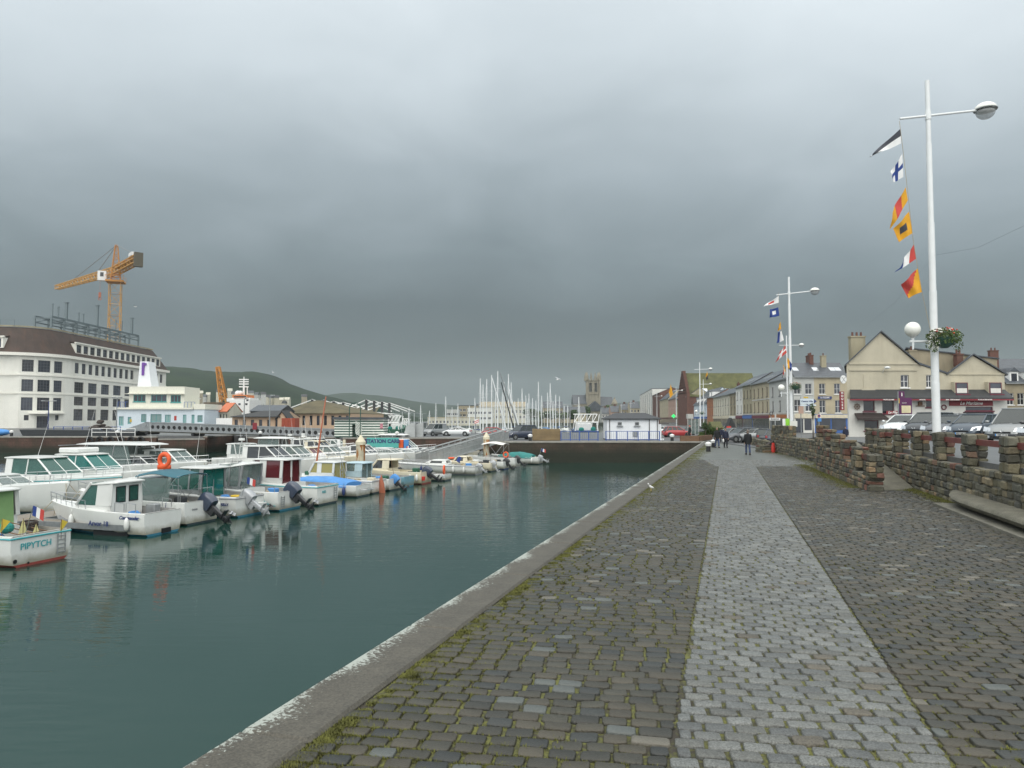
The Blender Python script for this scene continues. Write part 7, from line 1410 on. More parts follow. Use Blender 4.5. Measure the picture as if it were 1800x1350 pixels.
def trawler(px0, px1, Y, label, hm, low, ptop, s=1):
    x0 = XP(px0, Y); W = XP(px1, Y) - x0; t = thing('trawler', label, 'fishing boat', (x0, Y, WZ)); b = MB(); b.loft([[(0, 0, 2.6), (.3, 0, 0), (W - .3, 0, 0), (W, 0, 2.6)], [(0, 9, 2.8), (.4, 9, 0), (W - .4, 9, 0), (W, 9, 2.8)], [(W * .4, 14, 3.6), (W * .45, 13, 0), (W * .55, 13, 0), (W * .6, 14, 3.6)]]); b.build('hull', hm, t); b = MB(); b.box(W * .25, W * .8, -.06, -.002, .6, 1.7); b.build('stern_panel', low, t)
    zt = ZP(ptop, Y) - WZ; b = MB(); [b.tube((x, .5, 2.6), (x + (.2 if x < W / 2 else -.2), .5, zt - 1.4), .14, n=5) for x in (.2, W - .2)]; b.tube((.2, .5, zt - 1.6), (W - .2, .5, zt - 1.6), .14, n=5); b.tube((-.0, 3, zt), (W, 3, zt), .1, n=5); [b.tube((W * k / 4, 3, 3), (W * k / 4 + .4, 3, zt), .1, n=4) for k in range(5)]; [b.tube((W * k / 4, .5, zt - 1.6), (W * (k + 1) / 4, 3, zt), .06, n=4) for k in range(4)]; b.build('gantry', 'paint_white', t)
    b = MB(); b.cbox(W * .2, W * .8, 5, 9, 2.6, zt - 1.8, .1); b.build('wheelhouse', 'paint_white', t); b = MB(); r = random.Random(4); [b.sph((W * r.uniform(.15, .85), r.uniform(.5, 2), 2.9), r.uniform(.3, .6), nu=7, nv=5) for _ in range(6)]; b.build('net', 'net_green', t)
trawler(1010, 1053, 146, 'trawler seen from astern with white gantry, green nets and pinkish stern', 'ship_navy', 'ship_red', 728); trawler(678, 702, 165, 'small green hulled trawler with white rigging in the distance', 'ship_green', 'ship_green', 731); trawler(704, 716, 210, 'tiny distant green trawler right of the other green one', 'ship_green', 'paint_white', 736)
# ================================================================ cars
def smooth_interp(xs, ys, x):
    return float(np.interp(x, xs, ys))
def make_car(name, label, paint, L=4.1, W=1.72, H=1.45, kind='hatch', detail=True, emblem=None, plate='4826 WK 76', group='cars parked behind the parapet', bumper=None):
    """local: +x = nose, origin under the middle of the car on the ground"""
    t = thing(name, label, 'car' if kind != 'van' else 'van', (0, 0, 0), 0, group); h = W / 2
    if kind == 'hatch': P = dict(x=[0, .04, .12, .3, .55, .72, .86, .94, .98, 1], z=[.62, .86, .98, 1.0, .99, .95, .84, .72, .62, .50], w=[.8, .93, .98, 1, 1, .99, .96, .88, .78, .62]); cab = (.02, .74, .33, .13)
    elif kind == 'mono': P = dict(x=[0, .03, .1, .3, .55, .76, .88, .95, .985, 1], z=[.7, .95, 1.03, 1.05, 1.04, 1.0, .88, .76, .64, .52], w=[.85, .95, .99, 1, 1, .99, .96, .9, .8, .66]); cab = (.01, .80, .36, .10)
    elif kind == 'suv': P = dict(x=[0, .03, .1, .3, .6, .72, .9, .96, .99, 1], z=[.75, .98, 1.05, 1.06, 1.05, 1.03, .97, .88, .72, .6], w=[.9, .96, 1, 1, 1, 1, .97, .93, .88, .8]); cab = (.03, .70, .26, .08)
    elif kind == 'van': P = dict(x=[0, .02, .1, .3, .6, .78, .9, .96, .99, 1], z=[.9, 1.05, 1.08, 1.08, 1.08, 1.05, .95, .85, .7, .55], w=[.95, .98, 1, 1, 1, .99, .96, .92, .85, .75]); cab = (.0, .80, .30, .02)
    else: P = dict(x=[0, .03, .1, .22, .55, .7, .86, .94, .98, 1], z=[.62, .85, .93, .97, .96, .93, .82, .72, .62, .50], w=[.8, .92, .97, 1, 1, .99, .96, .88, .78, .62]); cab = (.10, .72, .36, .34)
    zb = .20; n = 22; b = MB(); rr_ = []
    for k in range(n + 1):
        f = .5 - .5 * math.cos(PI * k / n); x = -L / 2 + L * f; z = smooth_interp(P['x'], P['z'], f); w_ = smooth_interp(P['x'], P['w'], f) * h; e_ = .08 * (abs(f - .5) * 2) ** 4
        rr_.append([(x, -w_ * .86, zb + e_), (x, -w_ * .985, zb + .16 + e_), (x, -w_, zb + (z - zb) * .55), (x, -w_ * .97, z - .09), (x, -w_ * .86, z - .015), (x, -w_ * .4, z + .025), (x, w_ * .4, z + .025), (x, w_ * .86, z - .015), (x, w_ * .97, z - .09), (x, w_, zb + (z - zb) * .55), (x, w_ * .985, zb + .16 + e_), (x, w_ * .86, zb + e_)])
    b.loft(rr_); b.build('body', paint, t, smooth=60)
    x0 = -L / 2 + L * cab[0]; x1 = -L / 2 + L * cab[1]; rf, rb = L * cab[2] * .62, L * cab[3]; zbz = lambda x: smooth_interp(P['x'], P['z'], (x + L / 2) / L); wb, wt = h * .93, h * .72; zr = H - .06
    A0 = [Vector((x0 + .06, -wb * .96, zbz(x0 + .1) - .02)), Vector((x1, -wb * .88, zbz(x1) - .01)), Vector((x1, wb * .88, zbz(x1) - .01)), Vector((x0 + .06, wb * .96, zbz(x0 + .1) - .02))]
    A1 = [Vector((x0 + .06 + rb, -wt * .95, zr)), Vector((x1 - rf * 1.0, -wt * .95, zr)), Vector((x1 - rf * 1.0, wt * .95, zr)), Vector((x0 + .06 + rb, wt * .95, zr))]
    def pane(nm, q, inset=.0):
        m = MB(); c = (q[0] + q[1] + q[2] + q[3]) / 4; nn = (q[1] - q[0]).cross(q[3] - q[0]).normalized() * .01; m.extr(q, nn); m.build(nm, 'car_glass', t)
    pane('windscreen', [A0[1], A0[2], A1[2], A1[1]]); pane('rear_window', [A0[0], A0[3], A1[3], A1[0]]); pane('side_window', [A0[0], A0[1], A1[1], A1[0]]); pane('side_window', [A0[3], A0[2], A1[2], A1[3]])
    b = MB(); 
    for i in range(4): b.tube(A0[i], A1[i], .045, .035, 6)
    for a in (.34, .66): [b.tube(A0[i].lerp(A0[j], a), A1[i].lerp(A1[j], a), .038, n=5) for i, j in ((0, 1), (3, 2))]
    b.pipe([A1[0], A1[1], A1[2], A1[3], A1[0]], .045, 6)
    if kind in ('van',): [b.extr([A0[i].lerp(A0[j], .02), A0[i].lerp(A0[j], .34), A1[i].lerp(A1[j], .34), A1[i].lerp(A1[j], .02)], (0, .02 * s, 0)) for i, j, s in ((0, 1, -1), (3, 2, 1))]
    b.build('pillar', paint, t, smooth=60)
    b = MB(); c = (A1[0] + A1[2]) / 2; up = lambda k, dz: [(c.x + (x - c.x) * k, y * k, zr + dz) for x, y, z in rrect(A1[0].x - .05, A1[1].x + .05, wt * .95 + .03, 0, .12, 3)]; b.loft([up(1, -.03), up(1.0, .02), up(.8, .05), up(.3, .065)]); b.build('roof', paint, t, smooth=60)
    for fx in (-.32, .325):
        for sg in (-1, 1):
            b = MB(); y = sg * (h - .08); b.tube((L * fx, y - .1, .31), (L * fx, y + .085, .31), .31, n=20); wl = b.build('wheel', 'tyre', t, smooth=50); b = MB(); yy = y + sg * .09; b.tube((L * fx, y, .31), (L * fx, yy if sg > 0 else yy, .31), .2, .19, 14); b.build('rim', 'car_silver', wl, smooth=50)
            b = MB(); b.tube((L * fx, sg * (h * .9), .33), (L * fx, sg * (h + .004), .33), .38, n=20); b.build('wheel_arch', 'bumper_dark', t)
    if detail:
        xn = L / 2; wn = h
        b = MB(); b.loft([[(x_, y_ * wn, z_) for x_, y_, z_ in r] for r in ([(xn - .20, -.93, .30), (xn - .20, .93, .30), (xn - .20, .93, .50), (xn - .20, -.93, .50)], [(xn - .04, -.78, .28), (xn - .04, .78, .28), (xn - .04, .78, .50), (xn - .04, -.78, .50)], [(xn + .035, -.5, .29), (xn + .035, .5, .29), (xn + .035, .5, .48), (xn + .035, -.5, .48)])]); b.build('bumper', bumper or paint, t, smooth=60)
        b = MB(); b.box(xn - .04, xn + .02, -.36, .36, .52, .60); b.box(xn - .02, xn + .042, -.5, .5, .31, .39); b.build('grille', 'black_plastic', t)
        for sg in (-1, 1):
            b = MB(); z = P['z'][-4] - .06; b.add([(xn - .03, sg * .46 * h / .86, .58), (xn - .22, sg * .80 * h / .86, .60), (xn - .42, sg * .84 * h / .86, .80), (xn - .17, sg * .50 * h / .86, .73), (xn - .03 + .03, sg * .45 * h / .86, .60), (xn - .18, sg * .83 * h / .86, .61), (xn - .40, sg * .86 * h / .86, .84), (xn - .12, sg * .50 * h / .86, .775)], [(4, 5, 6, 7) if sg > 0 else (7, 6, 5, 4), (0, 1, 5, 4), (1, 2, 6, 5), (2, 3, 7, 6), (3, 0, 4, 7)]); b.build('headlight', 'headlamp', t)
            b = MB(); b.sph((x1 - .12, sg * (h + .08), zbz(x1) + .10), .09, (.7, 1.2, .8), 9, 6); b.build('wing_mirror', paint, t, smooth=True)
            b = MB(); b.tube((xn - .02, sg * .58, .36), (xn + .03, sg * .56, .36), .06, n=12); b.build('fog_lamp', 'headlamp', t)
        b = MB(); b.box(xn + .036, xn + .046, -.26, .26, .40, .50); pl = b.build('number_plate', 'plate_white', t); text('lettering', plate, .09, 'black_plastic', pl, (xn + .052, .03, .45), (PI / 2, 0, PI / 2)); b = MB(); b.box(xn + .046, xn + .049, -.26, -.21, .40, .50); b.build('plate_band', 'tarp_blue', pl)
        b = MB(); b.tube(A0[1] + Vector((.05, .15, .03)), A0[1] + Vector((-.03, .75, .06)), .01, n=4); b.tube(A0[2] + Vector((.05, -.55, .03)), A0[2] + Vector((-.03, .0, .06)), .01, n=4); b.build('wiper', 'black_plastic', t)
        if emblem == 'lion': b = MB(); b.pipe([(xn + .0, -.09, .70), (xn + .03, -.05, .63), (xn + .035, -.01, .62), (xn + .035, .03, .67), (xn + .02, .07, .64), (xn, .10, .70)], .013, 5); b.build('emblem', 'chrome', t)
        elif emblem == 'ring': b = MB(); b.torus((xn + .01, 0, .63), (1, 0, .3), .055, .012, 14, 5); b.build('emblem', 'chrome', t)
        elif emblem == 'star': b = MB(); [b.extr([(xn + .02, math.cos(a) * .02, .62 + math.sin(a) * .02), (xn + .02, math.cos(a + .5) * .05, .62 + math.sin(a + .5) * .05), (xn + .02, math.cos(a) * .075, .62 + math.sin(a) * .075), (xn + .02, math.cos(a - .5) * .05, .62 + math.sin(a - .5) * .05)], (.01, 0, 0)) for a in (PI / 2, PI / 2 + 2.094, PI / 2 + 4.189)]; b.build('emblem', 'chrome', t)
    for sg in (-1, 1): b = MB(); b.box(-L / 2 - .005, -L / 2 + .12, sg * h * .72 - .09, sg * h * .72 + .09, .62, .85); b.build('tail_lamp', 'tail_lamp', t)
    return t
def park(t, x, y, z, a): t.location = (x, y, z); t.rotation_euler = (0, 0, a)
NA = R(217)      # noses towards the promenade
CARS = [('parked_car', 'black car cut off by the right picture edge', 'car_black', dict(H=1.45), 31.5, 1822), ('parked_car', 'silver people carrier with blue edged plate, nearest whole car behind the parapet', 'car_silver', dict(kind='mono', H=1.74, L=4.25, W=1.76, emblem='ring', bumper='bumper_dark', plate='1888 YT 76'), 34.5, 1760), ('parked_car', 'blue grey hatchback with lion emblem between the silver carrier and the white lamp post', 'car_blue_grey', dict(kind='mono', emblem='lion', H=1.48), 38.2, 1688), ('parked_car', 'dull grey hatchback half hidden behind the white lamp post', 'car_grey', dict(emblem='ring', H=1.44), 41, 1641), ('parked_car', 'charcoal car with a lion emblem just left of the white lamp post', 'car_charcoal', dict(kind='mono', emblem='lion', H=1.62, L=4.4), 43.5, 1605), ('parked_car', 'white car at the left end of the parked row below the tavern sign', 'car_white', dict(kind='mono', emblem='star', H=1.5), 46.5, 1566)]
for nm, lb, pt, kw, Y, px in CARS:
    c = make_car(nm, lb, pt, **kw); Lc = kw.get('L', 4.1); x = XP(px, Y); park(c, x - math.cos(NA) * Lc / 2, Y - math.sin(NA) * Lc / 2, 1.32, NA)
for px, Y, pt, lb, kd_ in ((1668, 50, 'car_silver', 'silver estate car behind the front row beside the white lamp mast', 'suv'), (1712, 54, 'car_white', 'white car roof seen between the parked hatchbacks and the tavern', 'hatch')):
    c = make_car('parked_car', lb, pt, kind=kd_, detail=False, H=1.6 if kd_ == 'suv' else 1.45); park(c, XP(px, Y), Y, 1.32 if Y < 51 else .96, NA + .1)
mid = [(1283, 84, 'car_silver', 'silver hatchback behind the low wall, leftmost of the far parked cars', 1.4, -2.6), (1303, 78, 'car_grey', 'grey estate car behind the low wall', 1.5, -2.8), (1325, 77, 'car_silver', 'pale silver car behind the low wall beyond the man in black', 1.4, 2.6), (1345, 74, 'car_charcoal', 'dark hatchback with red tail lamps facing away behind the low wall', 1.45, 1.2), (1364, 71, 'car_navy', 'navy car right behind the white sign post', 1.45, 1.1)]
for px, Y, pt, lb, H_, a in mid:
    c = make_car('parked_car', lb, pt, detail=False, H=H_, group='cars parked beyond the low wall'); park(c, XP(px, Y), Y, .12, a)
c = make_car('parked_car', 'red hatchback seen side on right of the white hut', 'car_red', L=3.9, H=1.5, group='cars on the far quay'); park(c, XP(1189, 104), 104, 0, R(8))
c = make_car('parked_car', 'dark blue grey off road car on the quay left of the tan box', 'car_navy', kind='suv', L=4.6, W=1.85, H=1.8, bumper='bumper_dark', group='cars on the far quay'); park(c, XP(916, 92), 92, 0, R(215))
c = make_car('parked_car', 'red car showing only its nose behind the gangway head', 'car_red', L=3.9, group='cars on the far quay'); park(c, XP(872, 100), 100, 0, R(0))
c = make_car('parked_van', 'silver grey van beside the curved steel hoods', 'car_silver', kind='van', L=4.3, H=1.85, W=1.75, group='cars on the far quay'); park(c, XP(764, 112), 112, 0, R(235))
c = make_car('parked_car', 'cream white saloon with a dark side stripe left of the gangway', 'car_white', kind='saloon', L=4.4, H=1.4, detail=False, group='cars on the far quay'); park(c, XP(803, 112), 112, 0, R(172))
c = make_car('parked_car', 'grey car partly hidden right of the red hatchback near the planting', 'car_grey', detail=False, group='cars on the far quay'); park(c, XP(1225, 116), 116, 0, R(20))
c = make_car('parked_car', 'pale car behind the white hut, its roof just right of the wall', 'car_white', detail=False, group='cars on the far quay'); park(c, XP(1167, 118), 118, 0, R(10))
# ================================================================ lamps, flags, signs, plants
def lamp_mast(label, X, Y, z0, ztop, detail=True, bask=False, globe=True, arm_z=None, tilt=.11, group='white lamp masts along the promenade'):
    t = thing('lamp_mast', label, 'street lamp', (X, Y, z0), 0, group); h = ztop - z0; b = MB(); zs = [0, h * .2, h * .44, h * .62, h * .83, h]; rs_ = [.135, .125, .11, .095, .08, .07]
    for k in range(5): b.tube((0, 0, zs[k]), (0, 0, zs[k + 1]), rs_[k], rs_[k] * .985, 14)
    b.build('pole', 'lamp_white', t, smooth=50)
    az = arm_z or h - 1.25; b = MB(); b.tube((-1.0, 0, az - .06 - 1.0 * tilt), (1.7, 0, az - .06 + 1.7 * tilt), .042, n=8); b.tube((0, 0, az - .2), (0, 0, az + .1), .1, n=12); b.build('cross_arm', 'lamp_white', t, smooth=50)
    cx, cz = 2.02, az - .06 + 1.75 * tilt + .02; b = MB(); b.sph((cx, 0, cz), .33, (1.1, 1.1, .8), 16, 6, v0=PI / 2, v1=PI); b.build('lamp_hood', 'globe_white', t, smooth=True); b = MB(); b.torus((cx, 0, cz), (0, 0, 1), .36, .02, 20, 5); b.tube((cx, 0, cz - .02), (cx, 0, cz - .05), .33, .2, 16); b.build('lamp_ring', 'steel_grey', t); b = MB(); b.sph((cx, 0, cz - .05), .3, (1.05, 1.05, .95), 16, 6, v0=0, v1=PI / 2); b.build('lamp_glass', 'lamp_glass', t, smooth=True)
    if globe:
        gz = ZP(579, 25.5) - 1.1 if detail else 3.95 - (0 if z0 > 1 else 0); b = MB(); b.sph((-.74, 0, gz), .26, (1, 1, 1), 18, 12); b.build('globe_lamp', 'globe_white', t, smooth=True); b = MB(); b.tube((-.74, 0, gz - .25), (-.74, 0, gz - .7), .05, .03, 8); b.tube((-.74, 0, gz - .3), (-.74, 0, gz - .24), .04, .14, 12); b.tube((-.85, 0, gz - .42), (.0, 0, gz - .42), .035, n=8); b.build('globe_bracket', 'lamp_white', t)
    return t
lamp_mast('tallest near white lamp mast behind the stone parapet with globe lamp and flags', XP(1646, 25.5), 25.5, 1.1, ZP(142, 25.5), arm_z=ZP(203, 25.5) - 1.1 + .05)
lamp_mast('second white lamp mast from the camera with flags, before the pale grey house', XP(1391, 57.6), 57.6, 1.0, ZP(487, 57.6), False)
lamp_mast('third white lamp mast, beside the walking people and a hanging basket', XP(1231, 138), 138, .05, ZP(637, 138), False, tilt=.03)
for px, py, lb in ((1237, 667, 'fourth white lamp mast, just right of the stepped brick gable'), (1189, 680, 'white lamp mast in front of the olive stone house'), (1155, 691, 'white lamp mast at the left end of the terrace before the dark red brick'), (1109, 705, 'distant white lamp mast above the hut roof, rightmost of five'), (1092, 709, 'distant white lamp mast above the hut roof, second from right'), (1080, 712, 'distant white lamp mast above the hut roof, third from right'), (1069, 714, 'distant white lamp mast above the hut roof, leftmost')):
    Y = 11 * 1300 / (737 - py); lamp_mast(lb, XP(px, Y), Y, .05, ZP(py, Y), False, globe=False, tilt=.03)
lamp_mast('white single arm lamp standing on the quay right of the second mast with flags', XP(1385, 100), 100, .05, ZP(590, 100), False, globe=False, tilt=.0, group=None)
# masts by the dark quay (left and middle)
def small_lamp(px, Y, ptop, pb, lb, two=False, mat='stripe_navy', w=1.0):
    t = thing('street_lamp', lb, 'street lamp', (XP(px, Y), Y, max(-.0, 0))); h = ZP(ptop, Y); b = MB(); b.tube((0, 0, 0), (0, 0, h), .11, .07, 8); b.build('pole', mat, t); b = MB(); b.tube((-w if two else 0, 0, h), (w, 0, h + (0 if two else .2)), .05, n=6); [b.cbox(s * w - .3, s * w + .3, -.14, .14, h - .05 + (0 if two else .2), h + .12 + (0 if two else .2), .04) for s in ((-1, 1) if two else (1,))]; b.build('lamp_head', 'steel_grey', t)
small_lamp(85, 125, 705, 750, 'dark two armed street lamp before the curved white building', True); small_lamp(205, 118, 699, 755, 'grey street lamp at the left corner of the harbour office', True, 'steel_grey', .5)
small_lamp(474, 107, 698, 768, 'dark lamp pole standing over the perforated footbridge', False, 'steel_grey', .4); small_lamp(836, 112, 713, 768, 'dark lamp pole with striped board on the far quay', False, 'steel_grey', .4)
small_lamp(429, 112, 702, 755, 'slim grey lamp pole left of the dark roofed sheds', False, 'steel_grey', .3); small_lamp(1002, 120, 712, 765, 'grey lamp pole left of the trawler', True, 'steel_grey', .9)
for i, px in enumerate((707, 718, 728, 742)): small_lamp(px, 290, 724 + i, 740, ORD[i] + ' tiny white double lamp from the left on the distant quay', True, 'lamp_white', 1.3)
b = MB(); b.box(-.35, .35, -.03, .03, -.35, .35); o = b.build('warning_board', 'paint_white'); s_ = MB(); [s_.extr([(-.34, -.035, z), (.34, -.035, z + .3), (.34, -.035, z + .42), (-.34, -.035, z + .12)], (0, -.004, 0)) for z in (-.36, -.1)]; s_.build('stripe', 'red_plastic', o); o.location = A(838, 741, 111.6); tag(o, 'square white board with red diagonal stripes on the lamp pole', 'sign')
# signal flags
def flag(px, Y, pts, pat, label, wave=.12, n=10):
    """pts: four picture-plane corners (hoist top, hoist bottom, fly bottom, fly top), pat(u,v)->material index"""
    P = [A(x, y, Y) for x, y in pts]; c = (P[0] + P[1]) / 2; t = MB(); mats = pat[0]; fn = pat[1]; V = []
    nr = Vector((0, 1, 0)); ph = random.uniform(0, 6)
    g = lambda u, v: (P[0] * (1 - u) * (1 - v) + P[1] * (1 - u) * v + P[2] * u * v + P[3] * u * (1 - v)) - c + nr * wave * u * math.sin(u * 7 + v * 2.2 + ph) + Vector((0, 0, 1)) * .03 * u * math.sin(v * 6 + u * 5 + ph)
    for off in (0, .006):
        for i in range(n):
            for j in range(n):
                q = [g(i / n, j / n), g((i + 1) / n, j / n), g((i + 1) / n, (j + 1) / n), g(i / n, (j + 1) / n)]; q = [p + nr * off for p in q]; t.add(q, [(0, 1, 2, 3) if off else (3, 2, 1, 0)], fn((i + .5) / n, (j + .5) / n))
    o = t.build('signal_flag', mats, smooth=True); o.location = c; return tag(o, label, 'flag', 'signal flags hanging from the masts')
half = lambda a, b_: ([a, b_], lambda u, v: 0 if v < .5 else 1); vert = lambda a, b_: ([a, b_], lambda u, v: 0 if u < .5 else 1); v3 = lambda a, b_, c: ([a, b_, c], lambda u, v: min(2, int(u * 3))); diag = lambda a, b_: ([a, b_], lambda u, v: 0 if u > v else 1); sq = lambda a, b_: ([a, b_], lambda u, v: 1 if .3 < u < .7 and .3 < v < .7 else 0); cross = lambda a, b_: ([a, b_], lambda u, v: 1 if abs(u - .5) < .12 or abs(v - .5) < .12 else 0)
Yf = 25.5
flag(0, Yf, [(1583, 226), (1584, 252), (1531, 276), (1531, 273)], half('flag_black', 'flag_white'), 'black over white pennant at the top of the near flag string')
flag(0, Yf, [(1586, 270), (1588, 311), (1567, 323), (1566, 303)], cross('flag_white', 'flag_navy'), 'white flag with blue cross, second from the top of the near string')
flag(0, Yf, [(1592, 329), (1596, 352), (1566, 403), (1566, 376)], v3('flag_orange', 'flag_red', 'flag_orange'), 'yellow flag with red middle band hanging on the near string')
flag(0, Yf, [(1598, 372), (1604, 410), (1578, 426), (1573, 400)], sq('flag_orange', 'flag_black'), 'yellow flag with dark centre spot, middle of the near string')
flag(0, Yf, [(1606, 430), (1610, 455), (1573, 480), (1585, 462)], v3('flag_red', 'flag_white', 'flag_navy'), 'red white and blue striped pennant low on the near string')
flag(0, Yf, [(1613, 472), (1621, 513), (1598, 523), (1586, 498)], diag('flag_red', 'flag_orange'), 'red and yellow diagonal flag at the bottom of the near string')
flag(0, 57, [(1369, 520), (1369, 532), (1342, 539), (1342, 538)], sq('flag_white', 'flag_red'), 'white pennant with red spot at the top of the second string', .15)
flag(0, 57, [(1368, 540), (1370, 555), (1353, 559), (1352, 545)], sq('flag_navy', 'flag_white'), 'blue flag with white centre on the second string', .15)
flag(0, 57, [(1372, 565), (1373, 578), (1368, 582), (1368, 575)], half('flag_orange', 'flag_orange'), 'small yellow folded flag on the second string', .15)
flag(0, 57, [(1374, 582), (1378, 598), (1364, 604), (1368, 584)], vert('flag_white', 'flag_navy'), 'white and blue flag on the second string above the red cross flag', .15)
flag(0, 57, [(1380, 607), (1383, 620), (1361, 638), (1372, 618)], cross('flag_red', 'flag_white'), 'red swallow flag with white cross on the second string', .15)
flag(0, 57, [(1384, 628), (1392, 640), (1391, 653), (1384, 646)], half('flag_orange', 'flag_navy'), 'yellow over blue flag beside the second mast', .1)
flag(0, 57, [(1377, 640), (1381, 652), (1377, 660), (1377, 648)], v3('flag_orange', 'flag_white', 'flag_red'), 'small red and white flag at the bottom of the second string', .1)
flag(0, 137, [(1243, 652), (1245, 665), (1241, 670), (1241, 660)], half('flag_orange', 'flag_black'), 'tiny black and red flag by the third mast', .2)
flag(0, 137, [(1179, 675), (1183, 693), (1178, 700), (1176, 690)], half('flag_orange', 'flag_orange'), 'tiny yellow flag before the far terrace roofs', .2)
def halyard(lb, pts, Y, r=.008):
    b = MB(); P = [A(x, y, Y) for x, y in pts]; c = P[0]; b.pipe([p - c for p in P], r, 4); o = b.build('halyard', 'rope'); o.location = c; tag(o, lb, 'rope')
halyard('thin rope carrying the near string of signal flags', [(1581, 213), (1588, 270), (1597, 350), (1605, 420), (1613, 470), (1622, 520), (1640, 600)], Yf); halyard('thin rope carrying the second string of signal flags', [(1368, 513), (1370, 550), (1375, 590), (1381, 620), (1388, 660)], 57)
b = MB(); P = [A(1520, 575, 60), A(1575, 530, 45), A(1642, 449, 25.4), A(1720, 435, 24), A(1800, 397, 22), A(1860, 360, 20)]; c = P[2]; b.pipe([p - c for p in P], .0028, 4); o = b.build('overhead_cable', 'black_plastic'); o.location = c; tag(o, 'thin overhead cable running past the near lamp mast', 'cable')
# hanging baskets and leafy things
def leaves(b, c, rad, n, size, squash=(1, 1, 1), hollow=.3, mi=0, droop=0, rng=random):
    for _ in range(n):
        d = Vector((rng.gauss(0, 1), rng.gauss(0, 1), rng.gauss(0, 1))).normalized() * (hollow + (1 - hollow) * rng.random() ** .5) * rad; p = Vector(c) + Vector((d.x * squash[0], d.y * squash[1], d.z * squash[2] - droop * d.x * d.x)); a = Vector((rng.gauss(0, 1), rng.gauss(0, 1), rng.gauss(0, .7))).normalized(); e_ = a.orthogonal().normalized(); f = a.cross(e_); s = size * rng.uniform(.6, 1.3)
        b.add([p - e_ * s, p + a * s * .4 + f * s * .5, p + e_ * s, p - f * s * .6], [(0, 1, 2, 3)], mi if isinstance(mi, int) else rng.choice(mi))
def basket(px, py, Y, s, label, dens=1):
    t = thing('hanging_basket', label, 'flower basket', A(px, py, Y)); b = MB(); b.loft([rrect(-.1 * s, .1 * s, .1 * s, -.22 * s, .08 * s, 3), rrect(-.25 * s, .25 * s, .25 * s, -.1 * s, .2 * s, 3), rrect(-.3 * s, .3 * s, .3 * s, .12 * s, .25 * s, 3)]); b.build('pot', 'kiosk_green', t, smooth=50)
    b = MB(); leaves(b, (0, 0, .14 * s), .5 * s, int(1500 * dens), .035 * s, (1.15, .9, .62), .2); leaves(b, (-.38 * s, 0, -.1 * s), .22 * s, int(160 * dens), .03 * s, (1, 1, 1.3)); leaves(b, (.42 * s, 0, -.1 * s), .2 * s, int(130 * dens), .03 * s, (1, 1, 1.2)); b.build('foliage', 'leaf', t); b = MB(); r = random
    for _ in range(int(60 * dens)):
        a = r.uniform(0, 6.28); e_ = r.uniform(0, 1) ** .5; p = Vector((math.cos(a) * .5 * s * e_, math.sin(a) * .42 * s * e_, .14 * s + .28 * s * math.sqrt(1 - e_ * e_ * .9) + r.uniform(-.05, .05))); m = 1 if (p.x > 0 and r.random() < .6) or r.random() < .15 else 0; b.sph(p, .034 * s, (1, 1, .6), 6, 4, mi=m)
    leaves(b, (-.42 * s, -.1, -.05 * s), .22 * s, int(130 * dens), .022 * s, (1, 1, 1.4), .4, 0); b.build('flowers', ['flower_white', 'flower_red'], t)['kind'] = 'stuff'
basket(1660, 600, 25.2, 1.05, 'large hanging basket of white and red flowers on the near lamp mast'); basket(1398, 681, 57.2, .9, 'hanging basket with pale pink flowers on the second lamp mast', .5); basket(1234, 727, 137, .9, 'small green hanging basket on the third lamp mast', .3); basket(1188, 736, 210, .9, 'tiny green hanging basket below the green pharmacy cross', .3)
def tree(label, px, Y, pt, pb, wpx, mat='leaf', n=900, name='tree', z0=0, sz=.5):
    z1 = ZP(pt, Y); w_ = wpx * Y / 1300 / 2; t = thing(name, label, 'tree' if name == 'tree' else 'shrub', (XP(px, Y), Y, z0)); b = MB(); zc = (z1 + z0) / 2 + (z1 - z0) * .12; b.tube((0, 0, 0), (0, 0, zc), .05 * w_ + .05, .03 * w_, 7); [b.tube((0, 0, zc * .6), (math.cos(a) * w_ * .6, math.sin(a) * w_ * .6, zc + (z1 - zc) * .3), .025 * w_ + .02, .01, 5) for a in (0, 1.3, 2.6, 3.9, 5.2)]; b.build('trunk', 'bark', t)
    b = MB(); r = random
    for _ in range(8): c = (r.uniform(-.55, .55) * w_, r.uniform(-.4, .4) * w_, zc + r.uniform(-.35, .45) * (z1 - zc)); leaves(b, c, w_ * r.uniform(.4, .62), n // 8, sz, (1, 1, (z1 - zc) / w_ * .9), .3)
    b.build('crown', mat, t)
for px, pt, w_, m, lb in ((932, 718, 26, 'leaf_dark', 'dark green distant tree at the left of the grove among the masts'), (950, 723, 24, 'leaf', 'lighter distant tree in the middle of the grove'), (968, 721, 26, 'leaf_dark', 'dark distant tree between two lamp poles'), (990, 724, 24, 'leaf', 'distant tree just left of the church roofs'), (1008, 720, 22, 'leaf_dark', 'distant dark tree directly left of the trawler rig'), (1030, 712, 18, 'leaf_dark', 'dark tree in front of the church nave'), (1073, 709, 26, 'leaf', 'yellow green tree on the skyline right of the church')):
    tree(lb, px, 430 if px < 1020 else 575, pt, 745, w_, m, 700, sz=.8 if px < 1020 else 1.1)
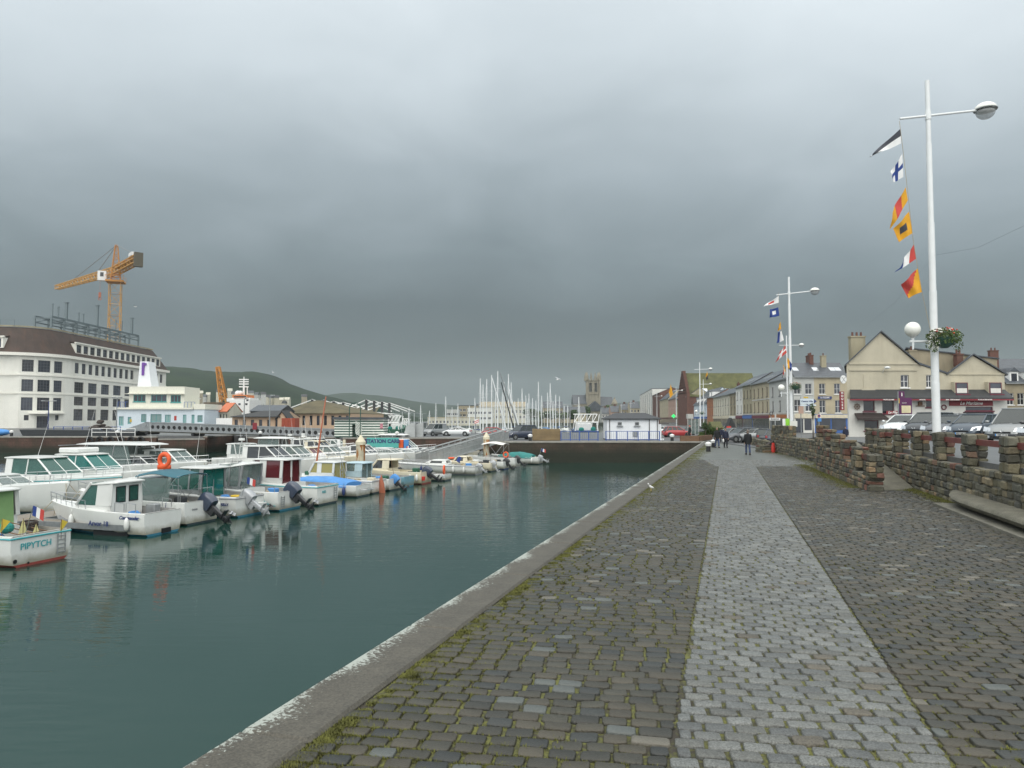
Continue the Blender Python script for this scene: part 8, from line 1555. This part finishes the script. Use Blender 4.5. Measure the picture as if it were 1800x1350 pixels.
def palm_bush():
    Y = 103; t = thing('palm_shrub', 'bushy green palm like shrub beside the third lamp mast', 'shrub', (XP(1254, Y), Y, 0)); b = MB(); r = random
    for k in range(260):
        a = r.uniform(0, 6.28); e_ = r.uniform(.15, 1.35); L_ = r.uniform(.9, 2.0); d = Vector((math.cos(a) * math.cos(e_), math.sin(a) * math.cos(e_), math.sin(e_))); o_ = Vector((r.uniform(-.7, .7), r.uniform(-.3, .3), .3)); q = d * L_ + Vector((0, 0, -.25 * L_)); s = d.cross(Vector((0, 0, 1))).normalized() * .06; b.add([o_ - s, o_ + s, o_ + d * L_ * .6 + s * .8, o_ + q, o_ + d * L_ * .6 - s * .8], [(0, 1, 2, 3, 4)])
    b.build('foliage', 'leaf', t); b = MB(); b.tube((0, 0, 0), (0, 0, .9), .2, .12, 7); b.build('trunk', 'bark', t)
palm_bush(); tree('rounded dark green shrub left of the palm like shrub', 1240, 101, 737, 765, 16, 'leaf_dark', 500, 'shrub', sz=.1)
tree('small spiky palm in a pot before the tan harbour house', 1429, 60, 728, 752, 10, 'leaf_dark', 200, 'shrub', 1.0, .08)
# signs
def post_sign(px, Y, z0, ptop, lb, boards, r=.035, mat='steel_grey', name='sign_post'):
    t = thing(name, lb, 'sign', (XP(px, Y), Y, z0)); b = MB(); b.tube((0, 0, 0), (0, 0, ZP(ptop, Y) - z0), r, n=8); b.build('post', mat, t)
    for i, (x0, y0, x1, y1, m, tx, tm, sz) in enumerate(boards):
        o = A(x0, y0, Y) - t.location; q = A(x1, y1, Y) - t.location; b = MB(); b.box(o.x, q.x, -.08 - i * .004, -.04, q.z, o.z); bd = b.build('board', m, t)
        if tx: text('lettering', tx, sz, tm, bd, ((o.x + q.x) / 2, -.09 - i * .004, (o.z + q.z) / 2), bold=.004)
    return t
post_sign(1362.5, 56.5, 0, 727, 'slim white post with a small board beside the red litter bag', [(1361.2, 728, 1364, 737, 'render_grey', None, None, 0)], .035, 'steel_light')
post_sign(1439.5, 50, 1.1, 724, 'no parking sign with a blue panel below it', [(1437, 728, 1442.5, 734.5, 'paint_white', None, None, 0), (1436.5, 735, 1443, 741, 'tarp_blue', None, None, 0)])
b = MB(); b.tube((0, 0, 0), (0, -.012, 0), .1, n=16); b.tube((0, -.013, 0), (0, -.016, 0), .075, mi=1, n=16); o = b.build('parking_disc', ['red_plastic', 'stripe_navy']); o.location = A(1439.7, 731, 49.88); tag(o, 'round red and blue no parking disc', 'sign')
ds = post_sign(1408, 62, .8, 697, 'pale direction sign boards with arrow tips before the grey corner house', [(1406, 701, 1430, 710, 'office_blue', 'Centre Ville', 'stripe_navy', .2), (1406, 711, 1434, 713.6, 'office_blue', 'Plage', 'stripe_navy', .12), (1412, 697.5, 1420, 699.8, 'yellow', None, None, 0), (1403, 714, 1412, 727, 'render_pink', None, None, 0)])
b = MB(); p = A(1430, 701, 62) - ds.location; q = A(1435, 705.5, 62) - ds.location; r = A(1430, 710, 62) - ds.location; b.extr([(p.x, -.08, p.z), (q.x, -.08, q.z), (r.x, -.08, r.z)], (0, .04, 0)); b.build('arrow_tip', 'stripe_navy', ds)
post_sign(1355, 75, .1, 722, 'round dark framed sign ring next to the white shop board', [(1352, 734.5, 1371, 739, 'paint_white', 'BRASSERIE', 'black_plastic', .18)]); b = MB(); b.torus((0, 0, 0), (0, 1, 0), .16, .03, 16, 6); o = b.build('sign_ring', 'black_plastic'); o.location = A(1355.5, 727, 74.8); tag(o, 'dark ring shaped sign above the white shop board', 'sign')
post_sign(1384, 54, 1.0, 735, 'bright green and white panel near the second mast foot', [(1375, 736, 1380, 748, 'paint_white', None, None, 0), (1380, 736, 1387.5, 748, 'sign_green', None, None, 0)], .04); post_sign(1395, 53.5, 1.0, 740, 'white utility cabinet panel right of the green panel', [(1388, 740, 1401, 750, 'render_white', None, None, 0)], .04)
def info():
    Y = 57; x0 = XP(1580, Y); x1 = XP(1603, Y); t = thing('info_panel', 'tall purple tourist information panel with a white letter i and a map', 'sign', (x0, Y, .6)); W = x1 - x0; z = lambda py: ZP(py, Y) - .6
    b = MB(); b.box(0, W * .45, -.06, .06, z(699), z(688)); b.box(.04, W, -.05, .05, 0, z(699) - .01); b.build('panel', 'sign_purple', t); b = MB(); b.box(-.05, -.0, -.05, .05, 0, z(688)); b.build('post', 'steel_grey', t); b = MB(); b.box(W * .2, W * .9, -.07, -.052, z(726), z(713)); b.build('map', 'map_beige', t); text('lettering', 'i', .36, 'text_white', t, (W * .24, -.075, z(693.5)), bold=.02); text('lettering', 'FECAMP', .1, 'text_white', t, (W * .42, -.062, z(708.5)))
    b = MB(); b.box(.0, .05, -.065, -.052, z(709), z(700)); b.build('colour_bar', 'yellow', t)
info()
# green pharmacy cross
b = MB(); b.box(-.35, .35, -.1, .1, -1.05, 1.05); b.box(-1.05, -.36, -.1, .1, -.35, .35); b.box(.36, 1.05, -.1, .1, -.35, .35); o = b.build('pharmacy_cross', 'green_led'); o.scale = (.5, .5, .5); o.location = A(1184, 731.5, 200); tag(o, 'lit green pharmacy cross in the far street', 'sign')
# litter bag on the short wall, leaning plank
b = MB(); b.loft([[(math.cos(a) * r * (1 + .1 * math.sin(3 * a)), math.sin(a) * r * .8, z) for a in [2 * PI * i / 10 for i in range(10)]] for r, z in ((.15, 0), (.2, .15), (.19, .4), (.13, .6), (.15, .7))]); o = b.build('litter_bag', 'red_plastic', smooth=60); o.location = (XP(1358.5, 55.6), 55.6, .0); o.scale = (.8, .8, 1.05); tag(o, 'bright red litter bag hanging beside the white sign post', 'bag')
b = MB(); p, q = A(1335, 787, 57) , A(1366, 766, 57.2); b.extr([Vector((0, -.3, 0)), Vector((0, .3, 0)), Vector((0, .3, .18)), Vector((0, -.3, .18))], q - p); o = b.build('leaning_plank', 'awning_brown'); o.location = (p.x, 57, .0); tag(o, 'dark beam leaning on the short stone block', 'beam')
# kiosk shelter with mossy roof and panels by the shrubs
def shelter():
    Y = 108; x0 = XP(1256, Y); t = thing('mossy_shelter', 'low shelter with mossy slate roof and pointed end gable behind the walkers', 'shelter', (x0, Y, 0)); W = XP(1275, Y) - x0; z0, z1 = ZP(752, Y), ZP(741, Y); b = MB(); b.box(0, W, .2, 2.6, 0, z0); b.build('wall', 'kiosk_green', t); b = MB(); b.extr([(-.3, -.3, z0 - .05), (-.3, 1.5, z1), (-.3, 3.2, z0 - .05)], (W, 0, 0)); b.build('roof', 'slate_green', t); b = MB(); b.extr([(W, -.4, z0 - .3), (W + 1.6, -.4, z0 - .3), (W + .8, -.4, ZP(734.5, Y))], (0, 1.5, 0)); b.build('gable', 'shed_dark', t)
shelter()
post_sign(1281, 100, 0, 748, 'red poster panel next to the mossy shelter', [(1277, 749, 1285, 757, 'red_plastic', None, None, 0)]); 
t = thing('glass_shelter', 'tall glazed white framed shelter beside the third lamp mast', 'shelter', (XP(1209, 112), 112, 0)); b = MB(); W = XP(1228, 112) - XP(1209, 112); [b.tube((W * k / 3, 0, 0), (W * k / 3, 0, 2.6), .05, n=5) for k in range(4)]; b.box(0, W * .5, -.1, 1, 2.6, 3.3); b.build('frame', 'render_grey', t); b = MB(); b.box(0, W, .0, .02, .3, 2.5); b.build('glazing', 'glass_clear', t)
# gulls
def gull(label, p, s, bank):
    t = MB(); t.loft([[(x, math.cos(a) * r, math.sin(a) * r) for a in [2 * PI * i / 8 for i in range(8)]] for x, r in ((-.28, .01), (-.2, .05), (0, .085), (.14, .06), (.2, .045), (.26, .03), (.3, .005))]); w_ = []
    for sg in (1, -1): t.add([(.1, sg * .05, .03), (-.1, sg * .05, .03), (-.06, sg * .35, .16), (.1, sg * .35, .17), (-.12, sg * .72, .08), (-.02, sg * .5, .17), (.1, sg * .05, .045), (-.1, sg * .05, .045), (-.06, sg * .35, .175), (.1, sg * .35, .185)], [(0, 1, 2, 3), (3, 2, 4, 5), (6, 9, 8, 7)] if sg > 0 else [(3, 2, 1, 0), (5, 4, 2, 3), (7, 8, 9, 6)], 1)
    o = t.build('gull', ['gull_white', 'gull_grey'], smooth=50); o.location = p; o.scale = (s, s, s); o.rotation_euler = bank; tag(o, label, 'gull')
gull('gull flying over the dark horizon right of the yacht masts', A(981, 667, 90), 1.0, (R(20), R(-15), R(30))); gull('gull gliding right of the tower crane', A(238, 539, 140), 1.0, (0, R(5), R(10))); gull('gull flying above the green hill ridge', A(480, 655, 150), 1.0, (R(30), 0, R(60))); gull('gull gliding just above the perforated footbridge', A(352, 701, 130), 1.0, (0, 0, R(80)))
t = thing('standing_gull', 'small white gull standing by the kerb', 'gull', kp(spx(1143, .9) , .9, .03), R(200)); t.scale = (.55, .55, .7); b = MB(); b.loft([[(x, math.cos(a) * r, z + math.sin(a) * r) for a in [2 * PI * i / 8 for i in range(8)]] for x, z, r in ((-.24, .14, .01), (-.12, .17, .05), (.02, .2, .075), (.12, .26, .05), (.14, .33, .04), (.18, .36, .035), (.24, .35, .006))]); b.build('body', 'gull_white', t, smooth=True); b = MB(); [b.tube((.0, y, 0), (.0, y, .14), .008, n=4) for y in (-.03, .03)]; b.build('leg', 'yellow', t)
# ================================================================ people
def skin_mesh(name, pts, edges, rad, mat, parent, root=0, sub=1):
    me = bpy.data.meshes.new(name); me.from_pydata([tuple(p) for p in pts], edges, []); o = bpy.data.objects.new(name, me); COL.objects.link(o); o.parent = parent
    sk = o.modifiers.new('skin', 'SKIN'); sk.use_smooth_shade = True; me.skin_vertices[0]
    for i, v in enumerate(me.skin_vertices[0].data): r = rad[i]; v.radius = r if isinstance(r, tuple) else (r, r); v.use_root = (i == root)
    s = o.modifiers.new('sub', 'SUBSURF'); s.levels = sub; s.render_levels = sub
    dg = bpy.context.evaluated_depsgraph_get(); nm = bpy.data.meshes.new_from_object(o.evaluated_get(dg)); o.modifiers.clear(); o.data = nm; nm.materials.clear(); nm.materials.append(M[mat]); nm.polygons.foreach_set('use_smooth', [True] * len(nm.polygons)); return o
def person(label, px, py, Y, face, coat, legs, hair, h=1.74, stride=.18, arms=.1, hat=None, hold=None, hem=.86):
    t = thing('person', label, 'person', (XP(px, Y), Y, ZP(py, Y) if py else 0), face, 'people on the promenade'); k = h / 1.74; s = stride
    J = dict(pel=(0, 0, .95), sp=(0, 0, 1.15), ch=(.0, 0, 1.36), nk=(0.01, 0, 1.50), h0=(.02, 0, 1.57), h1=(.035, 0, 1.66), h2=(.02, 0, 1.72))
    for sg, n_ in ((1, 'l'), (-1, 'r')):
        f = s * sg; a = -arms * sg; J.update({n_ + 'hip': (0, .09 * sg, .9), n_ + 'kn': (f * .55 + .03, .10 * sg, .5), n_ + 'an': (f - .04, .10 * sg, .1), n_ + 'to': (f + .12, .11 * sg, .04), n_ + 'sh': (0, .18 * sg, 1.42), n_ + 'el': (a * .4 - .03, .25 * sg, 1.13), n_ + 'wr': (a + .05, .24 * sg, .88), n_ + 'ha': (a + .08, .235 * sg, .79)})
    names = list(J); ix = {n_: i for i, n_ in enumerate(names)}; P = [Vector(J[n_]) * k for n_ in names]
    E = [('pel', 'sp'), ('sp', 'ch'), ('ch', 'nk'), ('nk', 'h0'), ('h0', 'h1'), ('h1', 'h2')]
    for n_ in 'lr': E += [('pel', n_ + 'hip'), (n_ + 'hip', n_ + 'kn'), (n_ + 'kn', n_ + 'an'), (n_ + 'an', n_ + 'to'), ('ch', n_ + 'sh'), (n_ + 'sh', n_ + 'el'), (n_ + 'el', n_ + 'wr'), (n_ + 'wr', n_ + 'ha')]
    rad = dict(pel=.11, sp=.095, ch=.105, nk=.048, h0=.055, h1=.088, h2=.066); 
    for n_ in 'lr': rad.update({n_ + 'hip': .085, n_ + 'kn': .055, n_ + 'an': .04, n_ + 'to': .032, n_ + 'sh': .05, n_ + 'el': .042, n_ + 'wr': .03, n_ + 'ha': .036})
    bd = skin_mesh('body', P, [(ix[a], ix[b_]) for a, b_ in E], [rad[n_] * k for n_ in names], 'skin', t)
    def sub(nm, keep, add, mat, over={}):
        ns = [n_ for n_ in names if n_ in keep]; jx = {n_: i for i, n_ in enumerate(ns)}; PP = [Vector(over.get(n_, J[n_])) * k for n_ in ns]; skin_mesh(nm, PP, [(jx[a], jx[b_]) for a, b_ in E if a in jx and b_ in jx], [(rad[n_] + add.get(n_, add['*'])) * k for n_ in ns], mat, t)
    sub('trousers', {'pel', 'lhip', 'rhip', 'lkn', 'rkn', 'lan', 'ran'}, {'*': .022, 'pel': -.03, 'lhip': .005, 'rhip': .005, 'lan': .035, 'ran': .035}, legs)
    b = MB(); b.loft([[(cx_ * k + rx * math.cos(a) * k, ry * math.sin(a) * k, z * k) for a in [2 * PI * i / 14 for i in range(14)]] for z, rx, ry, cx_ in ((hem, .14, .195, 0), (hem + .06, .15, .20, 0), (1.05, .14, .19, 0), (1.2, .14, .195, 0), (1.36, .135, .215, 0), (1.43, .115, .20, 0), (1.475, .085, .13, 0), (1.515, .07, .075, .01), (1.54, .062, .065, .015))])
    for n_ in 'lr':
        sh, el, wr = [Vector(J[n_ + q]) * k for q in ('sh', 'el', 'wr')]; sh = sh + Vector((0, 0, -.02)); b.tube(sh, el, .078 * k, .06 * k, 10); b.tube(el, wr, .06 * k, .048 * k, 10); b.sph(sh, .08 * k, nu=10, nv=7); b.sph(el, .061 * k, nu=10, nv=6)
    b.build('jacket', coat, t, smooth=60)
    for n_ in 'lr': q = Vector(J[n_ + 'an']) * k; b = MB(); b.cbox(q.x - .07, q.x + .2, q.y - .05, q.y + .05, .0, .11, .03); b.build('shoe', 'shoe', t, smooth=50)
    b = MB(); hx, hz = .025 * k, 1.665 * k; b.sph((hx - .012, 0, hz + .03), .1 * k, (1.05, .95, 1.0), 12, 8, v0=PI * .6, v1=PI); b.sph((hx - .045, 0, hz + .01), .1 * k, (.75, .93, .95), 12, 8); b.build('hair', hat or hair, t, smooth=True)
    b = MB(); [b.sph((hx + .088 * k, sg * .032, hz + .0), .012, nu=6, nv=4) for sg in (1, -1)]; b.build('eye', 'black_plastic', t); b = MB(); b.loft([[(hx + .085, -.012, hz + .01), (hx + .085, .012, hz + .01), (hx + .086, 0, hz + .02)], [(hx + .112, -.014, hz - .035), (hx + .112, .014, hz - .035), (hx + .1, 0, hz - .03)]]); b.build('nose', 'skin', t)
    if hold: b = MB(); q = Vector(J['rha']) * k; b.cbox(q.x - .1, q.x + .12, q.y - .08, q.y + .04, q.z - .28, q.z - .0, .04); b.build('bag', hold, t, smooth=50)
    # fingers
    for n_ in 'lr':
        b = MB(); q = Vector(J[n_ + 'ha']) * k; sg = 1 if n_ == 'l' else -1
        for i in range(4): o_ = q + Vector((-.025 + .018 * i, 0, -.025)); m_ = o_ + Vector((.006, 0, -.045 + .004 * abs(i - 1.4))); b.tube(o_, m_, .009, .008, 5); b.tube(m_, m_ + Vector((.012, -.008 * sg, -.028)), .008, .006, 5)
        b.tube(q + Vector((.03, 0, .01)), q + Vector((.055, -.01 * sg, -.03)), .011, .008, 5); b.build('fingers', 'skin', t)
    return t
def Yb(py): return CH * FPX / (py - 737)
person('man in a black coat and blue jeans walking away in the middle of the promenade', 1314, None, Yb(799), R(85), 'coat_black', 'jeans', 'hair_grey', 1.72, .14, .08, hem=.74)
person('man in a dark jacket and jeans walking towards the camera, left of the pair', 1260, None, Yb(787), R(275), 'coat_black', 'jeans', 'hair_grey', 1.76, .16, .1, hem=.8)
person('person in a navy jacket carrying a white bag, right of the pair', 1275, None, Yb(786.5), R(265), 'coat_navy', 'trousers_dark', 'hair_brown', 1.66, .12, .1, hold='paint_white')
person('small dark figure walking between the pair, further back', 1268, None, Yb(778), R(80), 'coat_navy', 'trousers_dark', 'hair_brown', 1.6, .14, .08)
person('person in black with a red cap standing by the timber barrier', 1212, None, 90, R(200), 'coat_black', 'trousers_dark', 'hair_brown', 1.72, .03, .04, hat='red_plastic')
person('small person at a cafe table below the tavern, in dark clothes', 1486, None, 74, R(240), 'coat_navy', 'trousers_dark', 'hair_brown', 1.65, .03, .04).location.z = .1
# ---------------------------------------------------------------- haze
hz = MB(); hz.box(-2600, 2600, -40, 4900, -7.5, 260)
hm = bpy.data.materials.new('haze'); hm.use_nodes = True; t = hm.node_tree; t.nodes.remove(t.nodes['Principled BSDF'])
pv = N(t, 'ShaderNodeVolumePrincipled', inp={'Density': .00015, 'Anisotropy': .1}); pv.inputs['Color'].default_value = (.70, .79, .80, 1)
t.links.new(pv.outputs[0], t.nodes['Material Output'].inputs['Volume'])
o = hz.build('haze', hm); o['kind'] = 'stuff'; o['label'] = 'grey rain haze over the harbour and the hills'; o['category'] = 'haze'
